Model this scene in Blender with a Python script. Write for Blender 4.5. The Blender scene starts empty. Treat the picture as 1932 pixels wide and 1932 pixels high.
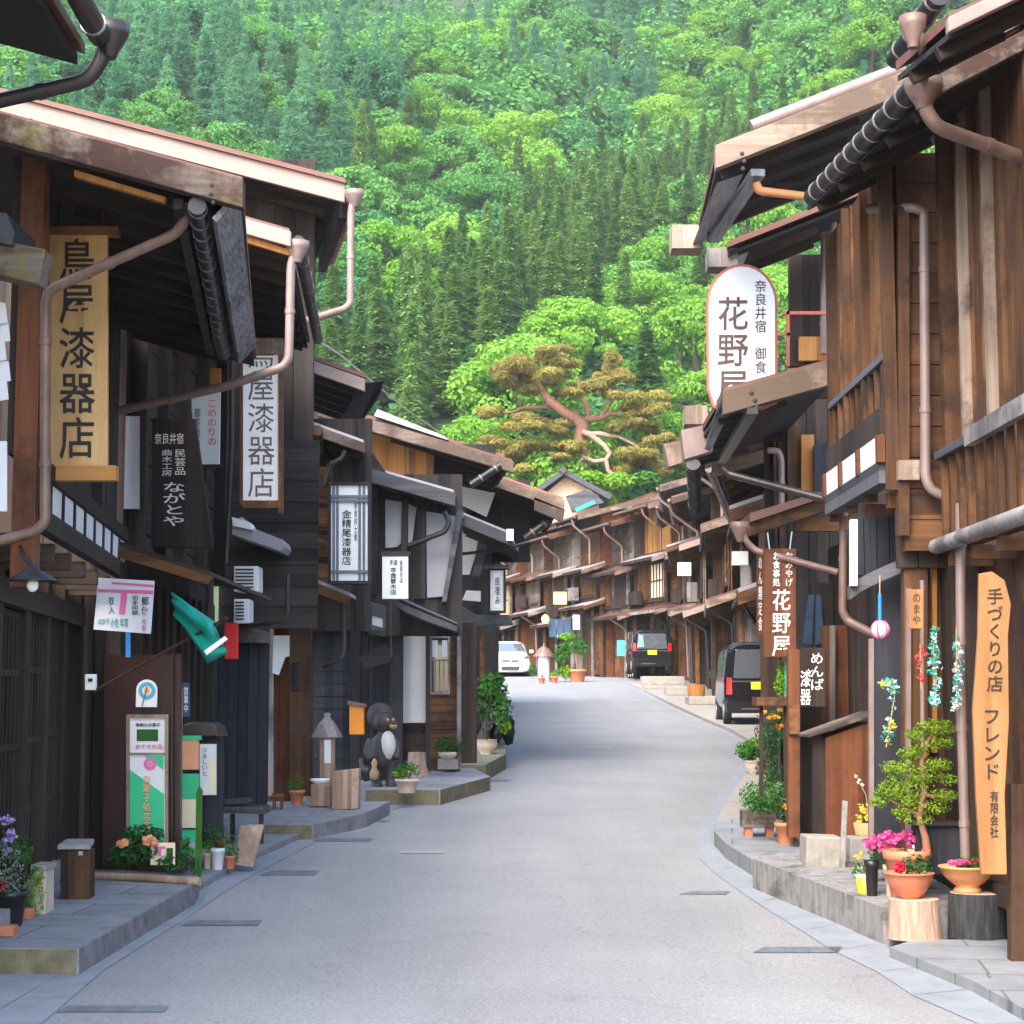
import bpy, math, random
from mathutils import Vector, Matrix, noise as mnoise
random.seed(7)
R = math.radians
sc = bpy.context.scene
C = sc.collection
# ---------------------------------------------------------------- camera, world, sun, exposure
FPX, WPX, PITCH, EYE, SLOPE = 3400.0, 1932.0, R(6.0), 1.8, 0.037
cd = bpy.data.cameras.new('camera'); cam = bpy.data.objects.new('camera', cd); C.objects.link(cam)
cd.sensor_width = 36; cd.lens = 36 * FPX / WPX; cd.clip_end = 2000; cd.clip_start = 0.1
cam.location = (0, 0, EYE); cam.rotation_euler = (R(90) + PITCH, 0, 0)
sc.camera = cam
SUN_ELEV, SUN_AZ = R(46), R(204)          # azimuth measured from +Y clockwise: behind the camera, to the left
w = bpy.data.worlds.new('World'); sc.world = w; w.use_nodes = True
nt = w.node_tree; bg = nt.nodes['Background']
sky = nt.nodes.new('ShaderNodeTexSky'); sky.sky_type = 'NISHITA'; sky.sun_disc = False
sky.sun_elevation = SUN_ELEV; sky.sun_rotation = SUN_AZ; sky.air_density = 1.0; sky.dust_density = 2.5; sky.ozone_density = 1.0
nt.links.new(sky.outputs[0], bg.inputs[0]); bg.inputs[1].default_value = 0.15
sl = bpy.data.lights.new('sun', 'SUN'); so = bpy.data.objects.new('sun', sl); C.objects.link(so)
sl.energy = 0.8; sl.angle = R(40); sl.color = (1.0, 0.90, 0.76)
sd = Vector((math.sin(SUN_AZ) * math.cos(SUN_ELEV), math.cos(SUN_AZ) * math.cos(SUN_ELEV), math.sin(SUN_ELEV)))
so.rotation_euler = sd.to_track_quat('Z', 'Y').to_euler(); so.location = (0, -20, 40)
sc.view_settings.view_transform = 'Standard'; sc.view_settings.look = 'None'
sc.view_settings.gamma = 1; sc.view_settings.exposure = 2.62; sc.view_settings.use_curve_mapping = False
sc.cycles.max_bounces = 6; sc.cycles.diffuse_bounces = 3; sc.cycles.transparent_max_bounces = 4
sc.cycles.use_denoising = True

# ---------------------------------------------------------------- measuring: pixel of the photograph -> point in the street
cP, sP = math.cos(PITCH), math.sin(PITCH)
def ray(x, y):
    a = (x - 966) / FPX; b = (966 - y) / FPX
    return Vector((a, cP - b * sP, sP + b * cP))
def P(x, y, d):
    r = ray(x, y); k = d / r.y
    return Vector((r.x * k, d, EYE + r.z * k))
def gz(y): return SLOPE * y
def GP(x, y, lift=0.0):
    r = ray(x, y); k = (lift - EYE) / (r.z - SLOPE * r.y)
    return Vector((r.x * k, r.y * k, EYE + r.z * k))
def PZ(x, y, z):
    r = ray(x, y); k = (z - EYE) / r.z
    return Vector((r.x * k, r.y * k, z))
def px(v, d): return v * d / FPX

# ---------------------------------------------------------------- materials
MATS = {}
def newmat(name):
    m = bpy.data.materials.new(name); m.use_nodes = True
    n = m.node_tree.nodes; return m, n, m.node_tree.links, n['Principled BSDF']
def lin(c): return tuple(c) + (1,)
def simple(name, col, rough=.7, metal=0.0, var=.25, scale=(6, 6, 6), bump=0.0, detail=5, spot=None, spotscale=2.0, spotcut=.55):
    """colour broken up by noise, optional second colour in blotches, optional bump"""
    m, n, l, b = newmat(name)
    tc = n.new('ShaderNodeTexCoord'); mp = n.new('ShaderNodeMapping'); mp.inputs['Scale'].default_value = scale
    l.new(tc.outputs['Object'], mp.inputs[0])
    nz = n.new('ShaderNodeTexNoise'); nz.inputs['Scale'].default_value = 1; nz.inputs['Detail'].default_value = detail; nz.inputs['Roughness'].default_value = .65
    l.new(mp.outputs[0], nz.inputs['Vector'])
    cr = n.new('ShaderNodeValToRGB'); e = cr.color_ramp.elements
    e[0].position = .28; e[1].position = .74
    e[0].color = lin([c * (1 - var) for c in col]); e[1].color = lin([min(1, c * (1 + var)) for c in col])
    l.new(nz.outputs['Fac'], cr.inputs[0]); out = cr.outputs[0]
    if spot:
        n2 = n.new('ShaderNodeTexNoise'); n2.inputs['Scale'].default_value = spotscale; n2.inputs['Detail'].default_value = 6; n2.inputs['Roughness'].default_value = .7
        l.new(tc.outputs['Object'], n2.inputs['Vector'])
        r2 = n.new('ShaderNodeValToRGB'); r2.color_ramp.elements[0].position = spotcut; r2.color_ramp.elements[1].position = min(1, spotcut + .14)
        l.new(n2.outputs['Fac'], r2.inputs[0])
        mx = n.new('ShaderNodeMixRGB'); mx.inputs[2].default_value = lin(spot)
        l.new(r2.outputs[0], mx.inputs[0]); l.new(out, mx.inputs[1]); out = mx.outputs[0]
    l.new(out, b.inputs['Base Color']); b.inputs['Roughness'].default_value = rough; b.inputs['Metallic'].default_value = metal
    if bump:
        bp = n.new('ShaderNodeBump'); bp.inputs['Strength'].default_value = bump; bp.inputs['Distance'].default_value = .02
        l.new(nz.outputs['Fac'], bp.inputs['Height']); l.new(bp.outputs[0], b.inputs['Normal'])
    MATS[name] = m; return m
def wood(name, c1, c2, axis='z', rough=.75, board=.14, fine=34.0, stain=None, spec=.25, stain2=None):
    """boards running along one axis: grain streaks, tone that changes from board to board, weather blotches"""
    m, n, l, b = newmat(name)
    tc = n.new('ShaderNodeTexCoord'); mp = n.new('ShaderNodeMapping')
    s = {'z': (fine, fine, 1.6), 'x': (1.6, fine, fine), 'y': (fine, 1.6, fine)}[axis]
    mp.inputs['Scale'].default_value = s; l.new(tc.outputs['Object'], mp.inputs[0])
    nz = n.new('ShaderNodeTexNoise'); nz.inputs['Scale'].default_value = 1; nz.inputs['Detail'].default_value = 4; nz.inputs['Roughness'].default_value = .6
    l.new(mp.outputs[0], nz.inputs['Vector'])
    sep = n.new('ShaderNodeSeparateXYZ'); l.new(tc.outputs['Object'], sep.inputs[0])
    def math_(op, a, bval=None, blink=None):
        q = n.new('ShaderNodeMath'); q.operation = op; l.new(a, q.inputs[0])
        if blink is not None: l.new(blink, q.inputs[1])
        elif bval is not None: q.inputs[1].default_value = bval
        return q.outputs[0]
    u = math_('ADD', sep.outputs[0], blink=sep.outputs[1]) if axis == 'z' else sep.outputs[2]
    f = math_('FLOOR', math_('DIVIDE', u, board))
    wn = n.new('ShaderNodeTexWhiteNoise'); wn.noise_dimensions = '1D'; l.new(f, wn.inputs['W'])
    big = n.new('ShaderNodeTexNoise'); big.inputs['Scale'].default_value = 1.3; big.inputs['Detail'].default_value = 5; l.new(tc.outputs['Object'], big.inputs['Vector'])
    fac = math_('ADD', math_('MULTIPLY', nz.outputs['Fac'], .55), blink=math_('ADD', math_('MULTIPLY', wn.outputs['Value'], .35), blink=math_('MULTIPLY', big.outputs['Fac'], .45)))
    cr = n.new('ShaderNodeValToRGB'); e = cr.color_ramp.elements
    e[0].position = .42; e[0].color = lin(c1); e[1].position = 1.0; e[1].color = lin(c2); l.new(fac, cr.inputs[0])
    out = cr.outputs[0]
    if stain:
        n2 = n.new('ShaderNodeTexNoise'); n2.inputs['Scale'].default_value = 2.2; n2.inputs['Detail'].default_value = 7; n2.inputs['Roughness'].default_value = .72
        l.new(tc.outputs['Object'], n2.inputs['Vector'])
        r2 = n.new('ShaderNodeValToRGB'); r2.color_ramp.elements[0].position = .5; r2.color_ramp.elements[1].position = .64
        l.new(n2.outputs['Fac'], r2.inputs[0])
        mx = n.new('ShaderNodeMixRGB'); mx.inputs[2].default_value = lin(stain); l.new(r2.outputs[0], mx.inputs[0]); l.new(out, mx.inputs[1]); out = mx.outputs[0]
    if stain2:
        n3 = n.new('ShaderNodeTexNoise'); n3.inputs['Scale'].default_value = .9; n3.inputs['Detail'].default_value = 8; n3.inputs['Roughness'].default_value = .75
        ad = n.new('ShaderNodeVectorMath'); ad.inputs[1].default_value = (7.3, 2.1, 4.4); l.new(tc.outputs['Object'], ad.inputs[0]); l.new(ad.outputs[0], n3.inputs['Vector'])
        r3 = n.new('ShaderNodeValToRGB'); r3.color_ramp.elements[0].position = .48; r3.color_ramp.elements[1].position = .56; l.new(n3.outputs['Fac'], r3.inputs[0])
        m3 = n.new('ShaderNodeMixRGB'); m3.inputs[2].default_value = lin(stain2); l.new(r3.outputs[0], m3.inputs[0]); l.new(out, m3.inputs[1]); out = m3.outputs[0]
    l.new(out, b.inputs['Base Color']); b.inputs['Roughness'].default_value = rough
    b.inputs['Specular IOR Level'].default_value = spec
    bp = n.new('ShaderNodeBump'); bp.inputs['Strength'].default_value = .35; bp.inputs['Distance'].default_value = .01
    l.new(nz.outputs['Fac'], bp.inputs['Height']); l.new(bp.outputs[0], b.inputs['Normal'])
    MATS[name] = m; return m
def leaf(name, c1, c2, trans=.35, rnd=.5, scale=.6):
    """leaf colour: tone differs from tree to tree and in patches; light passes partly through"""
    m, n, l, b = newmat(name)
    oi = n.new('ShaderNodeObjectInfo'); tc = n.new('ShaderNodeTexCoord')
    nz = n.new('ShaderNodeTexNoise'); nz.inputs['Scale'].default_value = scale; nz.inputs['Detail'].default_value = 6; nz.inputs['Roughness'].default_value = .7
    l.new(tc.outputs['Object'], nz.inputs['Vector'])
    a = n.new('ShaderNodeMath'); a.operation = 'MULTIPLY_ADD'; a.inputs[1].default_value = rnd; l.new(oi.outputs['Random'], a.inputs[0])
    q = n.new('ShaderNodeMath'); q.operation = 'MULTIPLY_ADD'; q.inputs[1].default_value = 1.6; q.inputs[2].default_value = -.3 - rnd * .5; l.new(nz.outputs['Fac'], q.inputs[0])
    l.new(q.outputs[0], a.inputs[2])
    cr = n.new('ShaderNodeValToRGB'); e = cr.color_ramp.elements; e[0].position = 0; e[1].position = 1
    e[0].color = lin(c1); e[1].color = lin(c2); l.new(a.outputs[0], cr.inputs[0])
    l.new(cr.outputs[0], b.inputs['Base Color']); b.inputs['Roughness'].default_value = .6; b.inputs['Specular IOR Level'].default_value = .2
    if trans:
        t = n.new('ShaderNodeBsdfTranslucent'); l.new(cr.outputs[0], t.inputs[0])
        mx = n.new('ShaderNodeMixShader'); mx.inputs[0].default_value = trans
        l.new(b.outputs[0], mx.inputs[1]); l.new(t.outputs[0], mx.inputs[2]); l.new(mx.outputs[0], n['Material Output'].inputs[0])
    MATS[name] = m; return m
def glow(name, col, strength):
    m, n, l, b = newmat(name); b.inputs['Base Color'].default_value = lin(col)
    b.inputs['Emission Color'].default_value = lin(col); b.inputs['Emission Strength'].default_value = strength
    MATS[name] = m; return m
def glass(name, col, rough=.06):
    m, n, l, b = newmat(name); b.inputs['Base Color'].default_value = lin(col); b.inputs['Roughness'].default_value = rough
    b.inputs['Specular IOR Level'].default_value = .8; MATS[name] = m; return m

wood('wood_black', (.008, .007, .0065), (.05, .04, .037), 'z')
wood('wood_black_x', (.008, .007, .0065), (.05, .04, .037), 'x')
wood('wood_slate', (.011, .012, .016), (.036, .038, .048), 'z', board=.1)
wood('wood_dark', (.013, .009, .008), (.06, .04, .031), 'z')
wood('wood_dark_x', (.013, .009, .008), (.06, .04, .031), 'x')
wood('wood_brown', (.03, .013, .006), (.165, .075, .03), 'z', stain=(.026, .015, .01), stain2=(.06, .032, .02))
wood('wood_brown_x', (.04, .016, .007), (.17, .075, .028), 'x', stain=(.03, .018, .012))
wood('wood_warm', (.045, .018, .007), (.3, .13, .043), 'z', stain=(.04, .02, .011), stain2=(.075, .035, .017))
wood('wood_warm_x', (.09, .036, .012), (.34, .15, .05), 'x', stain=(.07, .034, .018))
wood('wood_orange', (.2, .07, .018), (.52, .25, .075), 'z')
wood('wood_red', (.07, .022, .009), (.2, .075, .03), 'z', stain=(.05, .02, .012))
wood('wood_grey_x', (.07, .055, .047), (.27, .225, .19), 'x', stain=(.06, .04, .032), fine=26, stain2=(.05, .035, .028))
wood('wood_grey', (.1, .09, .085), (.34, .31, .29), 'z', stain=(.08, .07, .065))
wood('wood_mossy_x', (.045, .03, .024), (.33, .28, .23), 'x', stain=(.15, .135, .03), fine=26, stain2=(.05, .026, .02))
wood('wood_slate_grey_x', (.03, .03, .034), (.12, .12, .135), 'x')
wood('wood_eave', (.03, .03, .034), (.55, .56, .6), 'y', fine=60)
wood('wood_pale_x', (.09, .064, .047), (.31, .23, .175), 'x', stain=(.07, .048, .035), stain2=(.1, .07, .05))
wood('wood_pale', (.14, .1, .075), (.42, .33, .26), 'z', stain=(.12, .08, .06))
wood('wood_gold_lit', (.4, .225, .085), (.68, .46, .21), 'z', board=.5, fine=16, stain=(.42, .25, .1))  # brighter copy of the gold wood, with the light put into its colour
wood('wood_gold', (.24, .105, .038), (.47, .25, .11), 'z', board=.5, fine=16, stain=(.27, .14, .055))
wood('wood_gold_x', (.34, .15, .045), (.52, .27, .09), 'x', board=.5)
wood('wood_log', (.16, .1, .07), (.5, .37, .28), 'z', board=.05, stain=(.2, .14, .1))
simple('maroon_paint', (.026, .006, .006), .35, var=.3, scale=(8, 8, 2))
simple('plaster_white', (.66, .65, .64), .9, var=.08, scale=(3, 3, 3), spot=(.4, .37, .34), spotscale=1.5, spotcut=.6)
simple('plaster_grey', (.27, .27, .29), .9, var=.15, scale=(3, 3, 2))
simple('plaster_peach', (.66, .45, .32), .9, var=.1)
simple('paper_white', (.6, .615, .63), .8, var=.05)
simple('paper_cream', (.72, .62, .42), .8, var=.08)
simple('paint_white', (.78, .78, .77), .5, var=.05)
simple('pipe_copper', (.17, .105, .082), .5, .2, var=.35, scale=(9, 9, 5), spot=(.11, .08, .07), spotscale=9, spotcut=.56)
simple('pipe_pink', (.215, .155, .138), .5, .15, var=.25, scale=(8, 8, 5), spot=(.18, .13, .115), spotscale=8, spotcut=.57)
simple('pipe_dark', (.035, .028, .026), .4, .3, var=.3)
simple('metal_fascia', (.26, .185, .16), .6, .1, var=.16, scale=(2, 2, 8), spot=(.23, .155, .13), spotscale=4, spotcut=.58)
simple('roof_metal', (.13, .055, .04), .55, .2, var=.25, scale=(1, 14, 3))
simple('roof_grey', (.30, .29, .31), .6, .1, var=.2, scale=(1.2, 12, 3))
simple('roof_tin_red', (.4, .10, .07), .6, .1, var=.25)
simple('roof_tile', (.032, .035, .042), .42, .05, var=.5, scale=(14, 14, 14), bump=.4)
simple('gutter_black', (.02, .02, .022), .4, .3, var=.4)
simple('gutter_strap', (.2, .175, .155), .6, .2, var=.2)
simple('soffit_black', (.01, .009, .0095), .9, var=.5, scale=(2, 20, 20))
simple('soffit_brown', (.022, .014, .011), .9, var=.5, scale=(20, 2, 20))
simple('ink_black', (.02, .018, .018), .8, var=.1)
simple('ink_brown', (.075, .045, .04), .8, var=.15)
simple('ink_white', (.75, .73, .7), .8, var=.08)
simple('ink_red', (.6, .07, .1), .8, var=.1)
simple('ink_pink', (.62, .13, .32), .8, var=.1)
simple('ink_grey', (.10, .085, .08), .8, var=.3, scale=(30, 30, 30))
simple('slate_lattice', (.07, .1, .125), .6, var=.3)
simple('ink_blue', (.05, .13, .25), .8, var=.2)
simple('iron', (.03, .03, .034), .45, .6, var=.3)
simple('steel', (.45, .46, .48), .4, .6, var=.2)
simple('stone', (.27, .26, .25), .9, var=.25, scale=(9, 9, 9), bump=.5, spot=(.16, .15, .13), spotscale=2.5)
simple('stone_pale', (.27, .25, .225), .9, var=.2, scale=(9, 9, 9), bump=.5, spot=(.17, .155, .13), spotscale=3)
simple('stone_mossy', (.2, .19, .13), .9, var=.3, scale=(12, 12, 12), bump=.5, spot=(.1, .11, .05), spotscale=4)
simple('terracotta', (.50, .17, .085), .6, var=.18, scale=(7, 7, 14))
simple('terracotta_orange', (.62, .27, .11), .55, var=.15, scale=(7, 7, 14))
simple('clay_pale', (.52, .42, .33), .7, var=.2)
simple('soil', (.03, .02, .014), .95, var=.4, scale=(40, 40, 40), bump=.6)
simple('plastic_black', (.012, .012, .014), .4, var=.2)
simple('plastic_white', (.66, .66, .67), .5, var=.06)
simple('plastic_yellow', (.7, .42, .02), .45, var=.1)
simple('plastic_orange', (.85, .28, .01), .4, var=.08)
simple('red_sign', (.78, .02, .03), .4, var=.06)
simple('cloth_green', (.0, .26, .20), .7, var=.2, scale=(3, 3, 3))
simple('poster_green', (.02, .44, .2), .6, var=.1)
simple('cyan_paint', (.05, .3, .42), .5, var=.1)
simple('cloth_indigo', (.03, .07, .13), .8, var=.4)
simple('cloth_teal', (.03, .33, .27), .8, var=.3)
simple('cloth_sky', (.28, .56, .6), .8, var=.3)
simple('cloth_red', (.62, .03, .06), .8, var=.2)
simple('cloth_blue', (.02, .2, .5), .8, var=.2)
simple('bark_red', (.24, .11, .07), .85, var=.35, scale=(6, 6, 2), bump=.6)
simple('bark_pale', (.33, .22, .165), .85, var=.3, scale=(5, 5, 2), bump=.4)
simple('bark_dark', (.06, .045, .035), .9, var=.4, scale=(20, 20, 5), bump=.6)
simple('bark_log_black', (.028, .03, .033), .9, var=.85, scale=(46, 46, 5), bump=1.0)
simple('bark_log', (.33, .23, .17), .9, var=.45, scale=(30, 30, 5), bump=1.0)
simple('log_cut', (.55, .38, .28), .85, var=.25, scale=(30, 30, 4))
simple('car_white', (.78, .78, .79), .18, 0, var=.02)
simple('car_black', (.012, .012, .014), .12, 0, var=.1)
simple('car_trim', (.02, .02, .022), .5, var=.1)
simple('car_grey', (.16, .17, .2), .3, .3, var=.1)
simple('chrome', (.6, .6, .62), .15, .9, var=.05)
simple('tyre', (.015, .015, .016), .8, var=.2)
simple('plate_yellow', (.85, .58, .01), .5, var=.03)
glass('car_glass', (.30, .34, .38), .04); MATS['car_glass'].node_tree.nodes['Principled BSDF'].inputs['Metallic'].default_value = .75; glass('car_glass_blue', (.18, .3, .38), .1)
glass('lamp_red', (.5, .01, .015), .15)
glass('window_glass', (.05, .07, .08), .08)
simple('fur_dark', (.036, .031, .03), .6, var=.7, scale=(14, 14, 6), bump=.3)
simple('belly_white', (.5, .48, .46), .5, var=.1, spot=(.45, .4, .36), spotscale=5)
simple('straw', (.4, .27, .13), .8, var=.3)
glow('lamp_warm', (1.0, .6, .22), .17)
leaf('leaf_green', (.02, .085, .012), (.07, .24, .03), .3, .2, 5)
leaf('leaf_dark', (.01, .05, .014), (.04, .15, .035), .25, .2, 5)
leaf('leaf_lime', (.07, .2, .01), (.24, .44, .03), .35, .2, 5)
leaf('leaf_bonsai', (.07, .17, .01), (.25, .36, .025), .3, .2, 6)
leaf('leaf_grey', (.1, .19, .12), (.3, .42, .33), .3, .2, 5)
leaf('petal_pink', (.6, .03, .2), (.85, .16, .42), .2, .2, 8)
leaf('petal_red', (.5, .01, .05), (.75, .04, .1), .2, .2, 8)
leaf('petal_violet', (.33, .2, .55), (.6, .42, .75), .2, .2, 8)
leaf('petal_orange', (.75, .22, .02), (.9, .45, .05), .2, .2, 8)
leaf('petal_peach', (.75, .3, .14), (.85, .5, .3), .2, .2, 8)
leaf('petal_white', (.65, .6, .55), (.85, .8, .75), .2, .2, 8)
leaf('petal_yellow', (.7, .5, .04), (.85, .7, .15), .2, .2, 8)

# ---------------------------------------------------------------- mesh builder
class MB:
    def __init__(s): s.v = []; s.f = []; s.sm = []
    def add(s, vs, fs, smooth=False):
        o = len(s.v); s.v += [Vector(v) for v in vs]
        s.f += [[i + o for i in f] for f in fs]; s.sm += [smooth] * len(fs); return s
    def box8(s, q):
        return s.add(q, [(0, 3, 2, 1), (4, 5, 6, 7), (0, 1, 5, 4), (1, 2, 6, 5), (2, 3, 7, 6), (3, 0, 4, 7)])
    def box(s, x0, y0, z0, x1, y1, z1):
        return s.box8([(x0, y0, z0), (x1, y0, z0), (x1, y1, z0), (x0, y1, z0), (x0, y0, z1), (x1, y0, z1), (x1, y1, z1), (x0, y1, z1)])
    def obox(s, c, ax, ay, az):
        c, ax, ay, az = map(Vector, (c, ax, ay, az))
        return s.box8([c - ax - ay - az, c + ax - ay - az, c + ax + ay - az, c - ax + ay - az, c - ax - ay + az, c + ax - ay + az, c + ax + ay + az, c - ax + ay + az])
    def beam(s, p0, p1, wd, ht, up=(0, 0, 1)):
        p0, p1 = Vector(p0), Vector(p1); d = p1 - p0
        if d.length < 1e-6: return s
        t = d.normalized(); sd_ = t.cross(Vector(up))
        if sd_.length < 1e-4: sd_ = t.cross(Vector((0, 1, 0)))
        sd_.normalize(); u = sd_.cross(t).normalized()
        return s.obox((p0 + p1) / 2, d / 2, sd_ * wd / 2, u * ht / 2)
    def prism(s, pts, ext):
        pts = [Vector(p) for p in pts]; n = len(pts); e = Vector(ext)
        fs = [list(range(n))[::-1], list(range(n, 2 * n))] + [[i, (i + 1) % n, (i + 1) % n + n, i + n] for i in range(n)]
        return s.add(pts + [p + e for p in pts], fs)
    def poly(s, pts, d, th):                        # pixel outline at distance d (one number, or one per corner), thickness away from the viewer
        ds = d if isinstance(d, (list, tuple)) else [d] * len(pts)
        return s.prism([P(x, y, k) for (x, y), k in zip(pts, ds)], (0, th, 0))
    def rect(s, x0, y0, x1, y1, d, th): return s.poly([(x0, y0), (x0, y1), (x1, y1), (x1, y0)], d, th)
    def tube(s, pts, r, n=10, cap=True):
        pts = [Vector(p) for p in pts]
        if len(pts) > 2:                            # round the bends
            q = [pts[0]]
            for a, b, c in zip(pts, pts[1:], pts[2:]):
                k = min((a - b).length, (c - b).length) * .35
                k = min(k, r * 2.2) if not isinstance(r, (list, tuple)) else 0
                if k <= 0: q.append(b); continue
                u = b + (a - b).normalized() * k; v = b + (c - b).normalized() * k
                q += [u, (u + 2 * b + v) / 4, v]
            q.append(pts[-1]); pts = q
        m = len(pts); rs = list(r) if isinstance(r, (list, tuple)) else [r] * m
        vs = []; up = Vector((0, 0, 1)); pn = None
        for i, p in enumerate(pts):
            t = (pts[min(i + 1, m - 1)] - pts[max(i - 1, 0)]).normalized()
            if pn is None:
                a = t.cross(up)
                if a.length < .05: a = t.cross(Vector((1, 0, 0)))
            else: a = pn - t * pn.dot(t)
            a.normalize(); pn = a; b = t.cross(a)
            vs += [p + (a * math.cos(2 * math.pi * j / n) + b * math.sin(2 * math.pi * j / n)) * rs[i] for j in range(n)]
        fs = [[i * n + j, i * n + (j + 1) % n, (i + 1) * n + (j + 1) % n, (i + 1) * n + j] for i in range(m - 1) for j in range(n)]
        s.add(vs, fs, True)
        if cap: s.add(vs[:n], [list(range(n))[::-1]]); s.add(vs[-n:], [list(range(n))])
        return s
    def lathe(s, c, prof, n=20, sx=1, sy=1, cap=True):
        c = Vector(c); vs = [c + Vector((r * sx * math.cos(2 * math.pi * j / n), r * sy * math.sin(2 * math.pi * j / n), z)) for r, z in prof for j in range(n)]
        m = len(prof)
        s.add(vs, [[i * n + j, i * n + (j + 1) % n, (i + 1) * n + (j + 1) % n, (i + 1) * n + j] for i in range(m - 1) for j in range(n)], True)
        if cap: s.add(vs[:n], [list(range(n))[::-1]]); s.add(vs[-n:], [list(range(n))])
        return s
    def blob(s, c, rx, ry, rz, n=14, m=9, rough=0.0, seed=0):
        c = Vector(c); vs = []
        for i in range(m + 1):
            th = math.pi * i / m
            for j in range(n):
                a = 2 * math.pi * j / n; d = Vector((math.sin(th) * math.cos(a), math.sin(th) * math.sin(a), math.cos(th)))
                k = 1 + rough * mnoise.noise(d * 2.2 + Vector((seed, seed * 1.7, 0))) if rough else 1
                vs.append(c + Vector((d.x * rx, d.y * ry, d.z * rz)) * k)
        return s.add(vs, [[i * n + j, (i + 1) * n + j, (i + 1) * n + (j + 1) % n, i * n + (j + 1) % n] for i in range(m) for j in range(n)], True)
    def planks(s, A, B, z0, z1, nrm, pw=.14, th=.025, gap=.006, jit=.008, horiz=False, seed=1):
        """wall clad with separate boards between ground points A and B (x, y)"""
        rr = random.Random(seed); A = Vector((A[0], A[1], 0)); B = Vector((B[0], B[1], 0)); d = B - A; L = d.length; t = d.normalized()
        nr = Vector((nrm[0], nrm[1], 0)).normalized(); zv = Vector((0, 0, 1))
        s.obox(A + d / 2 - nr * (th + .035) + zv * (z0 + z1) / 2, t * L / 2, nr * .02, zv * (z1 - z0) / 2)
        if not horiz:
            k = max(1, round(L / pw)); q = L / k
            for i in range(k):
                o = rr.uniform(0, jit); c = A + t * (q * (i + .5)) + nr * (o - th / 2) + zv * (z0 + z1) / 2
                s.obox(c, t * (q - gap) / 2, nr * th / 2, zv * (z1 - z0) / 2)
        else:
            k = max(1, round((z1 - z0) / pw)); q = (z1 - z0) / k
            for i in range(k):
                o = rr.uniform(0, jit); c = A + t * L / 2 + nr * (o - th / 2) + zv * (z0 + q * (i + .5))
                tilt = nr * .006
                s.box8([c - t * L / 2 - nr * th / 2 - zv * (q - gap) / 2 + tilt, c + t * L / 2 - nr * th / 2 - zv * (q - gap) / 2 + tilt, c + t * L / 2 + nr * th / 2 - zv * (q - gap) / 2 + tilt, c - t * L / 2 + nr * th / 2 - zv * (q - gap) / 2 + tilt,
                        c - t * L / 2 - nr * th / 2 + zv * (q - gap) / 2, c + t * L / 2 - nr * th / 2 + zv * (q - gap) / 2, c + t * L / 2 + nr * th / 2 + zv * (q - gap) / 2, c - t * L / 2 + nr * th / 2 + zv * (q - gap) / 2])
        return s
    def wall(s, A, B, z0, z1, nrm, th=.08):
        A = Vector((A[0], A[1], 0)); B = Vector((B[0], B[1], 0)); nr = Vector((nrm[0], nrm[1], 0)).normalized() * th
        q = [A, B, B - nr, A - nr]
        return s.box8([p + Vector((0, 0, z0)) for p in q] + [p + Vector((0, 0, z1)) for p in q])
    def leaves(s, c, rx, ry, rz, n, size, seed=0, shell=.55, up=.3, aspect=.55, lower=-1.0):
        """separate leaf-shaped faces spread through an ellipsoid"""
        rr = random.Random(seed); c = Vector(c)
        for _ in range(n):
            while True:
                d = Vector((rr.uniform(-1, 1), rr.uniform(-1, 1), rr.uniform(lower, 1)))
                if .05 < d.length <= 1: break
            k = rr.uniform(shell, 1) ** .7; d = d.normalized() * k
            p = c + Vector((d.x * rx, d.y * ry, d.z * rz))
            nr = (d.normalized() + Vector((rr.gauss(0, .6), rr.gauss(0, .6), rr.gauss(up, .5)))).normalized()
            t = nr.cross(Vector((rr.gauss(0, 1), rr.gauss(0, 1), rr.gauss(0, 1))))
            if t.length < .01: continue
            t.normalize(); b = nr.cross(t); q = size * rr.uniform(.6, 1.3)
            s.add([p - t * q, p + b * q * aspect + nr * q * .15, p + t * q, p - b * q * aspect + nr * q * .1], [(0, 1, 2, 3)])
        return s
    def build(s, name, mat, parent=None, bevel=0.0):
        me = bpy.data.meshes.new(name); o = Vector(parent_loc(parent))
        me.from_pydata([v - o for v in s.v], [], s.f); me.update()
        me.polygons.foreach_set('use_smooth', s.sm)
        me.materials.append(MATS[mat] if isinstance(mat, str) else mat)
        ob = bpy.data.objects.new(name, me); C.objects.link(ob)
        if parent is not None: ob.parent = parent
        if bevel:
            md = ob.modifiers.new('bevel', 'BEVEL'); md.width = bevel; md.segments = 2; md.limit_method = 'ANGLE'
        return ob
LOC = {}
def parent_loc(p):
    l = Vector((0, 0, 0))
    while p is not None: l += Vector(LOC.get(p.name, (0, 0, 0))); p = p.parent
    return l
def thing(name, label, cat, loc, group=None):
    o = bpy.data.objects.new(name, None); C.objects.link(o); o.location = Vector(loc); LOC[o.name] = Vector(loc)
    o.empty_display_size = .2; o['label'] = label; o['category'] = cat
    if group: o['group'] = group
    return o
def tag(o, label, cat, group=None):
    o['label'] = label; o['category'] = cat
    if group: o['group'] = group
    return o
def struct(name, mb, mat, kind='structure'):
    o = mb.build(name, mat); o['kind'] = kind; return o
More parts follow.
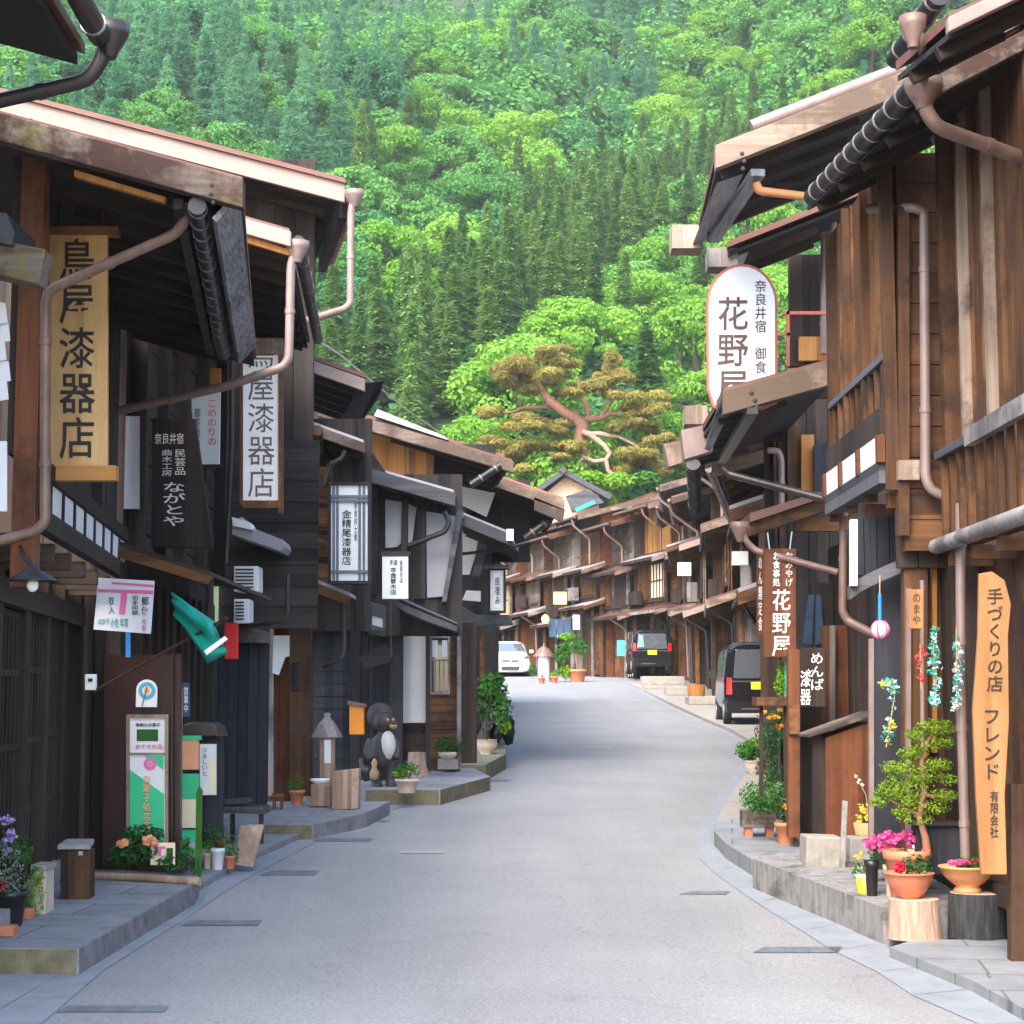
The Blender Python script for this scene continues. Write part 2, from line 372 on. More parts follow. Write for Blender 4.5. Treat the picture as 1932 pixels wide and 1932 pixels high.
def lettering(parent, text, box, d, mat, th=.004, bold=.012, shear=0, name='lettering', nrm=None):
    """real letters, fitted to a pixel box at distance d, facing the viewer"""
    x0, y0, x1, y1 = box
    cu = bpy.data.curves.new('lettering', 'FONT'); cu.body = text; cu.align_x = 'CENTER'; cu.offset = min(.008, bold * .3); cu.space_line = 1.02; cu.shear = shear; cu.resolution_u = 2
    to = bpy.data.objects.new('lettering', cu); C.objects.link(to)
    me = bpy.data.meshes.new_from_object(to.evaluated_get(bpy.context.evaluated_depsgraph_get()))
    bpy.data.objects.remove(to)
    if not len(me.vertices): return None
    xs = [v.co.x for v in me.vertices]; ys = [v.co.y for v in me.vertices]
    a0, a1, b0, b1 = min(xs), max(xs), min(ys), max(ys)
    A, B, D_ = P(x0, y1, d), P(x1, y1, d), P(x0, y0, d); m = MB(); front = []
    for v in me.vertices:
        q = A + (B - A) * ((v.co.x - a0) / max(1e-6, a1 - a0)) + (D_ - A) * ((v.co.y - b0) / max(1e-6, b1 - b0)); front.append(q)
    m.add(front, [list(p.vertices) for p in me.polygons])
    bpy.data.meshes.remove(me)
    ob = m.build(name, mat, parent)
    so_ = ob.modifiers.new('thickness', 'SOLIDIFY'); so_.thickness = th; so_.offset = 0
    return ob
# ================================================================= SETTING
def smooth(a, b, x): t = max(0, min(1, (x - a) / (b - a))); return t * t * (3 - 2 * t)
def terrain(x, y):
    z = SLOPE * min(y, 80)
    if y > 80: z += 9.0 * smooth(80, 104, y) + .60 * max(0, y - 100)
    side = smooth(12, 60, abs(x)) * max(0, abs(x) - 12) * .35 * smooth(20, 100, y)
    z += side
    if y > 95:
        k = smooth(95, 140, y)
        z += k * (5.5 * math.sin(x * .055 + y * .018 + .6) + 3.0 * math.sin(x * .11 - y * .05) + 2.0 * mnoise.noise(Vector((x * .05, y * .05, 0))))
    return z
m = MB(); xs = [-160 + 5 * i for i in range(65)]; ys = [-30 + 6 * i for i in range(72)]
m.add([(x, y, terrain(x, y) - (.03 if y < 84 else 0)) for y in ys for x in xs], [(j * 65 + i, j * 65 + i + 1, (j + 1) * 65 + i + 1, (j + 1) * 65 + i) for j in range(71) for i in range(64)], True)
simple('forest_floor', (.035, .05, .02), .95, var=.5, scale=(.5, .5, .5), spot=(.06, .045, .025), spotscale=.3)
struct('hillside', m, 'forest_floor')
# --- road: light grey asphalt with fine aggregate
def road_material():
    m, n, l, b = newmat('asphalt')
    tc = n.new('ShaderNodeTexCoord')
    a = n.new('ShaderNodeTexNoise'); a.inputs['Scale'].default_value = 55; a.inputs['Detail'].default_value = 3; l.new(tc.outputs['Object'], a.inputs['Vector'])
    v = n.new('ShaderNodeTexVoronoi'); v.inputs['Scale'].default_value = 70; l.new(tc.outputs['Object'], v.inputs['Vector'])
    c = n.new('ShaderNodeTexNoise'); c.inputs['Scale'].default_value = .8; c.inputs['Detail'].default_value = 6; l.new(tc.outputs['Object'], c.inputs['Vector'])
    r1 = n.new('ShaderNodeValToRGB'); e = r1.color_ramp.elements; e[0].position = .3; e[0].color = (.172, .175, .178, 1); e[1].position = .72; e[1].color = (.265, .268, .272, 1); l.new(a.outputs['Fac'], r1.inputs[0])
    r2 = n.new('ShaderNodeValToRGB'); e = r2.color_ramp.elements; e[0].position = .33; e[0].color = (.9, .9, .91, 1); e[1].position = .68; e[1].color = (1.07, 1.07, 1.06, 1); l.new(c.outputs['Fac'], r2.inputs[0])
    mx = n.new('ShaderNodeMixRGB'); mx.blend_type = 'MULTIPLY'; mx.inputs[0].default_value = 1; l.new(r1.outputs[0], mx.inputs[1]); l.new(r2.outputs[0], mx.inputs[2])
    mp = n.new('ShaderNodeMapping'); mp.inputs['Scale'].default_value = (1.1, .05, 1); mp.inputs['Rotation'].default_value = (0, 0, -.06); l.new(tc.outputs['Object'], mp.inputs[0])
    w1 = n.new('ShaderNodeTexNoise'); w1.inputs['Scale'].default_value = 1; w1.inputs['Detail'].default_value = 5; w1.inputs['Roughness'].default_value = .7; l.new(mp.outputs[0], w1.inputs['Vector'])
    r3 = n.new('ShaderNodeValToRGB'); e = r3.color_ramp.elements; e[0].position = .35; e[0].color = (.95, .95, .955, 1); e[1].position = .65; e[1].color = (1.07, 1.07, 1.07, 1); l.new(w1.outputs['Fac'], r3.inputs[0])
    m2 = n.new('ShaderNodeMixRGB'); m2.blend_type = 'MULTIPLY'; m2.inputs[0].default_value = 1; l.new(mx.outputs[0], m2.inputs[1]); l.new(r3.outputs[0], m2.inputs[2])
    vc = n.new('ShaderNodeTexVoronoi'); vc.feature = 'DISTANCE_TO_EDGE'; vc.inputs['Scale'].default_value = .42
    wp = n.new('ShaderNodeTexNoise'); wp.inputs['Scale'].default_value = 2.2; wp.inputs['Detail'].default_value = 6; l.new(tc.outputs['Object'], wp.inputs['Vector'])
    av = n.new('ShaderNodeVectorMath'); av.operation = 'MULTIPLY_ADD'; av.inputs[1].default_value = (.9, .9, 0); l.new(wp.outputs['Color'], av.inputs[0]); l.new(tc.outputs['Object'], av.inputs[2]); l.new(av.outputs[0], vc.inputs['Vector'])
    r4 = n.new('ShaderNodeValToRGB'); e = r4.color_ramp.elements; e[0].position = .0; e[0].color = (.84, .84, .85, 1); e[1].position = .005; e[1].color = (1, 1, 1, 1); l.new(vc.outputs['Distance'], r4.inputs[0])
    m4 = n.new('ShaderNodeMixRGB'); m4.blend_type = 'MULTIPLY'; m4.inputs[0].default_value = 1; l.new(m2.outputs[0], m4.inputs[1]); l.new(r4.outputs[0], m4.inputs[2]); mx = m4
    l.new(mx.outputs[0], b.inputs['Base Color']); b.inputs['Roughness'].default_value = .85
    bp = n.new('ShaderNodeBump'); bp.inputs['Strength'].default_value = .5; bp.inputs['Distance'].default_value = .006
    l.new(v.outputs['Distance'], bp.inputs['Height']); l.new(bp.outputs[0], b.inputs['Normal'])
    MATS['asphalt'] = m
road_material()
m = MB(); ry = [-12 + 2 * i for i in range(50)]
m.add([(x, y, gz(y)) for y in ry for x in (-9, -3, 3, 12)], [(j * 4 + i, j * 4 + i + 1, (j + 1) * 4 + i + 1, (j + 1) * 4 + i) for j in range(49) for i in range(3)])
struct('road', m, 'asphalt')
simple('concrete_pale', (.205, .225, .248), .85, var=.16, scale=(5, 5, 5), spot=(.185, .2, .215), spotscale=1.2, spotcut=.58)
simple('concrete_slab', (.215, .225, .235), .85, var=.22, scale=(4, 4, 4), spot=(.15, .155, .16), spotscale=1.6, spotcut=.55, bump=.2)
def slab_material():
    m = MATS['concrete_slab']; n = m.node_tree.nodes; l = m.node_tree.links; b = n['Principled BSDF']; src = b.inputs['Base Color'].links[0].from_socket
    tc = n.new('ShaderNodeTexCoord'); mp = n.new('ShaderNodeMapping'); mp.inputs['Rotation'].default_value = (0, 0, .12); l.new(tc.outputs['Object'], mp.inputs[0])
    br = n.new('ShaderNodeTexBrick'); br.inputs['Color1'].default_value = (1, 1, 1, 1); br.inputs['Color2'].default_value = (.78, .8, .82, 1); br.inputs['Mortar'].default_value = (.45, .45, .46, 1)
    br.inputs['Scale'].default_value = 1.0; br.inputs['Mortar Size'].default_value = .008; br.inputs['Brick Width'].default_value = 1.3; br.inputs['Row Height'].default_value = .42; l.new(mp.outputs[0], br.inputs['Vector'])
    mx = n.new('ShaderNodeMixRGB'); mx.blend_type = 'MULTIPLY'; mx.inputs[0].default_value = 1; l.new(src, mx.inputs[1]); l.new(br.outputs[0], mx.inputs[2]); l.new(mx.outputs[0], b.inputs['Base Color'])
slab_material()
simple('kerb_grey', (.16, .155, .165), .9, var=.4, scale=(8, 8, 8), bump=.4)
LI = [(77, 1932), (192, 1833), (267, 1785), (336, 1742), (432, 1677), (501, 1638), (604, 1584), (721, 1533), (829, 1501), (919, 1469), (968, 1443), (986, 1419), (978, 1396), (973, 1360), (970, 1320), (968, 1292)]
LO = [(-45, 1932), (100, 1845), (165, 1805), (262, 1740), (365, 1681), (440, 1641), (560, 1586), (690, 1533), (800, 1500), (890, 1469), (940, 1445), (960, 1420), (957, 1398), (955, 1362), (955, 1322), (958, 1293)]
RI = [(1848, 1932), (1721, 1877), (1655, 1833), (1571, 1793), (1511, 1755), (1428, 1703), (1348, 1647), (1317, 1617), (1313, 1583), (1325, 1552), (1347, 1512), (1381, 1465), (1399, 1440), (1399, 1403), (1359, 1379), (1307, 1357), (1249, 1329), (1199, 1301), (1179, 1291)]
RO = [(1945, 1928), (1826, 1866), (1745, 1822), (1655, 1780), (1585, 1743), (1480, 1690), (1385, 1633), (1343, 1603), (1343, 1570), (1357, 1540), (1378, 1500), (1410, 1462), (1424, 1440), (1426, 1403), (1383, 1377), (1327, 1354), (1265, 1326), (1211, 1299), (1188, 1289)]
def strip(a, b, lift, mb):
    A = [GP(x, y, lift) for x, y in a]; B = [GP(x, y, lift) for x, y in b]
    # carry the strip on towards and past the viewer
    A = [A[0] + (A[0] - A[1]).normalized() * 14] + A; B = [B[0] + (B[0] - B[1]).normalized() * 14] + B
    for L_ in (A, B): L_[0].z = gz(L_[0].y) + lift
    for i in range(len(A) - 1):
        k = max(1, int((A[i + 1] - A[i]).length / .6))
        for j in range(k):
            f0, f1 = j / k, (j + .99) / k; lp = lambda q, f: q[i] + (q[i + 1] - q[i]) * f
            mb.add([lp(A, f0), lp(A, f1), lp(B, f1), lp(B, f0)], [(0, 1, 2, 3)])
m = MB(); strip(LI, LO, .004, m); struct('gutter_left', m, 'concrete_pale')
m = MB(); strip(RI, RO, .004, m); struct('gutter_right', m, 'concrete_pale')
def gslab(name, pts, lift, mat, th=.4, kind='structure'):
    """flat slab with a real edge; corners are ground points (x, y)"""
    m = MB(); m.prism([(x, y, gz(y) + lift) for x, y in pts][::1], (0, 0, -th)); return struct(name, m, mat, kind)
def gp2(x, y, lift=0): v = GP(x, y, lift); return (v.x, v.y)
# left pavement: low apron in front, then a raised terrace per house, stepping to the right up the street
gslab('pavement_left_front', [(-4.5, -6), (-2.45, -6), gp2(-45, 1932), gp2(148, 1818), (-4.5, GP(148, 1818).y)], .008, 'concrete_pale')
def terrace(name, edge, back, lift, mat='concrete_slab'):
    pts = [gp2(x, y, lift) for x, y in edge] + back; gslab(name, pts, lift, mat)
y0 = GP(148, 1789, .14).y
terrace('pavement_left_near', [(148, 1789), (272, 1719), (365, 1668), (375, 1652)], [(-2.55, GP(375, 1652, .14).y), (-4.2, GP(375, 1652, .14).y), (-4.2, y0)], .14)
terrace('pavement_left_middle', [(375, 1668), (440, 1632), (505, 1600), (590, 1561)], [(-3.4, GP(590, 1561, .05).y), (-3.4, GP(375, 1668, .05).y)], .05)
terrace('pavement_left_lantern', [(500, 1556), (590, 1556), (690, 1534), (735, 1512)], [(-3.2, GP(735, 1512, .15).y + .2), (-3.2, GP(500, 1556, .15).y)], .13)
terrace('pavement_left_statue', [(690, 1490), (830, 1490), (925, 1465)], [(-1.0, 25.5), (-3.0, 25.5), (-3.0, GP(690, 1490, .15).y)], .16)
terrace('pavement_left_far', [(830, 1443), (915, 1443), (955, 1422), (952, 1398)], [(-.12, 46), (-3.0, 46), (-3.0, GP(830, 1443, .2).y)], .2, 'stone_mossy')
# darker kerb faces along the terraces, set 4 mm proud of them
def kerbface(pts, lift, h, mat, name='kerb_left'):
    m = MB(); q = [GP(x, y, lift + .004) - Vector((0, 0, .004)) for x, y in pts]
    for i, (a, b) in enumerate(zip(q, q[1:])):
        n = max(1, int((b - a).length / .7))
        for k in range(n):
            p0, p1 = a + (b - a) * (k / n), a + (b - a) * ((k + .985) / n); t = (p1 - p0).normalized(); nr = Vector((t.y, -t.x, 0))
            m.prism([p0 + nr * .006, p1 + nr * .006, p1 + nr * .006 - Vector((0, 0, h)), p0 + nr * .006 - Vector((0, 0, h))], -nr * .05)
    struct(name, m, mat)
simple('kerb_moss', (.13, .115, .07), .9, var=.4, scale=(10, 10, 10), bump=.5, spot=(.07, .065, .045), spotscale=5)
kerbface([(-60, 1789), (148, 1789)], .136, .16, 'kerb_moss'); kerbface([(148, 1789), (272, 1719), (365, 1668), (375, 1652)], .136, .18, 'kerb_grey')
kerbface([(500, 1556), (590, 1556)], .126, .14, 'kerb_moss'); kerbface([(590, 1556), (690, 1534), (735, 1512)], .126, .16, 'kerb_grey'); kerbface([(690, 1490), (830, 1490), (925, 1465)], .156, .18, 'kerb_moss'); kerbface([(830, 1443), (915, 1443), (955, 1422)], .196, .2, 'kerb_moss')
# right pavement: high kerb of stone blocks near, then low steps
simple('kerb_stone', (.21, .205, .2), .9, var=.35, scale=(14, 14, 2), bump=.4, spot=(.085, .083, .08), spotscale=4.5, spotcut=.5)
def rslab(name, pts, lift, mat='concrete_slab', th=.4): gslab(name, [gp2(x, y, lift) for x, y in pts] , lift, mat, th)
gslab('pavement_right_near', [gp2(1678, 1787, .06), gp2(1835, 1850, .06), gp2(1935, 1905, .06), (2.9, -2), (5, -2), (5, GP(1678, 1787, .06).y + .25), (2.3, GP(1678, 1787, .06).y + .25)], .06, 'concrete_slab')
K = [(1665, 1712), (1560, 1672), (1500, 1650), (1420, 1620)]
a = [gp2(x, y, .21) for x, y in K]
gslab('kerb_right', a + [(a[3][0] + .05, a[3][1] + .35), (4.6, a[3][1] + .35), (4.6, a[0][1]), ], .21, 'kerb_stone')
k2 = [(1425, 1625), (1370, 1592), (1347, 1568), (1352, 1545)]
a2 = [gp2(x, y, .12) for x, y in k2]
gslab('pavement_right_middle', a2 + [(4.6, a2[-1][1]), (4.6, a2[0][1])], .12, 'concrete_slab')
k3 = [(1352, 1548), (1365, 1522), (1385, 1490), (1412, 1452)]; a3 = [gp2(x, y, .1) for x, y in k3]
gslab('pavement_right_steps', a3 + [(5.4, a3[-1][1]), (5.4, a3[0][1])], .1, 'stone_pale')
k4 = [(1424, 1440), (1426, 1403), (1383, 1377), (1327, 1354), (1265, 1326), (1211, 1299), (1188, 1289)]; a4 = [gp2(x, y, .07) for x, y in k4]
gslab('pavement_right_far', a4 + [(9.0, a4[-1][1]), (9.0, a4[0][1])], .07, 'stone_pale')
# dark strips let into the asphalt
simple('road_strip', (.115, .132, .155), .7, var=.35, scale=(14, 3, 3))
for (x0, y0_, x1, y1) in [(105, 1897, 310, 1909), (340, 1736, 487, 1746), (490, 1642, 595, 1651), (588, 1581, 697, 1587), (1420, 1786, 1582, 1797), (1282, 1681, 1370, 1687), (672, 1547, 728, 1550), (884, 1471, 960, 1474)]:
    m = MB(); q = [GP(x0, y1, .004), GP(x1, y1, .004), GP(x1 + 8, y0_, .004), GP(x0 + 22, y0_, .004)]
    m.add(q, [(0, 1, 2, 3)]); struct('road_joint', m, 'road_strip')
simple('road_pale', (.255, .257, .262), .85, var=.12)
for (x0, y0_, x1, y1) in [(755, 1604, 838, 1610), (1098, 1408, 1152, 1412)]:
    m = MB(); m.add([GP(x0, y1, .004), GP(x1, y1, .004), GP(x1, y0_, .004), GP(x0, y0_, .004)], [(0, 1, 2, 3)]); struct('road_patch', m, 'road_pale')

# ================================================================= FOREST
def crown_broad(seed, r, h, nq, leafsize):
    rr = random.Random(seed); m = MB(); puffs = []
    for i in range(44):
        a = rr.uniform(0, 2 * math.pi); e = rr.uniform(-.45, 1) ; q = math.sqrt(max(0, 1 - e * e)) * rr.uniform(.55, .95)
        puffs.append((Vector((q * r * math.cos(a), q * r * math.sin(a), h * (.36 + .46 * e))), r * rr.uniform(.17, .36)))
    puffs.append((Vector((0, 0, h * .55)), r * .55))
    per = nq // len(puffs)
    for i, (c, q) in enumerate(puffs):
        m.leaves(c, q, q, q * .6, per, leafsize, seed * 100 + i, shell=.5, up=.6, aspect=.6, lower=-.8)
    return m
def crown_conifer(seed, r, h, nq, leafsize, droop=.35, soft=1.0):
    rr = random.Random(seed); m = MB()
    for _ in range(nq):
        t = rr.random() ** 1.35; z = h * (.1 + .9 * t); k = r * (1 - t) ** .68 * (.75 + .25 * math.sin(t * 44 + seed)) + .05
        a = rr.uniform(0, 2 * math.pi); q = k * rr.uniform(.45, 1.05) * soft
        k2 = 1 + .25 * math.sin(a * 3 + t * 9 + seed)
        p = Vector((math.cos(a) * q * k2, math.sin(a) * q * k2, z - q * droop + rr.gauss(0, .1)))
        o = Vector((math.cos(a), math.sin(a), -droop + rr.gauss(.2, .25))).normalized(); s_ = o.cross(Vector((0, 0, 1))).normalized()
        L = leafsize * rr.uniform(.7, 1.4); wd = L * .38
        m.add([p - o * L * .5, p + s_ * wd + Vector((0, 0, rr.gauss(0, .1) * L)), p + o * L, p - s_ * wd + Vector((0, 0, rr.gauss(0, .1) * L))], [(0, 1, 2, 3)])
    return m
leaf('foliage_bright', (.1, .27, .02), (.29, .53, .07), .45, .65, .35)
leaf('foliage_mid', (.06, .22, .04), (.19, .42, .09), .42, .65, .35)
leaf('foliage_deep', (.03, .15, .05), (.10, .31, .1), .38, .6, .35)
leaf('foliage_cedar', (.075, .2, .045), (.27, .43, .11), .4, .6, .5)
leaf('foliage_larch', (.08, .26, .13), (.24, .48, .25), .45, .6, .5)
leaf('foliage_olive', (.18, .17, .035), (.6, .5, .13), .42, .6, .5)
def trunk_mesh(name, h, r):
    mb = MB(); mb.tube([(0, 0, -1.2), (.05, 0, h * .3), (-.05, .05, h * .75)], [r, r * .8, r * .3], 7)
    o = mb.build(name, 'bark_dark'); me = o.data; bpy.data.objects.remove(o); return me
def crown_data(mb, mat):
    o = mb.build('crown', mat); me = o.data; bpy.data.objects.remove(o); return me
BROAD = [[crown_data(crown_broad(s, 1.0, 1.75, 9000, .04), mt) for s in (11, 12, 13)] for mt in ('foliage_bright', 'foliage_mid', 'foliage_deep')]
CEDAR = [crown_data(crown_conifer(s, 1.0, 6.0, 3800, .2), 'foliage_cedar') for s in (21, 22, 23)]
LARCH = [crown_data(crown_conifer(s, 1.15, 6.0, 3200, .2, .12, 1.0), 'foliage_larch') for s in (31, 32, 33)]
TB, TC = trunk_mesh('trunk', 1.3, .09), trunk_mesh('trunk', 5.0, .13)
def inpoly(x, y, pl):
    c = False; j = len(pl) - 1
    for i in range(len(pl)):
        (xi, yi), (xj, yj) = pl[i], pl[j]
        if (yi > y) != (yj > y) and x < (xj - xi) * (y - yi) / (yj - yi) + xi: c = not c
        j = i
    return c
CEDARS = [(560, 700), (640, 600), (700, 560), (880, 500), (1020, 420), (1190, 310), (1330, 270), (1600, 220), (1600, 330), (1360, 360), (1270, 450), (1130, 530), (1000, 610), (900, 690), (830, 800), (700, 800), (600, 770)]
def project(v):
    rel = v - Vector((0, 0, EYE)); fw = rel.y * cP + rel.z * sP; up = -rel.y * sP + rel.z * cP
    return 966 + FPX * rel.x / fw, 966 - FPX * up / fw
def put_tree(kind, loc, sxy, sz, rr):
    if kind == 'cedar': lab, cat, g, cr, tk, nm = 'slim dark green cedar with yellow tips in the diagonal cedar stand on the hillside', 'tree', 'cedars standing on the hillside', rr.choice(CEDAR), TC, 'cedar_tree'
    elif kind == 'larch': lab, cat, g, cr, tk, nm = 'tall soft bluish green larch among the round trees of the hillside', 'tree', 'larches on the hillside', rr.choice(LARCH), TC, 'larch_tree'
    else:
        i = {'bright': 0, 'mid': 1, 'deep': 2}[kind]
        lab = ['bright yellow green round broadleaf tree in the hillside forest', 'fresh green round broadleaf tree in the hillside forest', 'deep green broadleaf tree in the hillside forest'][i]
        cat, g, cr, tk, nm = 'tree', 'broadleaf trees of the hillside forest', rr.choice(BROAD[i]), TB, 'broadleaf_tree'
    o = thing(nm, lab, cat, loc, g); o.rotation_euler = (rr.gauss(0, .03), rr.gauss(0, .03), rr.uniform(0, 6.28)); o.scale = (sxy, sxy, sz)
    for n_, me in (('crown', cr), ('trunk', tk)):
        c = bpy.data.objects.new(n_, me); C.objects.link(c); c.parent = o
    return o
rr = random.Random(5); placed = []; counts = {}
cell = {}
tries = 0
while tries < 26000:
    tries += 1
    y = 96 + 165 * rr.random(); x = rr.uniform(-.36, .36) * y * 1.0
    z = terrain(x, y); sx, sy = project(Vector((x, y, z + 3)))
    if sy < -130 or sy > 930 or sx < -140 or sx > 2070: continue
    if sx < 420 and sy > 520: continue
    u = rr.random()
    if inpoly(sx + rr.gauss(0, 14), sy + rr.gauss(0, 14), CEDARS): kind = 'cedar' if u < .93 else 'mid'
    elif sx < 640 and sy < 330: kind = 'larch' if u < .5 else ('mid' if u < .85 else 'deep')
    elif sy < 250 and sx < 1230: kind = 'larch' if u < .33 else ('mid' if u < .72 else ('bright' if u < .88 else 'deep'))
    elif sx > 1230 and sy < 330: kind = 'bright' if u < .6 else ('mid' if u < .93 else 'larch')
    elif sx > 830 and sy > 480: kind = 'bright' if u < .62 else ('mid' if u < .95 else 'cedar')
    else: kind = 'mid' if u < .45 else ('bright' if u < .66 else ('deep' if u < .9 else 'cedar'))
    con = kind in ('cedar', 'larch')
    rad = rr.uniform(.95, 1.3) if con else rr.uniform(2.6, 4.6)
    sp = rad * (1.15 if con else 1.02)
    ok = True; ci, cj = int(x // 4), int(y // 4)
    for i in range(ci - 2, ci + 3):
        for j in range(cj - 2, cj + 3):
            for (px_, py_, s2) in cell.get((i, j), ()):
                if (px_ - x) ** 2 + (py_ - y) ** 2 < ((sp + s2) * (.86 if con else .62)) ** 2: ok = False; break
            if not ok: break
        if not ok: break
    if not ok: continue
    k3 = kind if con else 'broad'
    if counts.get(k3, 0) >= 296: continue
    counts[k3] = counts.get(k3, 0) + 1
    cell.setdefault((ci, cj), []).append((x, y, sp))
    if con: s1 = rad * rr.uniform(.95, 1.2); put_tree(kind, (x, y, z - .3), s1, rr.uniform(.95, 1.65), rr)
    else: put_tree(kind, (x, y, z - .6), rad, rad * rr.uniform(.85, 1.15), rr)
# low leafy cover between the trunks: nobody could count it
m = MB(); rr = random.Random(9)
for _ in range(15000):
    y = 92 + 150 * rr.random(); x = rr.uniform(-.34, .34) * y; z = terrain(x, y); k = rr.uniform(.5, 1.1)
    for q in range(3):
        p = Vector((x + rr.gauss(0, .5), y + rr.gauss(0, .5), z + rr.uniform(.1, 1.0))); t = Vector((rr.gauss(0, 1), rr.gauss(0, 1), rr.gauss(0, .5))).normalized(); b = t.cross(Vector((rr.gauss(0, .4), -.7, .7))).normalized()
        m.add([p - t * k * .5, p + b * k * .3, p + t * k * .5, p - b * k * .3], [(0, 1, 2, 3)])
o = struct('undergrowth', m, 'foliage_deep', 'stuff'); o['label'] = 'low green undergrowth between the trees of the hillside'
# the highest trees of the slope, too far to tell apart
m = MB(); rr = random.Random(19)
for i in range(420):
    y = rr.uniform(180, 290); x = rr.uniform(-.33, .33) * y; q = rr.uniform(2.4, 4.2)
    m.leaves((x, y, terrain(x, y) + q * .8), q, q, q * 1.05, 330, .34, 4000 + i, shell=.6, up=.5, aspect=.7, lower=-.7)
o = struct('far_trees', m, 'foliage_mid', 'stuff'); o['label'] = 'mass of far green trees at the top of the hillside'
print('forest', counts)
# ================================================================= HOUSE KIT
def along(t, name, a, b, z, wd, ht, mat, bevel=0):
    """a board that runs level up the street between two sightings a and b at height z"""
    return MB().beam(PZ(*a, z), PZ(*b, z), wd, ht).build(name, mat, t, bevel)
def gutter(t, a, b, r=.05, step=.42, mat='gutter_black', smat='gutter_strap'):
    g = MB().tube([a, b], r, 12).build('gutter', mat, t); a, b = Vector(a), Vector(b); n = max(2, int((b - a).length / step)); u = (b - a).normalized()
    for i in range(n):
        c = a + (b - a) * ((i + .3) / n); MB().tube([c - u * .009, c + u * .009], r * 1.1, 12).build('strap', smat, g)
    return g
def spout(t, pts, r=.028, mat='pipe_copper', funnel=None):
    o = MB().tube(pts, r, 10).build('downspout', mat, t); pts = [Vector(p) for p in pts]
    for a, b in zip(pts, pts[1:]):
        L = (b - a).length; u = (b - a).normalized()
        for k in ((.5,) if .3 < L < 1 else (.22, .75) if L >= 1 else ()):
            c = a + (b - a) * k; MB().tube([c - u * .018, c + u * .018], r * 1.17, 10).build('collar', mat, o)
    if funnel:
        p = Vector(funnel); MB().lathe(p - Vector((0, 0, .16)), [(r, 0), (r * 1.25, .03), (r * 2.5, .11), (r * 2.7, .16), (r * 2.3, .16), (r * 1.0, .06)], 14).build('funnel', mat, o)
    return o
def roofset(t, N0, N1, d, F1, vh, roof='roof_metal', verge='wood_grey_x', soffit='soffit_black', th=.05, vth=.06, over=.02, name='roof', rin=.03):
    """a roof sheet that falls to the street: near verge from N0 down to N1 at distance d, eave from N1 to the sighting F1 on the same level"""
    n0, n1 = P(*N0, d), P(*N1, d); f1 = PZ(*F1, n1.z); f0 = n0 + (f1 - n1); dz = Vector((0, 0, 1))
    rf = MB().prism([n0 + dz * .012, n1 + dz * .012, f1 + dz * .012, f0 + dz * .012], (0, 0, -th)).build(name, roof, t)
    h = px(vh, d); ins = Vector((0, .05, 0))
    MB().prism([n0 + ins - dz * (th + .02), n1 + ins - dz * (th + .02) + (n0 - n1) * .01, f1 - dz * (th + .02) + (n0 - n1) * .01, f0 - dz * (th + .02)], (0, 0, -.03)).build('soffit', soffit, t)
    if d < 26:
        k = max(2, int((f1 - n1).length / .42)); lo = n1 + (n0 - n1) * .62
        for i in range(k):
            o_ = (f1 - n1) * ((i + .6) / k) - dz * (th + .085); MB().beam(n1 + (n0 - n1) * rin + o_, lo + o_, .05, .07).build('rafter', 'wood_dark_x', t)
    if verge:
        e = (n1 - n0).normalized() * over
        MB().prism([n0 - dz * .02, n1 + e - dz * .02, n1 + e - dz * (h + .02), n0 - dz * (h + .02)], (0, -vth, 0)).build('verge_board', verge, t, .006)
    return n0, n1, f1, f0
def frame_rect(mb, x0, y0, x1, y1, d, wpx, th):
    mb.rect(x0, y0, x0 + wpx, y1, d, th); mb.rect(x1 - wpx, y0, x1, y1, d, th); mb.rect(x0 + wpx, y0, x1 - wpx, y0 + wpx, d, th); mb.rect(x0 + wpx, y1 - wpx, x1 - wpx, y1, d, th)

# ================================================================= LEFT SIDE, from the viewer up the street
# ---- house 0: only its eave corner, a lower roof end and its wall stand at the left edge of the picture
h = thing('wooden_house', 'dark roof corner with black soffit and bent drainpipe at the top left', 'house', (-4.5, 4, gz(4)), 'old wooden houses along the street')
d = 7.8
n1 = P(150, -60, d); z = P(146, 122, 8.35).z
q = [PZ(-260, 20, z + .55), PZ(146, 122, z), PZ(168, -330, z), PZ(-900, -500, z + .55)]
far, nearc = PZ(146, 122, z), Vector((PZ(146, 122, z).x + .12, 3.0, z))
inn = Vector((-3.4, 0, .95))
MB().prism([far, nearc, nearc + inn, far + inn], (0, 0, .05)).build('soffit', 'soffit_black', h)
MB().prism([far + Vector((.03, .02, .06)), nearc + Vector((.03, 0, .06)), nearc + inn + Vector((0, 0, .06)), far + inn + Vector((0, .02, .06))], (0, 0, .05)).build('roof', 'roof_metal', h)
ga, gb = P(205, 60, 8.25), P(160, -70, 6.6); gb.z = ga.z
gutter(h, ga + Vector((-.04, 0, -.02)), Vector((ga.x + .06, 4.0, ga.z)), .055, .5, 'pipe_dark', 'steel')
spout(h, [P(206, 62, 8.3), P(190, 118, 8.3), P(164, 152, 8.3), P(-10, 192, 8.3)], .036, 'pipe_dark', funnel=P(207, 48, 8.3))
MB().planks((-4.15, 2.0), (-3.55, 7.9), gz(4), 5.2, (1, -.1), .16).build('wall', 'wood_dark', h)
MB().planks((-8, 7.9), (-3.55, 7.9), gz(6), 5.2, (0, -1), .16, seed=4).build('wall', 'wood_dark', h)
MB().poly([(-60, 440), (86, 470), (72, 536), (-60, 505)], 8.6, .16).build('beam_end', 'wood_mossy_x', h, .006)
MB().poly([(-60, 395), (12, 402), (28, 440), (22, 462), (-60, 446)], 8.55, .5).build('lower_roof', 'roof_tile', h)

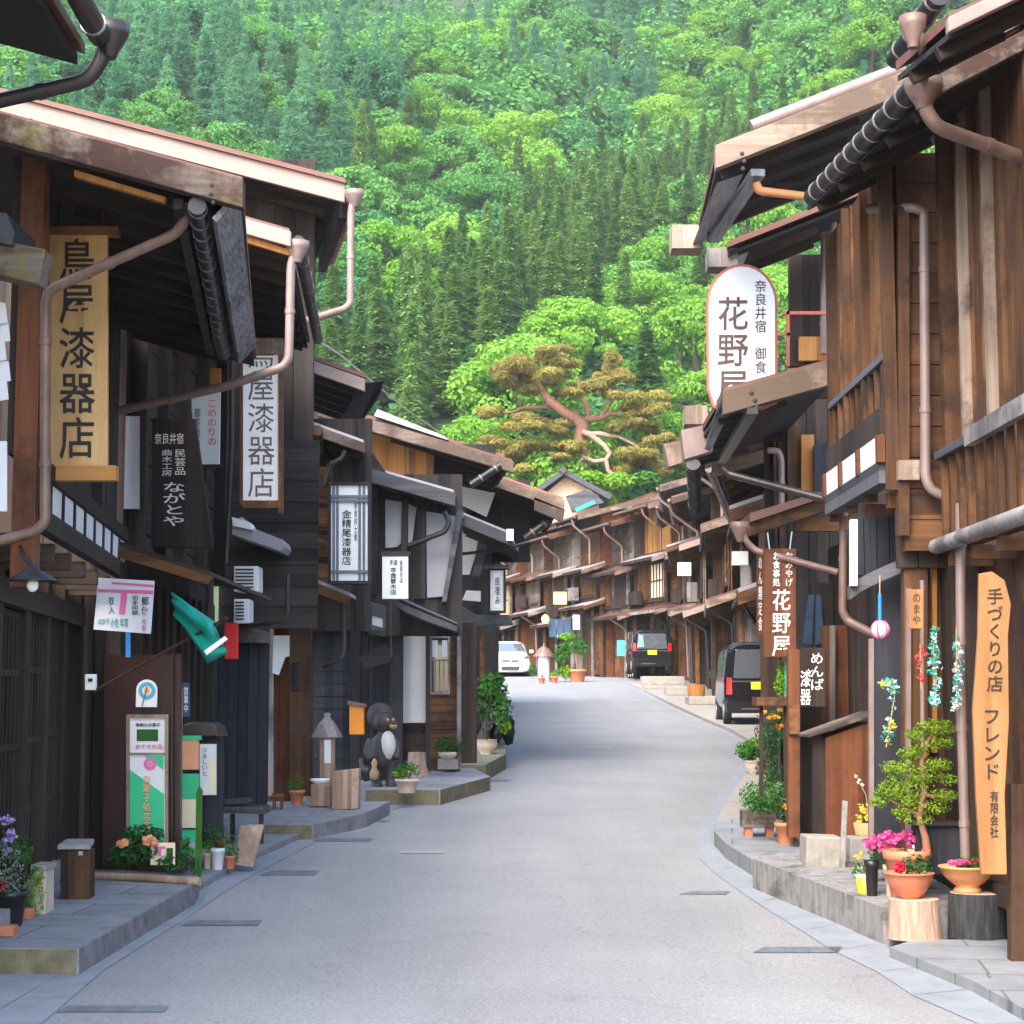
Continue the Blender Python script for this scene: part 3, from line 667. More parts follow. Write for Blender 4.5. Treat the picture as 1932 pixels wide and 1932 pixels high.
# ---- house 1
h = thing('wooden_house', 'dark house with mossy gable board and paper transom strip, nearest on the left', 'house', (-3.4, 11.3, gz(11.3)), 'old wooden houses along the street')
A1, B1 = Vector((-2.55, 9.3, 0)), Vector((-2.98, 13.5, 0)); nv = Vector((1, .1, 0)).normalized(); sv = (B1 - A1).normalized()
n0, n1, f1, f0 = roofset(h, (-120, 180), (457, 338), 8.9, (484, 668), 56, 'roof_metal', 'wood_mossy_x', 'soffit_brown', vth=.09, rin=.14)
for (x, y) in ((400, 345), (398, 362), (402, 378)): MB().blob(P(x, y + 4, 8.808), .011, .004, .011, 8, 6).build('bolt_hole', 'ink_black', h)
ze = n1.z - .1
MB().beam(PZ(426, 392, ze - .05), PZ(464, 668, ze - .05), .17, .03, (.75, 0, -.66)).build('eave_board', 'wood_eave', h)
along(h, 'eave_board', (336, 384), (397, 664), ze - .02, .05, .05, 'wood_black')
gutter(h, PZ(372, 388, ze - .05), PZ(421, 668, ze - .05), .046, .22, 'gutter_black', 'wood_eave')
MB().beam(PZ(398, 390, ze), PZ(440, 668, ze), .05, .05).build('eave_board', 'wood_black', h)
MB().poly([(140, 320), (312, 372), (308, 381), (140, 332)], 8.93, .05).build('trim_board', 'wood_orange', h)
spout(h, [P(350, 385, 9.1), P(352, 412, 9.1), P(330, 442, 9.12), P(85, 550, 9.25), P(85, 985, 9.25), P(66, 1003, 9.25), P(-40, 1032, 9.2)], .028, 'pipe_copper')
# upper wall, jettied over the lower one
zj0, zj1 = P(215, 1075, 13.5).z, ze + .05
MB().planks(A1, B1, zj0 + .3, zj1 + .5, nv, .17, jit=.012).build('upper_wall', 'wood_black', h)
MB().beam(A1 + nv * .03 + Vector((0, 0, zj0 - .4)), A1 + nv * .03 + Vector((0, 0, zj1 + .3)), .12, .12, (0, 1, 0)).build('post', 'wood_red', h)
for k in (.33, .66): MB().beam(A1 + (B1 - A1) * k + nv * .03 + Vector((0, 0, zj0 + .3)), A1 + (B1 - A1) * k + nv * .03 + Vector((0, 0, zj1 + .3)), .1, .06, (0, 1, 0)).build('post', 'wood_dark', h)
# paper transom strip with its two rails
zt = P(215, 1030, 13.5).z; zb = zt - .115
for zz, hh, mt in ((zt + .075, .09, 'wood_dark_x'), (zb - .085, .11, 'wood_dark_x')):
    MB().beam(A1 + nv * .06 + Vector((0, 0, zz)), B1 + nv * .06 + Vector((0, 0, zz)), .07, hh).build('rail', mt, h)
win = MB().wall(A1 + nv * .075 + sv * .06, B1 + nv * .075, zb - .02, zt + .02, nv, .02).build('transom_window', 'paper_white', h)
m = MB()
for i in range(10):
    c = A1 + (B1 - A1) * (i / 9) + nv * .075; m.beam(c + Vector((0, 0, zb - .03)), c + Vector((0, 0, zt + .03)), .022, .04, (0, 1, 0))
m.build('frame', 'wood_black', win)
for k in range(7):
    c = A1 + (B1 - A1) * (k / 6.5 + .03); MB().beam(c - nv * .5 + Vector((0, 0, zb - .22)), c + nv * .06 + Vector((0, 0, zb - .22)), .09, .1).build('beam_end', 'wood_dark_x', h)
# lower wall: lattice doors, posts
A2, B2 = A1 - nv * .28, B1 - nv * .28
zlo, zhi = gz(9.0), zb - .15
MB().wall(A2 - nv * .08, B2 - nv * .08, zlo, zhi, nv, .06).build('lower_wall', 'wood_black', h)
for i, k in enumerate((0, .2, .42, .62, .8, 1.0)):
    c = A2 + (B2 - A2) * k; MB().beam(c + Vector((0, 0, gz(c.y) + .1)), c + Vector((0, 0, zhi)), .1, .1, (0, 1, 0)).build('post', 'wood_dark', h)
for (k0, k1) in ((.02, .19), (.22, .41), (.44, .61), (.64, .79)):
    m = MB(); a = A2 + (B2 - A2) * k0 + nv * .0; b = A2 + (B2 - A2) * k1; zg = gz(b.y) + .16; zz = zg + 1.75
    for i in range(7):
        c = a + (b - a) * (i / 6); m.beam(c + Vector((0, 0, zg)), c + Vector((0, 0, zz)), .028, .03, (0, 1, 0))
    for q in (0.0, .3, .55, .8, 1.0): m.beam(a + Vector((0, 0, zg + (zz - zg) * q)), b + Vector((0, 0, zg + (zz - zg) * q)), .03, .04)
    dr = m.build('lattice_door', 'wood_dark', h)
    MB().wall(a - nv * .03, b - nv * .03, zg, zz, nv, .01).build('pane', 'window_glass', dr)
MB().beam(A2 + nv * .02 + Vector((0, 0, gz(12) + 1.98)), B2 + nv * .02 + Vector((0, 0, gz(12) + 1.98)), .1, .14).build('lintel', 'wood_dark_x', h)
MB().prism([(p.x, p.y, gz(p.y) + .15) for p in (A2 - nv * .1, B2 - nv * .1, B2 + nv * .1, A2 + nv * .1)], (0, 0, .1)).build('sill', 'stone', h)
MB().planks((-7, 13.62), (-2.95, 13.62), gz(13), 5.4, (0, -1), .2, seed=6).build('gable_wall', 'wood_dark', h)
MB().planks((-7, 9.3), A1 - nv * .3, gz(9), 4.9, (0, -1), .2, seed=8).build('gable_wall', 'wood_dark', h)

# ---- house 2: pinkish gable board, funnel and long drainpipe across the front
h = thing('wooden_house', 'dark house behind the two lacquer shop boards, with pink edged roof and copper funnel', 'house', (-3.3, 15.4, gz(15.4)), 'old wooden houses along the street')
n0, n1, f1, f0 = roofset(h, (40, 290), (546, 434), 13.2, (585, 640), 30, 'roof_metal', 'metal_fascia', 'soffit_black')
MB().poly([(430, 432), (548, 472), (546, 482), (430, 446)], 13.22, .05).build('trim_board', 'wood_orange', h)
spout(h, [P(558, 470, 13.25), P(549, 500, 13.25), P(545, 676, 13.25), P(535, 692, 13.25), P(430, 728, 13.3), P(216, 777, 13.45)], .034, 'pipe_pink', funnel=P(561, 456, 13.25))
gutter(h, P(563, 456, 13.3), PZ(600, 640, P(563, 456, 13.3).z), .05)
A3, B3 = Vector((-2.9, 13.7, 0)), Vector((-2.93, 17.7, 0)); ex = Vector((1, 0, 0))
zp = P(300, 1050, 14).z
MB().planks(A3, B3, zp, 5.9, ex, .19, jit=.014, horiz=True).build('upper_wall', 'wood_dark_x', h)
for y in (13.75, 14.6, 15.5, 16.5, 17.6): MB().beam((-2.87, y, zp), (-2.87, y, 5.8), .12, .1, (0, 1, 0)).build('post', 'wood_dark', h)
MB().wall((-2.95, 13.6), (-2.95, 17.7), gz(13), zp, ex, .08).build('lower_wall', 'wood_black', h)
# lower pent roof of boards
a = MB().poly([(214, 1017), (396, 1078), (396, 1086), (214, 1026)], 13.05, 3.4).build('pent_roof', 'wood_dark_x', h)
MB().poly([(214, 1027), (400, 1087), (392, 1103), (214, 1048)], 13.0, .06).build('verge_board', 'wood_brown_x', h)
# plank ends and plaster between the posts, above the pent roof
MB().rect(216, 785, 262, 960, 13.62, .03).build('plaster_panel', 'plaster_grey', h)
MB().rect(300, 695, 416, 738, 17.0, .04).build('shelf_window', 'wood_gold_x', h)
m = MB(); m.rect(296, 708, 385, 716, 16.96, .03); m.rect(318, 690, 326, 745, 16.95, .03); m.build('frame', 'wood_black', h)
MB().poly([(394, 1085), (402, 1087), (402, 1180), (394, 1180)], 13.1, .03).build('post', 'wood_black', h)
# the maroon end panel that stands out from the wall
MB().poly([(197, 1236), (338, 1234), (338, 1632), (194, 1632)], 13.05, .05).build('end_panel', 'maroon_paint', h)
m = MB(); m.rect(322, 1234, 327, 1628, 13.0, .05); m.rect(333, 1234, 340, 1632, 12.99, .07); m.build('trim_board', 'maroon_paint', h)
m = MB()
for i in range(11):
    y = 13.9 + i * .34; m.box(-2.9, y, gz(y) + .1, -2.86, y + .05, zp - .2)
m.build('lattice', 'wood_dark', h)
spout(h, [P(437, 672, 16.4), P(437, 840, 16.4), P(426, 1062, 16.4)], .02, 'pipe_dark')

# ---- house 3: the big roof whose pink gable board crosses the whole left side
h = thing('wooden_house', 'tall house under the long pink metal gable edge at upper left', 'house', (-3.0, 18, gz(18)), 'old wooden houses along the street')
n0, n1, f1, f0 = roofset(h, (-90, 148), (648, 342), 17.0, (601, 480), 40, 'roof_metal', 'metal_fascia', 'soffit_black', vth=.06)
m = MB(); m.poly([(-90, 142), (650, 336), (652, 345), (-90, 152)], 16.9, .1); m.build('verge_cap', 'roof_metal', h)
along(h, 'eave_board', (648, 392), (608, 497), n1.z - .2, .08, .2, 'wood_black')
gutter(h, PZ(667, 375, n1.z - .12), PZ(622, 492, n1.z - .12), .06, .2, 'roof_metal', 'roof_tin_red')
spout(h, [P(668, 372, 16.9), P(662, 400, 16.9), P(661, 572, 16.9), P(652, 582, 16.9), P(556, 612, 17.1), P(470, 640, 17.5)], .036, 'pipe_pink', funnel=P(668, 360, 16.9))
MB().planks((-7, 17.9), (-2.0, 17.9), 4.3, 7.3, (0, -1), .2, seed=12).build('gable_wall', 'wood_black', h)
MB().rect(535, 575, 553, 640, 17.85, .03).build('window', 'plaster_grey', h)
MB().planks((P(395, 1200, 17.8).x, 17.8), (P(507, 1200, 17.8).x, 17.8), gz(17.8) + .05, P(450, 1180, 17.8).z, (0, -1), .1, seed=3).build('lower_wall', 'wood_slate', h)
MB().planks((P(415, 1000, 17.85).x, 17.85), (P(600, 1000, 17.85).x, 17.85), P(450, 1185, 17.8).z, 4.4, (0, -1), .22, jit=.01, horiz=True).build('upper_wall', 'wood_black_x', h)
# small grey tin roof over the air conditioners
MB().poly([(438, 985), (455, 975), (462, 990), (532, 1018), (536, 1030), (530, 1040), (438, 1008)], 17.2, .6).build('pent_roof', 'roof_grey', h)
MB().poly([(437, 975), (470, 985), (478, 1000), (440, 992)], 17.15, .3).build('snow_board', 'paint_white', h)
m = MB(); m.tube([P(543, 1085, 17.3), P(543, 1158, 17.3), P(533, 1172, 17.3), P(500, 1176, 17.3), P(440, 1182, 17.5)], .02, 8); m.build('downspout', 'pipe_dark', h)
m = MB(); m.poly([(436, 1180), (500, 1190), (500, 1212), (436, 1212)], 17.5, .3); m.build('lintel', 'wood_grey_x', h)

# ---- house 4: pale gable board above, orange weathered boards, small transom windows
h = thing('wooden_house', 'weathered house with rust orange cladding beside the blue framed lantern sign', 'house', (-2.4, 19, gz(19)), 'old wooden houses along the street')
n0, n1, f1, f0 = roofset(h, (380, 602), (686, 712), 19.0, (652, 775), 24, 'roof_metal', 'metal_fascia', 'soffit_black')
m = MB(); m.poly([(380, 597), (690, 705), (690, 713), (380, 604)], 18.95, .1); m.build('verge_cap', 'roof_metal', h)
MB().poly([(690, 723), (723, 719), (715, 745), (672, 808), (637, 797)], [18.95, 18.95, 19.2, 20.6, 20.6], .1).build('eave_board', 'wood_black_x', h)
n0, n1, f1, f0 = roofset(h, (380, 722), (686, 832), 18.2, (700, 900), 20, 'roof_grey', 'wood_grey_x', 'soffit_black', vth=.05, name='lower_roof')
MB().poly([(534, 795), (592, 817), (592, 832), (534, 812)], 18.15, .04).build('trim_board', 'roof_tin_red', h)
gutter(h, P(599, 812, 17.95), P(606, 905, 19.9), .055, .16, 'wood_brown', 'wood_dark')
spout(h, [P(651, 850, 18.2), P(646, 864, 18.2), P(622, 876, 18.2)], .024, 'pipe_dark')
spout(h, [P(622, 878, 18.25), P(612, 912, 18.25), P(600, 925, 18.25), P(530, 955, 18.4)], .024, 'pipe_dark')
MB().planks((P(560, 1000, 18.7).x, 18.7), (P(625, 1000, 18.7).x, 18.7), P(600, 1110, 18.7).z, P(600, 880, 18.7).z, (0, -1), .11, jit=.012, horiz=True, seed=9).build('upper_wall', 'wood_warm_x', h)
MB().planks((P(505, 1000, 18.85).x, 18.85), (P(700, 1000, 18.85).x, 18.85), P(600, 1190, 18.85).z, P(600, 790, 18.85).z, (0, -1), .16, seed=10).build('upper_wall', 'wood_black', h)
m = MB()
for x in (562, 593, 619): m.rect(x, 900, x + 5, 1115, 18.64, .06)
m.build('post', 'wood_black', h)
m = MB()
for y in (948, 1000, 1052): m.rect(562, y, 624, y + 5, 18.66, .04)
m.build('rail', 'wood_black_x', h)
t2 = MB().poly([(510, 1090), (566, 1116), (566, 1128), (510, 1150)][:1] + [(566, 1114), (566, 1140), (510, 1122)], 18.3, .02).build('transom_window', 'paper_cream', h)
m = MB(); m.poly([(506, 1078), (566, 1102), (566, 1116), (506, 1092)], 18.28, .05); m.poly([(506, 1124), (566, 1144), (566, 1156), (506, 1136)], 18.28, .05)
for x in (508, 518, 540, 563): m.rect(x, 1085 + (x - 508) * .42, x + 4, 1130 + (x - 508) * .38, 18.27, .04)
m.build('frame', 'wood_slate_grey_x', t2)
MB().poly([(562, 1079), (660, 1118), (661, 1124), (562, 1086)], 18.1, .7).build('pent_roof', 'roof_grey', h)
MB().poly([(562, 1087), (660, 1126), (656, 1142), (562, 1104)], 18.06, .05).build('verge_board', 'wood_brown_x', h)
MB().planks((P(505, 1300, 18.5).x, 18.5), (P(550, 1300, 18.5).x, 18.5), gz(18.5) + .1, P(520, 1130, 18.5).z, (0, -1), .12, seed=14).build('lower_wall', 'wood_red', h)
MB().rect(546, 1150, 586, 1502, 18.3, .2).build('post', 'wood_brown', h, .01)
MB().rect(506, 1150, 516, 1502, 18.4, .1).build('post', 'wood_grey', h)
spout(h, [P(651, 1140, 18.3), P(650, 1232, 18.3), P(640, 1245, 18.3), P(610, 1258, 18.4)], .022, 'pipe_dark')

# ---- house 5: black timber framed house, orange gable above
h = thing('timber_framed_house', 'black timber framed house with grey plaster panels behind the raccoon statue', 'house', (-1.6, 20.5, gz(20.5)), 'old wooden houses along the street')
MB().poly([(690, 790), (820, 836), (818, 925), (730, 900), (676, 850)], 22.5, .1).build('gable_wall', 'wood_orange', h)
m = MB(); m.rect(768, 830, 772, 905, 22.45, .05); m.rect(812, 850, 817, 920, 22.45, .05); m.build('post', 'wood_pale', h)
n0, n1, f1, f0 = roofset(h, (600, 762), (966, 868), 22.0, (935, 912), 22, 'roof_metal', 'wood_pale_x', 'soffit_black', vth=.1)
MB().poly([(712, 772), (838, 823), (846, 830), (706, 784)], 21.95, 2.2).build('roof_sheet', 'plaster_white', h)
MB().rect(818, 838, 935, 905, 23.0, .1).build('gable_wall', 'wood_black', h)
gutter(h, P(944, 878, 21.9), P(888, 915, 21.9), .045, .3)
n0, n1, f1, f0 = roofset(h, (630, 862), (856, 926), 19.8, (880, 985), 26, 'roof_grey', 'wood_slate_grey_x', 'soffit_black', vth=.06, name='lower_roof')
MB().poly([(655, 846), (700, 850), (738, 905), (668, 880)], 19.75, .15).build('eave_board', 'wood_black_x', h)
# frame and plaster
MB().rect(688, 895, 872, 1200, 20.3, .1).build('upper_wall', 'wood_black', h)
m = MB(); m.poly([(727, 942), (760, 948), (757, 1025), (748, 1032), (727, 1034)], 20.26, .05); m.build('plaster_panel', 'plaster_grey', h)
m = MB(); m.poly([(770, 950), (786, 958), (778, 1020), (770, 1028)], 20.26, .05); m.build('plaster_panel', 'plaster_grey', h)
m = MB(); m.poly([(804, 965), (868, 975), (836, 1125), (806, 1128)], 20.26, .05); m.build('plaster_panel', 'plaster_grey', h)
for q in ([(700, 900), (716, 905), (712, 1120), (696, 1120)], [(758, 940), (770, 945), (768, 1060), (756, 1060)], [(788, 950), (803, 955), (802, 1130), (780, 1130)]):
    MB().poly(q, 20.2, .1).build('post', 'wood_black', h)
MB().poly([(862, 960), (874, 965), (842, 1135), (834, 1135)], 20.15, .12).build('post', 'wood_slate_grey_x', h)
MB().poly([(693, 912), (701, 914), (694, 990)], 20.1, .04).build('plaster_panel', 'plaster_white', h)
spout(h, [P(838, 965, 20.0), P(848, 985, 20.0), P(840, 1003, 20.0), P(770, 1030, 20.05)], .03, 'gutter_black')
# transom strip
t2 = MB().poly([(655, 1146), (726, 1168), (726, 1188), (655, 1166)], 19.8, .02).build('transom_window', 'paper_white', h)
m = MB(); m.poly([(655, 1122), (728, 1144), (728, 1168), (655, 1146)], 19.78, .06); m.poly([(655, 1165), (728, 1186), (726, 1202), (655, 1181)], 19.78, .06)
for x in (653, 675, 697, 722): m.rect(x, 1140 + (x - 655) * .3, x + 5, 1178 + (x - 655) * .3, 19.77, .05)
m.build('frame', 'wood_slate_grey_x', t2)
# tile pent roof, curved
m = MB()
for i in range(9):
    x0, x1 = 745 + i * 13, 758 + i * 13; f = lambda x: 1128 + ((x - 745) / 117) ** .75 * 50
    m.poly([(x0, f(x0)), (x1, f(x1)), (x1, f(x1) + 13), (x0, f(x0) + 13)], 19.5, .9)
m.build('pent_roof', 'roof_tile', h)
m = MB()
for k in range(6): m.tube([P(748, 1127, 19.5 + k * .16), P(800, 1150, 19.5 + k * .16), P(862, 1177, 19.5 + k * .16)], .022, 6)
m.build('tile_roll', 'roof_tile', h)
# ground floor
MB().planks((P(586, 1300, 19.2).x, 19.2), (P(660, 1300, 19.2).x, 19.2), gz(19) + .1, P(620, 1150, 19.2).z, (0, -1), .13, horiz=True, seed=5).build('lower_wall', 'wood_slate', h)
MB().planks((P(655, 1300, 20.5).x, 20.5), (P(760, 1300, 20.5).x, 20.5), gz(20.5) + .1, P(720, 1185, 20.5).z, (0, -1), .16, seed=15).build('lower_wall', 'wood_slate', h)
MB().rect(686, 1190, 694, 1490, 20.3, .12).build('post', 'wood_black', h)
m = MB(); m.poly([(675, 1240), (725, 1215), (750, 1235), (735, 1250), (690, 1262)], 20.1, .1); m.build('bracket', 'wood_black_x', h)

# ---- house 6: white pillar, window, clapboards
h = thing('wooden_house', 'house with a tall white plaster pillar left of the road bend', 'house', (-.9, 23, gz(23)), 'old wooden houses along the street')
n0, n1, f1, f0 = roofset(h, (840, 862), (1062, 940), 24.0, (1035, 990), 22, 'roof_tin_red', 'wood_pale_x', 'soffit_black', vth=.1)
MB().poly([(1008, 938), (1066, 962), (1062, 985), (1008, 962)], 23.9, .12).build('verge_board', 'wood_grey_x', h)
gutter(h, P(1034, 983, 24.2), P(990, 1016, 24.2), .05, .3)
MB().rect(868, 905, 1000, 1060, 25.2, .1).build('gable_wall', 'wood_black', h)
MB().poly([(870, 918), (934, 930), (918, 975), (870, 952)], 24.6, .05).build('plaster_panel', 'plaster_white', h)
MB().poly([(867, 995), (908, 1008), (886, 1084), (867, 1084)], 24.6, .05).build('plaster_panel', 'plaster_white', h)
n0, n1, f1, f0 = roofset(h, (800, 938), (960, 1004), 22.6, (980, 1040), 22, 'roof_grey', 'wood_slate_grey_x', 'soffit_black', vth=.06, name='lower_roof')
MB().rect(955, 998, 969, 1020, 22.5, .1).build('beam_end', 'plaster_white', h)
spout(h, [P(1000, 1022, 23.5), P(940, 1038, 23.5), P(862, 1046, 23.5)], .022, 'gutter_black')
MB().rect(866, 1000, 935, 1180, 24.9, .1).build('upper_wall', 'wood_black', h)
MB().poly([(905, 1000), (930, 985), (905, 1090), (890, 1090)], 24.5, .08).build('brace', 'wood_slate_grey_x', h)
m = MB(); m.poly([(872, 1132), (880, 1114), (907, 1115), (907, 1135)], 24.4, .03); m.build('sign_board', 'plaster_white', h)
MB().poly([(868, 1140), (900, 1160), (960, 1160), (968, 1175), (900, 1180), (868, 1170)], 24.2, .8).build('pent_roof', 'roof_tile', h)
MB().rect(757, 1196, 804, 1362, 21.4, .08).build('pillar', 'plaster_white', h)
m = MB(); m.rect(748, 1180, 757, 1462, 21.3, .1); m.rect(803, 1180, 811, 1462, 21.3, .1); m.build('post', 'wood_black', h)
MB().planks((P(757, 1400, 21.4).x, 21.4), (P(804, 1400, 21.4).x, 21.4), gz(21.4) + .15, P(780, 1364, 21.4).z, (0, -1), .09, horiz=True).build('dado_boards', 'wood_dark_x', h)
MB().planks((P(808, 1300, 21.9).x, 21.9), (P(868, 1300, 21.9).x, 21.9), gz(22) + .15, P(830, 1128, 21.9).z, (0, -1), .1, horiz=True, seed=2).build('clapboards', 'wood_brown_x', h)
w_ = MB().rect(813, 1206, 846, 1305, 21.85, .02).build('window', 'window_glass', h)
m = MB(); m.rect(815, 1208, 826, 1240, 21.84, .01); m.rect(834, 1208, 844, 1240, 21.84, .01); m.build('curtain', 'paper_white', w_)
m = MB(); frame_rect(m, 810, 1200, 849, 1310, 21.82, 4, .04)
for x in (820, 828, 836): m.rect(x, 1244, x + 2, 1306, 21.81, .02)
m.rect(812, 1244, 847, 1247, 21.8, .03); m.build('frame', 'wood_grey', w_)
MB().rect(862, 1120, 870, 1450, 21.8, .1).build('post', 'wood_grey', h)
MB().planks((P(866, 1300, 22.6).x, 22.6), (P(900, 1300, 22.6).x, 22.6), gz(22.6) + .15, P(880, 1175, 22.6).z, (0, -1), .1).build('lower_wall', 'wood_dark', h)
MB().rect(905, 1196, 914, 1330, 25.0, .1).build('post', 'wood_warm', h)
# back walls that close the row behind the stepped fronts
MB().planks((P(885, 1300, 25).x, 25.0), (-.35, 48), gz(25), 4.6, (1, 0), .3, seed=20).build('side_wall', 'wood_dark', h)
MB().prism([(-4.2, 25.2, 6.4), (-.1, 25.2, 5.2), (-.1, 48, 5.9), (-4.2, 48, 7.1)], (0, 0, .06)).build('rear_roof', 'roof_metal', h)
# ================================================================= RIGHT SIDE
# ---- nearest house
h = thing('wooden_house', 'warm brown house with balcony rail behind the handmade shop board, nearest on the right', 'house', (3.2, 9.5, gz(9.5)), 'old wooden houses along the street')
XR = 2.78
n0, n1, f1, f0 = roofset(h, (2080, -22), (1748, 150), 9.5, (1520, 372), 40, 'roof_metal', 'wood_mossy_x', 'soffit_black', vth=.07)
m = MB(); m.poly([(1752, 112), (2080, -60), (2080, -40), (1752, 140)], 9.42, .1); m.build('verge_cap', 'pipe_pink', h)
zg = P(1735, 165, 9.4).z
gutter(h, P(1738, 150, 9.45), PZ(1533, 372, P(1738, 150, 9.45).z), .062, .2, 'gutter_black', 'gutter_strap')
spout(h, [P(1744, 168, 9.42), P(1746, 208, 9.42), P(1768, 240, 9.42), P(1960, 310, 9.6)], .04, 'pipe_copper', funnel=P(1742, 152, 9.42))
MB().tube([P(1712, 158, 9.4), P(1775, 112, 9.4)], .02, 8).build('pipe', 'pipe_copper', h)
MB().tube([P(1826, 88, 9.4), P(1836, 70, 9.4), P(1846, 82, 9.4)], .012, 6).build('hook', 'pipe_copper', h)
# topmost eave behind it
n0b, n1b, f1b, f0b = roofset(h, (2100, -120), (1790, 30), 8.4, (1690, 120), 30, 'roof_metal', 'metal_fascia', 'soffit_black', name='upper_roof')
gutter(h, P(1772, -10, 8.6), PZ(1690, 112, P(1772, -10, 8.6).z), .055, .2)
spout(h, [P(1727, 45, 8.7), P(1740, 82, 8.7), P(1743, 150, 9.3)], .026, 'pipe_copper', funnel=P(1722, 32, 8.7))
# facade running along the street
def ry(x): return XR * FPX / (x - 966)
Y0, Y1 = 6.5, ry(1818)
zr = P(1825, 860, ry(1825)).z; zb = P(1822, 1030, ry(1822)).z
MB().planks((XR, Y0), (XR, Y1), zb, n1.z + .5, (-1, 0), .085, jit=.01, seed=31).build('upper_wall', 'wood_warm', h)
m = MB()
for x in (1846, 1896): m.beam((XR - .03, ry(x), zr + .02), (XR - .03, ry(x), n1.z + .4), .05, .07, (1, 0, 0))
m.build('batten', 'wood_pale', h)
MB().beam((XR - .05, Y1, zb), (XR - .05, Y1, n1.z + .45), .09, .09, (1, 0, 0)).build('post', 'wood_brown', h)
rl = MB().beam((XR - .14, Y1 - .05, zr), (XR - .14, Y0, zr), .06, .05).build('balcony_rail', 'wood_slate_grey_x', h)
MB().beam((XR - .16, ry(1888), zr + .0), (XR - .16, Y0, zr), .05, .1).build('rail_cover', 'wood_grey', rl)
m = MB(); y = Y1 - .1
while y > Y0: m.beam((XR - .12, y, zb + .03), (XR - .12, y, zr), .05, .035, (1, 0, 0)); y -= .21
m.build('baluster', 'wood_brown', rl)
MB().tube([(XR - .16, Y1, zb), (XR - .16, Y0, zb)], .05, 8).build('balcony_beam', 'wood_grey', h)
for k in range(5): MB().beam((XR - .14, Y1 - .25 - k * .55, zb - .1), (XR + .4, Y1 - .25 - k * .55, zb - .1), .08, .08, (0, 0, 1)).build('beam_end', 'wood_brown_x', h)
MB().planks((XR + .12, Y0), (XR + .12, Y1 + .5), gz(9) + .05, zb - .05, (-1, 0), .12, seed=33).build('lower_wall', 'wood_brown', h)
MB().rect(1908, 1480, 1990, 1825, 9.8, .08).build('dado_boards', 'wood_brown', h)
MB().beam((XR + .03, ry(1818), gz(10.8) + .06), (XR + .03, ry(1818), zb), .1, .1, (1, 0, 0)).build('post', 'wood_dark', h)
m = MB(); m.beam((XR + .02, Y0, gz(9) + .35), (XR + .02, Y1, gz(10) + .33), .05, .12); m.build('skirting', 'wood_dark', h)
spout(h, [P(1812, 950, 10.7), P(1813, 1300, 10.7), P(1822, 1640, 10.7)], .03, 'pipe_pink')

# ---- second house: jettied bay with white paper strip, horizontal boards
h = thing('wooden_house', 'brown house with jettied bay, small railing and three white paper panes, right side', 'house', (2.9, 12, gz(12)), 'old wooden houses along the street')
XB = 2.42; yb = lambda x: XB * FPX / (x - 966)
Ya, Yb = yb(1697), yb(1588)
n0, n1, f1, f0 = roofset(h, (1800, 98), (1352, 275), 12.2, (1318, 420), 46, 'roof_metal', 'wood_pale_x', 'soffit_black', vth=.1)
for (x, y) in ((1400, 290), (1404, 304), (1402, 318)): MB().blob(P(x, y, 12.098), .016, .004, .016, 8, 6).build('bolt_hole', 'ink_black', h)
MB().tube([P(1418, 240, 12.15), P(1706, 128, 12.15)], .05, 10).build('verge_pipe', 'pipe_pink', h)
MB().poly([(1352, 345), (1402, 328), (1350, 446), (1308, 458)], [12.3, 12.3, 14.3, 14.3], .06).build('eave_board', 'wood_eave', h)
along(h, 'eave_board', (1430, 325), (1345, 452), n1.z - .16, .1, .05, 'wood_eave')
MB().rect(1268, 424, 1326, 468, 14.35, .25).build('beam_end', 'wood_pale', h)
roofset(h, (1650, 348), (1372, 458), 14.6, (1366, 505), 20, 'roof_metal', None, 'soffit_black', name='rear_eave')
MB().rect(1337, 468, 1392, 503, 14.7, .25).build('beam_end', 'wood_grey', h)
MB().poly([(1372, 470), (1420, 455), (1400, 505), (1370, 500)], 14.8, .1).build('eave_board', 'wood_eave', h)
MB().tube([P(1426, 345, 12.4), P(1432, 360, 12.4), P(1530, 372, 12.6)], .032, 8).build('pipe', 'terracotta_orange', h)
zt0, zt1 = P(1697, 1020, Ya).z, 5.3
zlow = P(1640, 928, yb(1640)).z
MB().planks((XB, Ya), (XB, Yb), zlow, zt1, (-1, 0), .26, jit=.02, gap=.02, seed=35).build('upper_wall', 'wood_warm', h)
m = MB()
for k in (0, .34, .68, 1): m.beam((XB - .03, Ya + (Yb - Ya) * k, zlow - .1), (XB - .03, Ya + (Yb - Ya) * k, zt1), .06, .08, (1, 0, 0))
m.build('post', 'wood_brown', h)
zr = P(1640, 722, yb(1640)).z
rl = MB().beam((XB - .05, Ya, zr), (XB - .05, Yb, zr), .05, .045).build('balcony_rail', 'wood_slate_grey_x', h)
m = MB()
for i in range(9):
    y = Ya + (Yb - Ya) * (i + .5) / 9; m.beam((XB - .045, y, zr - .42), (XB - .045, y, zr), .04, .03, (1, 0, 0))
m.build('baluster', 'wood_brown', rl)
zw1 = P(1640, 868, yb(1640)).z; zw0 = P(1640, 902, yb(1640)).z
MB().beam((XB - .06, Ya, zw1 + .12), (XB - .06, Yb, zw1 + .12), .08, .17).build('rail', 'wood_dark', h)
MB().beam((XB - .06, Ya, zw0 - .08), (XB - .06, Yb, zw0 - .08), .1, .14).build('rail', 'wood_slate_grey_x', h)
t2 = MB().wall((XB - .1, Ya), (XB - .1, Yb), zw0 - .02, zw1 + .04, (-1, 0), .02).build('transom_window', 'paper_white', h)
m = MB()
for k in (0, .34, .67, 1): m.beam((XB - .1, Ya + (Yb - Ya) * k, zw0 - .02), (XB - .1, Ya + (Yb - Ya) * k, zw1 + .03), .06, .05, (1, 0, 0))
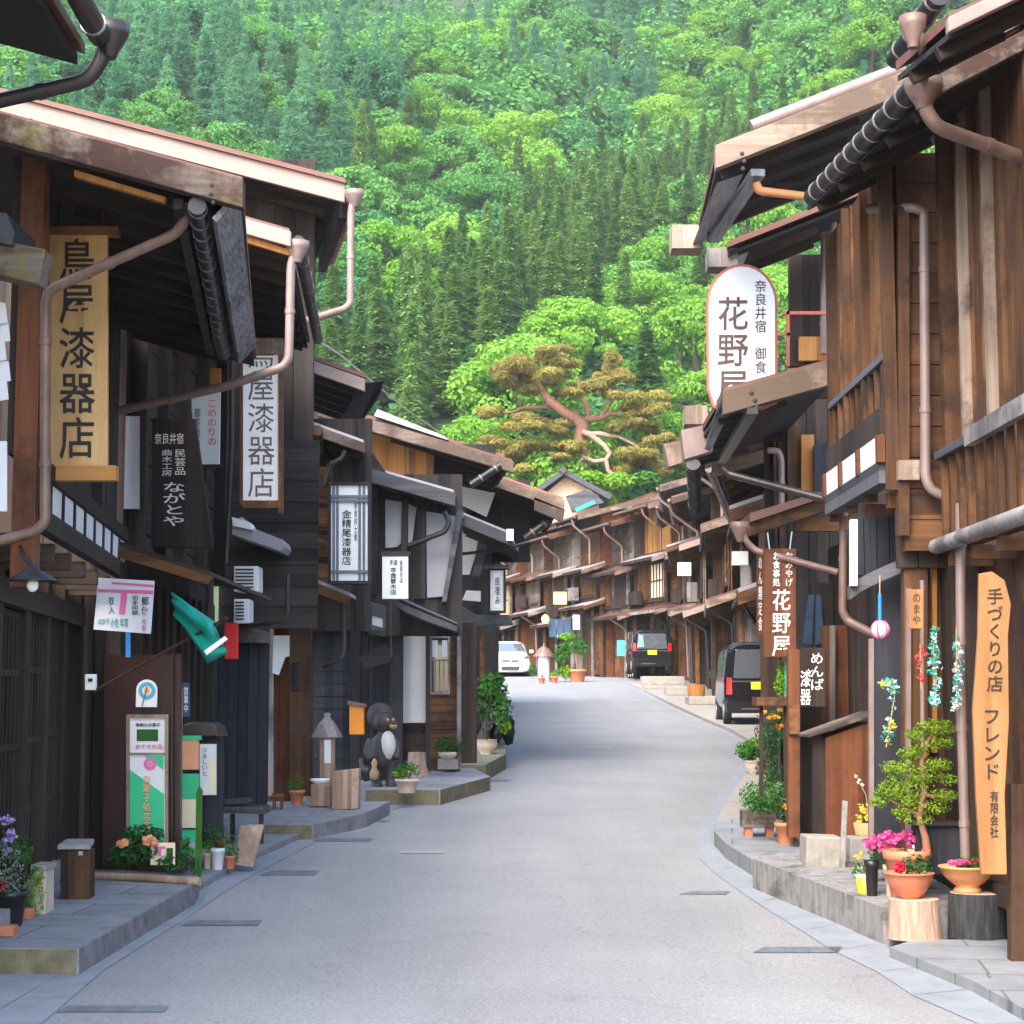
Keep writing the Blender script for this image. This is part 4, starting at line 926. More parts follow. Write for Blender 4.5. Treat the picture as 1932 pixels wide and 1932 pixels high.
m.build('frame', 'wood_red', t2)
for k in (.1, .45, .85): MB().beam((XB - .02, Ya + (Yb - Ya) * k, zw0 - .24), (XB + .8, Ya + (Yb - Ya) * k, zw0 - .24), .1, .1).build('beam_end', 'wood_red', h)
# gable wall facing the viewer
xL, xR_ = P(1697, 600, Ya).x, 2.95
MB().planks((xL, Ya), (xR_, Ya), P(1700, 1040, Ya).z, zt1, (0, -1), .2, jit=.012, horiz=True, seed=37).build('gable_wall', 'wood_brown_x', h)
MB().rect(1696, 390, 1716, 1010, Ya - .06, .1).build('post', 'wood_brown', h)
MB().rect(1696, 868, 1735, 905, Ya - .1, .14).build('beam_end', 'wood_pale', h)
spout(h, [P(1640, 394, Ya + .4), P(1725, 392, Ya - .12), P(1744, 400, Ya - .12), P(1746, 900, Ya - .12), P(1756, 925, Ya - .12), P(1812, 950, Ya - .12)], .032, 'pipe_pink')
# dark recess, curved pelmet and lower posts
XC = 2.75
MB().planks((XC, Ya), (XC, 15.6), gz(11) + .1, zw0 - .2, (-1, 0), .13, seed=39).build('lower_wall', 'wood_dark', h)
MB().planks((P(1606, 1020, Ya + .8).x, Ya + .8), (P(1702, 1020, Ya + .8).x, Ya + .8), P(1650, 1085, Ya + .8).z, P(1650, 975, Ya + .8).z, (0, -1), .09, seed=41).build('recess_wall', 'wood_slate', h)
m = MB()
for i in range(6):
    x0, x1 = 1604 + i * 17, 1621 + i * 17; f = lambda x: 1105 - ((x - 1604) / 100) ** .8 * 52
    m.poly([(x0, f(x0)), (x1, f(x1)), (x1, f(x1) + 26), (x0, f(x0) + 26)], Ya + .3, .1)
m.build('pelmet', 'wood_slate_grey_x', h)
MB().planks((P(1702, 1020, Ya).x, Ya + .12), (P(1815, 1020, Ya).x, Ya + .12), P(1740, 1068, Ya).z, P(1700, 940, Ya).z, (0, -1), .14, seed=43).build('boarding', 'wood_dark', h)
MB().rect(1605, 980, 1618, 1105, Ya + .25, .05).build('curtain', 'paper_white', h)
MB().rect(1652, 1078, 1716, 1640, Ya + .5, .08).build('shutter', 'wood_slate', h)
MB().rect(1706, 1072, 1750, 1660, Ya + .15, .1).build('post', 'wood_brown', h)
MB().rect(1750, 1060, 1812, 1640, Ya + .3, .06).build('door', 'wood_brown', h)
m = MB(); m.rect(1759, 1062, 1768, 1420, Ya + .24, .05); m.build('batten', 'wood_orange', h)
for x in (1640, 1710): MB().rect(x, 1205 if x < 1700 else 1110, x + 9, 1600, Ya + .1, .04).build('pole', 'pipe_pink', h)
MB().tube([P(1740, 1095, Ya + .0), P(1741, 1500, Ya + .0)], .016, 8).build('pole', 'pipe_pink', h)

# ---- third house: low roof with split pale gable board, signboards under it
h = thing('wooden_house', 'house with split pale gable board above the brown shop board with white letters', 'house', (2.6, 15, gz(15)), 'old wooden houses along the street')
n0, n1, f1, f0 = roofset(h, (1592, 672), (1366, 735), 13.4, (1295, 855), 46, 'roof_metal', 'wood_pale_x', 'soffit_black', vth=.1, name='lower_roof')
for (x, y) in ((1418, 742), (1424, 756), (1428, 768)): MB().blob(P(x, y, 13.298), .018, .004, .018, 8, 6).build('bolt_hole', 'ink_black', h)
MB().poly([(1362, 745), (1394, 740), (1342, 850), (1330, 845)], [13.4, 13.4, 15.0, 15.0], .06).build('eave_board', 'wood_eave', h)
along(h, 'eave_board', (1420, 775), (1362, 868), n1.z - .2, .08, .05, 'gutter_black')
MB().poly([(1285, 812), (1344, 798), (1346, 850), (1292, 866)], 15.2, .2).build('beam_end', 'pipe_pink', h)
MB().poly([(1253, 838), (1284, 830), (1290, 872), (1262, 880)], 15.6, .25).build('beam_end', 'wood_pale', h)
MB().rect(1293, 765, 1335, 800, 15.9, .25).build('beam_end', 'wood_pale', h)
gutter(h, P(1308, 876, 15.2), P(1312, 962, 15.8), .06, .12, 'gutter_black', 'iron')
spout(h, [P(1362, 882, 13.9), P(1376, 895, 13.9), P(1580, 948, 13.4)], .03, 'pipe_dark')
spout(h, [P(1398, 990, 14.6), P(1406, 1020, 14.6), P(1424, 1038, 14.6), P(1582, 1080, 14.3)], .028, 'pipe_copper', funnel=P(1396, 985, 14.6))
spout(h, [P(1592, 955, 13.3), P(1590, 1155, 13.3), P(1600, 1172, 13.3), P(1655, 1200, 13.1)], .032, 'pipe_copper')
spout(h, [P(1448, 850, 16.2), P(1468, 850, 16.2), P(1474, 868, 16.2), P(1474, 955, 16.2)], .03, 'pipe_pink')
spout(h, [P(1484, 418, 15.2), P(1540, 430, 15.2), P(1555, 442, 15.2), P(1554, 668, 15.2)], .03, 'pipe_pink')
MB().tube([P(1572, 400, 15.0), P(1576, 665, 15.0)], .028, 8).build('pole', 'wood_pale', h)
MB().rect(1490, 480, 1592, 690, 15.6, .1).build('upper_wall', 'wood_dark', h)
MB().rect(1508, 635, 1560, 680, 15.5, .05).build('panel', 'wood_orange', h)
m = MB(); m.rect(1476, 587, 1560, 593, 15.0, .03); m.rect(1484, 587, 1490, 690, 15.0, .03); m.rect(1463, 628, 1490, 633, 15.0, .03); m.build('railing', 'roof_tin_red', h)
MB().rect(1486, 800, 1512, 950, 16.4, .06).build('panel', 'wood_brown', h)
MB().rect(1512, 820, 1536, 945, 16.3, .04).build('panel', 'wood_orange', h)
MB().poly([(1536, 840), (1592, 825), (1592, 930), (1536, 945)], 16.2, .06).build('upper_wall', 'wood_slate', h)
MB().planks((2.35, 16.6), (4.5, 16.6), gz(16), 4.6, (0, -1), .2, seed=44).build('gable_wall', 'wood_dark', h)
MB().poly([(1412, 985), (1580, 935), (1582, 955), (1412, 1012)], 14.8, .1).build('verge_board', 'wood_brown_x', h)
MB().poly([(1415, 968), (1580, 918), (1580, 930), (1415, 985)], 14.7, .8).build('pent_roof', 'roof_metal', h)
MB().rect(1500, 975, 1600, 1002, 15.0, .1).build('lintel', 'wood_brown_x', h)
MB().rect(1488, 1225, 1509, 1580, 14.4, .12).build('post', 'wood_red', h)
MB().rect(1489, 1330, 1509, 1385, 14.36, .04).build('post_band', 'wood_warm', h)
MB().rect(1512, 1320, 1560, 1590, 14.9, .08).build('lower_wall', 'wood_dark', h)
MB().rect(1552, 1180, 1640, 1590, 14.8, .08).build('lower_wall', 'wood_red', h)
MB().rect(1530, 1100, 1610, 1250, 15.4, .08).build('lower_wall', 'wood_black', h)
m = MB(); m.rect(1566, 1180, 1576, 1420, 14.7, .04); m.rect(1632, 1190, 1644, 1420, 14.6, .04); m.build('post', 'wood_grey', h)
MB().planks((2.42, 16.5), (3.3, 24), gz(18), 4.2, (-1, 0), .2, seed=45).build('side_wall', 'wood_brown', h)
MB().prism([(1.9, 16.7, 4.6), (2.6, 24, 4.9), (6.5, 24, 6.3), (6.0, 16.7, 6.0)], (0, 0, .06)).build('roof', 'roof_metal', h)

# ================================================================= FAR RIGHT ROW AND THE HOUSES AT THE BEND
def row_house(label, A, B, seed, mats=('wood_brown', 'wood_brown_x'), zs=(2.7, 4.6, 6.3), deep=4.5, lit=False, garage=False, pipes=True):
    """a house whose front runs from A (near) to B (far): ground floor of posts, lattices and doors, pent roof, jettied upper floor with windows, second pent roof, main roof"""
    rr = random.Random(seed); A = Vector((A[0], A[1], 0)); B = Vector((B[0], B[1], 0)); t = (B - A).normalized(); L = (B - A).length
    n = Vector((-t.y, t.x, 0)); 
    g = gz(min(A.y, 80)); Z = Vector((0, 0, 1)); z1, z2, z3 = [g + z + rr.uniform(-.2, .2) for z in zs]
    h = thing('wooden_house', label, 'house', (A + B) / 2 + Z * g, 'old wooden houses along the street')
    pt = lambda s, o, z: A + t * s + n * o + Z * z
    MB().wall(pt(0, -.12, 0), pt(L, -.12, 0), g - .4, z1 + .3, n, .1).build('lower_wall', 'wood_dark', h)
    MB().wall(pt(0, 0, 0), pt(0, -deep, 0), g - .4, z3 + .4, -t, .1).build('gable_wall', mats[0], h)
    # ground floor bays: posts, doors, lattices, paper windows
    k = max(2, round(L / 1.3)); q = L / k
    for i in range(k + 1):
        c = pt(q * i, 0, 0); MB().beam(c + Z * (g - .1), c + Z * (z1 + .2), .13, .13, (0, 1, 0)).build('post', rr.choice(['wood_brown', 'wood_warm', 'wood_dark', 'wood_red', 'wood_grey']), h)
    for i in range(k):
        s0, s1 = q * i + .1, q * (i + 1) - .1; kind = 'dark' if garage else rr.choice(['lattice', 'door', 'boards', 'paper', 'lattice', 'dark'])
        if kind == 'lattice':
            m = MB(); nb = max(5, int((s1 - s0) / .12))
            for j in range(nb): c = pt(s0 + (s1 - s0) * (j + .5) / nb, -.05, 0); m.beam(c + Z * (g + .15), c + Z * (z1 - .25), .045, .04, (0, 1, 0))
            for zz in (g + .15, g + 1.1, z1 - .25): m.beam(pt(s0, -.05, zz), pt(s1, -.05, zz), .05, .06)
            m.build('lattice', rr.choice(['wood_dark', 'wood_brown', 'wood_red']), h)
        elif kind == 'boards': MB().planks(pt(s0, -.04, 0), pt(s1, -.04, 0), g + .05, z1 - .2, n, .2, seed=seed + i).build('boarding', rr.choice(['wood_brown', 'wood_warm', 'wood_grey']), h)
        elif kind in ('door', 'paper'):
            o = MB().wall(pt(s0, -.06, 0), pt(s1, -.06, 0), g + .1, g + 1.95, n, .04).build('door', rr.choice(['wood_red', 'wood_brown']) if kind == 'door' else 'paper_cream', h); m = MB()
            for j in range(5): c = pt(s0 + (s1 - s0) * j / 4, -.04, 0); m.beam(c + Z * (g + .1), c + Z * (g + 1.95), .05, .05, (0, 1, 0))
            for zz in (g + .7, g + 1.3, g + 1.95): m.beam(pt(s0, -.04, zz), pt(s1, -.04, zz), .05, .05)
            m.build('frame', 'wood_dark', o)
        else: MB().wall(pt(s0, -.09, 0), pt(s1, -.09, 0), g, z1 - .3, n, .02).build('doorway', 'soffit_black', h)  # near-black sheet painted for the shade inside an open doorway
    def eave(z, out, rise, back, nm, mt, vm, ov=.25):
        a0, a1 = pt(-ov, out, z), pt(L + .1, out, z); b0, b1 = pt(-ov, -back, z + rise), pt(L + .1, -back, z + rise)
        MB().prism([a0, a1, b1, b0], Z * .06).build(nm, mt, h)
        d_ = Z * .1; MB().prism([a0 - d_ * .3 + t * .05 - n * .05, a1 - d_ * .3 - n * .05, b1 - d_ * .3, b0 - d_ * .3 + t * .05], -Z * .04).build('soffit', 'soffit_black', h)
        MB().beam(pt(-ov, out, z - .02), pt(L + .1, out, z - .02), .04, .12).build('fascia', rr.choice(['wood_dark', 'wood_grey', 'wood_brown']), h)
        MB().prism([a0, b0, b0 - Z * .17, a0 - Z * .17], -t * .05).build('verge_board', vm, h)
        for j in range(int(L / .9) + 1): MB().beam(pt(.2 + j * .9, -.1, z + rise * .4 - .16), pt(.2 + j * .9, out - .1, z - .12), .08, .09).build('rafter', 'wood_brown_x', h)
    V = lambda: rr.choice(['wood_grey_x', 'wood_pale_x', 'wood_brown_x', 'metal_fascia'])
    eave(z1, .85, .32, .1, 'pent_roof', rr.choice(['roof_metal', 'roof_grey', 'roof_metal']), V())
    # upper floor
    o1 = .28
    MB().planks(pt(0, o1, 0), pt(L, o1, 0), z1 + .25, z2 + .35, n, .2, horiz=rr.random() < .5, jit=.02, seed=seed + 7).build('upper_wall', mats[1], h)
    m_ = max(2, round(L / 1.6)); q = L / m_
    for i in range(m_):
        s0, s1 = q * i + .2, q * (i + 1) - .2; zb_, zt_ = z1 + .55, z2 - .15; kind = rr.choice(['shoji', 'lattice', 'dark', 'boards', 'lattice'])
        if kind == 'boards': continue
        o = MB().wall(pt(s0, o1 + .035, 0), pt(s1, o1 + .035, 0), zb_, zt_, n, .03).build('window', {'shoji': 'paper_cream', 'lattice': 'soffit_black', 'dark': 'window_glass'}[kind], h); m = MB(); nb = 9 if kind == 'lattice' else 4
        for j in range(nb + 1): c = pt(s0 + (s1 - s0) * j / nb, o1 + .06, 0); m.beam(c + Z * zb_, c + Z * zt_, .04, .04, (0, 1, 0))
        for zz in (zb_, (zb_ + zt_) / 2, zt_): m.beam(pt(s0, o1 + .06, zz), pt(s1, o1 + .06, zz), .05, .05)
        m.build('frame', rr.choice(['wood_warm', 'wood_brown', 'wood_dark']), o)
    MB().beam(pt(0, o1 + .07, z1 + .45), pt(L, o1 + .07, z1 + .45), .06, .1).build('rail', 'wood_dark', h)
    eave(z2, .95, .34, .1, 'upper_pent_roof', rr.choice(['roof_metal', 'roof_grey']), V())
    MB().planks(pt(0, .02, 0), pt(L, .02, 0), z2 + .3, z3 + .3, n, .18, horiz=True, jit=.02, seed=seed + 9).build('attic_wall', rr.choice(['wood_pale_x', 'wood_orange', 'wood_brown_x']) if lit else mats[1], h)  # lit houses: sunlight is put into the choice of attic board colour
    eave(z3, 1.15, deep * .28 + .3, deep, 'roof', 'roof_metal', V(), .4)
    gutter(h, pt(-.2, 1.22, z3 - .03), pt(L, 1.22, z3 - .03), .05, 1.6, 'pipe_copper', 'pipe_dark')
    sp = rr.uniform(.1, .5)
    if pipes: spout(h, [pt(sp, 1.2, z3 - .1), pt(sp, 1.15, z3 - .35), pt(sp, .42, z3 - .9), pt(sp, .42, z2 + .3)], .045, rr.choice(['pipe_pink', 'pipe_copper']))
    if pipes: spout(h, [pt(sp + .2, .85, z1 - .1), pt(sp + .2, .2, z1 - .5), pt(sp + .2, .15, g + .3)], .04, rr.choice(['pipe_pink', 'pipe_dark']))
    if rr.random() < .6:
        s0 = rr.uniform(.3, L - 1.2); MB().obox(pt(s0 + .4, .6, z1 + .62), t * .4, n * .15, Z * .28).build('ventilation_box', rr.choice(['wood_grey', 'steel', 'wood_dark']), h)
    return h
row_house('plain brown house in the gap behind the brown hanging board, right side', (3.9, 24.2), (5.5, 34), 96, zs=(2.4, 3.3, 4.1), pipes=False)
row_house('house with pent roofs and lattices right behind the black van', (5.7, 38), (6.3, 44.5), 101, ('wood_brown', 'wood_grey_x'))
row_house('second house up the row beyond the black van', (5.65, 44.5), (6.3, 51), 117, ('wood_grey', 'wood_brown_x'))
row_house('third house of the far right row, with pale verge ends', (5.7, 51), (6.4, 57.5), 131, ('wood_brown', 'wood_pale_x'), (2.5, 4.2, 5.8))
row_house('fourth house of the far right row, just before the small black wagon', (5.9, 57.5), (6.6, 64), 137, ('wood_dark', 'wood_grey_x'), (2.7, 4.6, 6.3))
row_house('house beside the small black wagon with overlapping brown eaves', (6.4, 64), (6.9, 70.3), 149, ('wood_brown', 'wood_pale_x'), (2.8, 4.7, 6.5))
labs = ['house with sunlit orange attic boards where the road bends', 'narrow dark house right of the blue sign at the bend', 'reddish brown house at the bend right of the round green shrub', 'grey boarded house directly behind the round green shrub at the bend', 'house with pale upper boards and the glowing lantern at the bend', 'brown house between the pillar lantern and the white car', 'dark house with open garage behind the white car']
mt = [('wood_warm', 'wood_brown_x'), ('wood_dark', 'wood_grey_x'), ('wood_red', 'wood_brown_x'), ('wood_grey', 'wood_pale_x'), ('wood_brown', 'wood_pale_x'), ('wood_red', 'wood_grey_x'), ('wood_dark', 'wood_dark_x')]
for i, (x, y) in enumerate([(6.3, 70.7), (5.0, 73.4), (3.75, 75.9), (2.6, 78.3), (1.45, 80.6), (.2, 82.9), (-1.1, 85.2)]):
    row_house(labs[i], (x, y), (x - (.95 if i < 6 else 2.2), y + 3.3), 163 + i * 8, mt[i], [(2.7, 4.8, 6.8), (2.4, 4.3, 6.1), (2.8, 4.6, 6.6), (2.3, 4.4, 6.0), (2.7, 4.5, 6.4), (2.4, 4.2, 5.9), (2.8, 4.6, 6.2)][i], deep=4.0, lit=i in (0, 4), garage=i == 6)
# gabled house above the bend
h = thing('gabled_house', 'peach plastered gable house with grey tile roof below the big pine', 'house', (P(1085, 960, 92).x, 92, terrain(3, 92)), 'old wooden houses along the street')
MB().poly([(1018, 940), (1066, 900), (1130, 930), (1130, 1030), (1018, 1030)], 92, 5).build('wall', 'plaster_peach', h)
for q in ([(1004, 925), (1062, 884), (1066, 893), (1012, 932)], [(1062, 884), (1156, 934), (1150, 942), (1062, 893)]):
    MB().poly(q, 91.2, 7).build('roof', 'roof_tile', h)
MB().poly([(1055, 886), (1062, 878), (1070, 888), (1062, 894)], 91.0, 7).build('ridge', 'roof_tile', h)
MB().poly([(1068, 936), (1112, 922), (1140, 948), (1080, 966)], 91.0, .4).build('lower_roof', 'wood_slate_grey_x', h)
MB().poly([(1084, 960), (1120, 944), (1124, 950), (1088, 966)], 90.8, .3).build('awning', 'cloth_teal', h)
MB().poly([(1120, 968), (1232, 928), (1252, 935), (1252, 990), (1120, 1000)], 86, 4).build('annex', 'wood_brown_x', h)
# ================================================================= SIGNS (each hangs from or stands by a house: a thing of its own)
def signboard(label, pts, d, th, mat, name='signboard', cat='sign', group=None, bevel=.004):
    xs = [p[0] for p in pts]; ys = [p[1] for p in pts]
    t = thing(name, label, cat, P((min(xs) + max(xs)) / 2, max(ys), d + th / 2), group)
    b = MB().poly(pts, d, th).build('board', mat, t, bevel); return t, b
def rc(x0, y0, x1, y1): return [(x0, y0), (x0, y1), (x1, y1), (x1, y0)]
def vert(t, s, box, d, mat, bold=.02): return lettering(t, '\n'.join(s), box, d - .003, mat, bold=bold)
d = 9.85
t, b = signboard('tall golden wooden signboard with black brush characters hanging under the mossy eave', rc(92, 437, 202, 882), d, .04, 'wood_gold_lit')
MB().rect(80, 427, 222, 442, d - .02, .08).build('top_rail', 'wood_warm_x', t); MB().rect(88, 878, 218, 906, d - .02, .08).build('bottom_rail', 'wood_gold_x', t)
vert(t, '鳥屋漆器店', (112, 450, 180, 865), d, 'ink_black', .03)
m = MB(); m.tube([P(110, 428, d), P(112, 385, d)], .006, 6); m.tube([P(195, 428, d), P(193, 390, d)], .006, 6); m.build('hanger', 'iron', t)
d = 14.1
t, b = signboard('dark brown tapered board with white kana, hanging behind the golden signboard', [(287, 790), (285, 1032), (402, 1034), (368, 790)], d, .05, 'wood_dark')
lettering(t, '奈良井宿', (292, 817, 346, 838), d - .003, 'ink_white', bold=.0); vert(t, '民芸品', (330, 848, 350, 896), d, 'ink_white', .01); vert(t, '曲木工房', (305, 848, 325, 898), d, 'ink_white', .0)
vert(t, 'ながとや', (308, 910, 350, 992), d, 'ink_white', .03)
d = 16.2
t, b = signboard('white paper notice with red and green brush writing under the long drainpipe', [(352, 748), (355, 876), (414, 876), (416, 730)], d, .03, 'paper_white')
vert(t, '御茶師の宿', (360, 770, 378, 864), d, 'ink_blue', .02); vert(t, 'こめのりの', (392, 755, 408, 840), d, 'ink_red', .0)
MB().rect(352, 876, 418, 882, d - .01, .05).build('bottom_rail', 'wood_dark_x', t)
d = 15.6
t, b = signboard('white weathered vertical signboard in a worn wooden frame with five black characters', rc(457, 668, 526, 945), d, .05, 'plaster_white')
m = MB(); m.rect(452, 662, 458, 952, d - .02, .09); m.rect(525, 662, 533, 968, d - .02, .09); m.rect(458, 944, 525, 958, d - .02, .09); m.build('frame', 'wood_warm', t)
vert(t, '鳥屋漆器店', (468, 640, 518, 938), d, 'ink_grey', .0)
MB().rect(452, 638, 533, 668, d - .025, .06).build('top_board', 'wood_pale_x', t)
d = 17.6
t, b = signboard('white lantern sign in a blue checked frame with black characters', rc(624, 915, 694, 1096), d, .14, 'paper_white')
m = MB()
for x in (627, 634, 676, 684): m.rect(x, 915, x + 5, 1096, d - .012, .012)
for y in (934, 942, 1076): m.rect(624, y, 694, y + 5, d - .024, .012)
m.build('lattice', 'slate_lattice', t)
m = MB(); frame_rect(m, 620, 910, 698, 1101, d - .035, 4, .2); m.build('frame', 'wood_slate', t)
vert(t, '金精尾漆器店', (645, 962, 663, 1066), d, 'ink_black', .03); vert(t, '奈良井土産', (668, 948, 674, 1020), d, 'ink_black', .0)
d = 18.9
t, b = signboard('small white sign with black column of writing on the black timbered house', rc(721, 1049, 770, 1130), d, .05, 'paper_white')
vert(t, '本金曽木店', (736, 1070, 748, 1122), d, 'ink_black', .02); vert(t, '民芸の店', (754, 1058, 760, 1100), d, 'ink_black', .0); lettering(t, '手造', (735, 1056, 750, 1066), d - .003, 'ink_black', bold=.01)
m = MB(); m.rect(718, 1040, 774, 1049, d - .01, .08); m.build('top_rail', 'wood_black_x', t)
MB().tube([P(738, 1130, d), P(738, 1240, d)], .018, 6).build('pole', 'iron', t)
d = 23.6
t, b = signboard('narrow pale lantern sign with small roof at the road bend on the left', rc(925, 1076, 950, 1152), d, .12, 'plaster_white')
m = MB(); frame_rect(m, 921, 1072, 954, 1156, d - .02, 4, .16); m.build('frame', 'wood_black', t)
MB().poly([(914, 1066), (958, 1066), (962, 1072), (912, 1072)], d - .1, .3).build('roof', 'wood_slate_grey_x', t); MB().rect(932, 1082, 945, 1148, d - .015, .01).build('panel', 'paper_white', t)
vert(t, '民宿み', (934, 1090, 943, 1140), d - .02, 'ink_black', .02)
# postal notice with pink bars
d = 12.1
t, b = signboard('white postal sign with pink bars above the maroon panel', [(185, 1090), (176, 1188), (284, 1196), (291, 1096)], d, .02, 'paper_white', cat='post sign')
m = MB(); m.poly([(210, 1098), (210, 1102), (290, 1108), (290, 1103)], d - .004, .004); m.poly([(185, 1111), (185, 1117), (289, 1121), (289, 1114)], d - .004, .004); m.poly([(229, 1119), (224, 1159), (236, 1159), (240, 1119)], d - .0045, .004)
m.build('postal_mark', 'ink_pink', t)
vert(t, '郵便', (267, 1126, 281, 1160), d, 'ink_black', .03); vert(t, '切手印紙', (249, 1124, 261, 1160), d, 'ink_black', .02); vert(t, '収入', (205, 1126, 216, 1158), d, 'ink_blue', .03)
lettering(t, 'はがき', (186, 1166, 206, 1178), d - .003, 'cyan_paint', bold=0); lettering(t, '小包 年賀', (208, 1166, 242, 1184), d - .003, 'cyan_paint', bold=0); vert(t, '宅配', (268, 1168, 276, 1190), d, 'ink_pink', .0)
# round top plaque, framed poster, on the maroon panel
d = 13.0
t, b = signboard('round topped white plaque with blue ring and orange dot on the maroon panel', [(256, 1334)] + [(277 - 20 * math.cos(a * math.pi / 10), 1302 - 20 * math.sin(a * math.pi / 10)) for a in range(11)] + [(296, 1334)], d, .012, 'paper_white', name='plaque', cat='plaque', bevel=0)
def disc(cx, cy, r0, r1, d, mat, t, name):
    m = MB(); n = 24; a = [P(cx + r1 * math.cos(2 * math.pi * i / n), cy + r1 * math.sin(2 * math.pi * i / n), d) for i in range(n)]; c = [P(cx + r0 * math.cos(2 * math.pi * i / n), cy + r0 * math.sin(2 * math.pi * i / n), d) for i in range(n)]
    m.add(a + c, [(i, (i + 1) % n, n + (i + 1) % n, n + i) for i in range(n)]); return m.build(name, mat, t)
disc(277, 1303, 9, 16, d - .004, 'cyan_paint', t, 'ring'); disc(277, 1303, .2, 5.5, d - .004, 'plastic_orange', t, 'dot'); MB().tube([P(277, 1296, d - .006), P(268, 1332, d - .006)], .004, 5).build('cord', 'ink_blue', t)
d = 12.98
t, b = signboard('tall framed poster with white top and green field, leaning on the maroon panel', rc(243, 1353, 313, 1590), d, .02, 'paper_white', name='poster', cat='poster', bevel=0)
m = MB(); frame_rect(m, 238, 1348, 317, 1592, d - .015, 6, .04); m.rect(244, 1420, 311, 1424, d - .01, .02); m.build('frame', 'wood_pale', t)
m = MB(); m.poly([(245, 1452), (245, 1590), (309, 1590), (309, 1498)], d - .004, .004); m.poly([(272, 1426), (308, 1426), (308, 1452)], d - .004, .004); m.build('green_field', 'poster_green', t)
disc(283, 1441, 5, 12, d - .005, 'ink_pink', t, 'flower_mark'); disc(283, 1441, .2, 3, d - .005, 'ink_pink', t, 'flower_centre')
vert(t, 'お菓子処奈良', (269, 1462, 285, 1566), d - .006, 'petal_peach', .02)
MB().rect(258, 1376, 298, 1398, d - .004, .004).build('photo_print', 'leaf_dark', t); lettering(t, '季節のお菓子', (256, 1364, 302, 1371), d - .004, 'ink_black', bold=0); lettering(t, 'おすすめ品', (256, 1404, 306, 1413), d - .004, 'ink_pink', bold=0)
# leaflet rack
d = 13.3
t = thing('leaflet_rack', 'tall narrow rack of green and straw coloured leaflets beside the maroon panel', 'rack', P(357, 1620, d))
m = MB(); m.rect(338, 1300, 343, 1640, d, .03); m.rect(340, 1590, 374, 1600, d, .12); m.build('stand', 'steel', t)
for (y0, y1, mt) in ((1393, 1452, 'petal_peach'), (1460, 1508, 'poster_green'), (1508, 1562, 'paper_cream'), (1566, 1612, 'poster_green')):
    MB().rect(344, y0, 374, y1, d + .02, .05).build('leaflet_pocket', mt, t)
MB().rect(342, 1388, 378, 1396, d + .01, .07).build('header', 'poster_green', t)
t, b = signboard('white menu card with blue kana on the black cabinet', rc(377, 1404, 408, 1500), 13.55, .015, 'paper_white', name='menu_card', cat='card', bevel=0)
vert(t, 'つるしいと', (381, 1412, 391, 1464), 13.55, 'ink_blue', .02); MB().rect(394, 1432, 407, 1498, 13.546, .003).build('photo_print', 'paper_cream', t)
t = thing('cabinet', 'black cabinet with a rounded lid behind the leaflet rack', 'cabinet', P(378, 1600, 13.8))
MB().rect(346, 1388, 410, 1602, 13.75, .3).build('body', 'wood_slate', t); m = MB(); m.poly([(342, 1390), (345, 1368), (360, 1362), (395, 1364), (408, 1372), (414, 1390)], 13.65, .45); m.build('lid', 'pipe_dark', t, .01)
t, b = signboard('narrow indigo cloth banner with white letters beside the post of the maroon panel', rc(344, 1288, 358, 1352), 13.5, .006, 'cloth_indigo', name='banner', cat='banner', bevel=0); vert(t, '営業中', (347, 1296, 355, 1344), 13.5, 'ink_white', .01)
# flag on a slanting bamboo pole
t = thing('flag', 'green cloth flag drooping from a slanting bamboo pole', 'flag', P(286, 1235, 11.4))
MB().tube([P(178, 1304, 11.9), P(300, 1236, 11.5), P(428, 1166, 11.1)], .011, 7).build('pole', 'wood_brown', t)
m = MB(); rows = []
for i in range(10):
    u = i / 9
    a = P(322 + 78 * u, 1118 + 52 * u, 11.4 - .25 * u); b = P(330 + 98 * u ** .8 * .6, 1160 + 92 * u ** .9, 11.42 - .25 * u)
    rows.append([a + (b - a) * (j / 6) + Vector((0, .06 * math.sin(j * 1.9 + i * .25), 0)) for j in range(7)])
rows.append([P(412 + j * 3, 1196 + j * 6, 11.16 + .04 * math.sin(j * 2)) for j in range(7)])
vs = [p for r_ in rows for p in r_]; m.add(vs, [(i * 7 + j, i * 7 + j + 1, (i + 1) * 7 + j + 1, (i + 1) * 7 + j) for i in range(10) for j in range(6)], True)
o = m.build('cloth', 'cloth_green', t); sd_ = o.modifiers.new('thickness', 'SOLIDIFY'); sd_.thickness = .006
MB().poly([(385, 1228), (424, 1200), (430, 1206), (390, 1236)], 11.05, .004).build('stripe', 'ink_white', t)
t, b = signboard('small plain red sign panel hanging beyond the green flag', rc(424, 1175, 449, 1243), 16.0, .03, 'red_sign')
t, b = signboard('blue cloth strip hanging above the maroon panel', rc(237, 1188, 246, 1240), 12.9, .008, 'cloth_blue', name='cloth_strip', cat='cloth', bevel=0)
# left edge: white pleated paper and pale sign
t = thing('paper_streamer', 'white zigzag paper streamer hanging at the left edge', 'decoration', P(5, 760, 8.8))
m = MB()
for i, (x, y) in enumerate([(0, 590), (5, 625), (-2, 660), (6, 700), (2, 735)]): m.poly([(x - 22, y - 25), (x + 10, y - 18), (x + 14, y + 18), (x - 18, y + 24)], 8.8 + .03 * (i % 2), .006)
m.build('streamer', 'paper_white', t)
t, b = signboard('pale paper sign at the left edge under the white streamer', rc(-30, 832, 12, 965), 8.8, .02, 'paper_white')
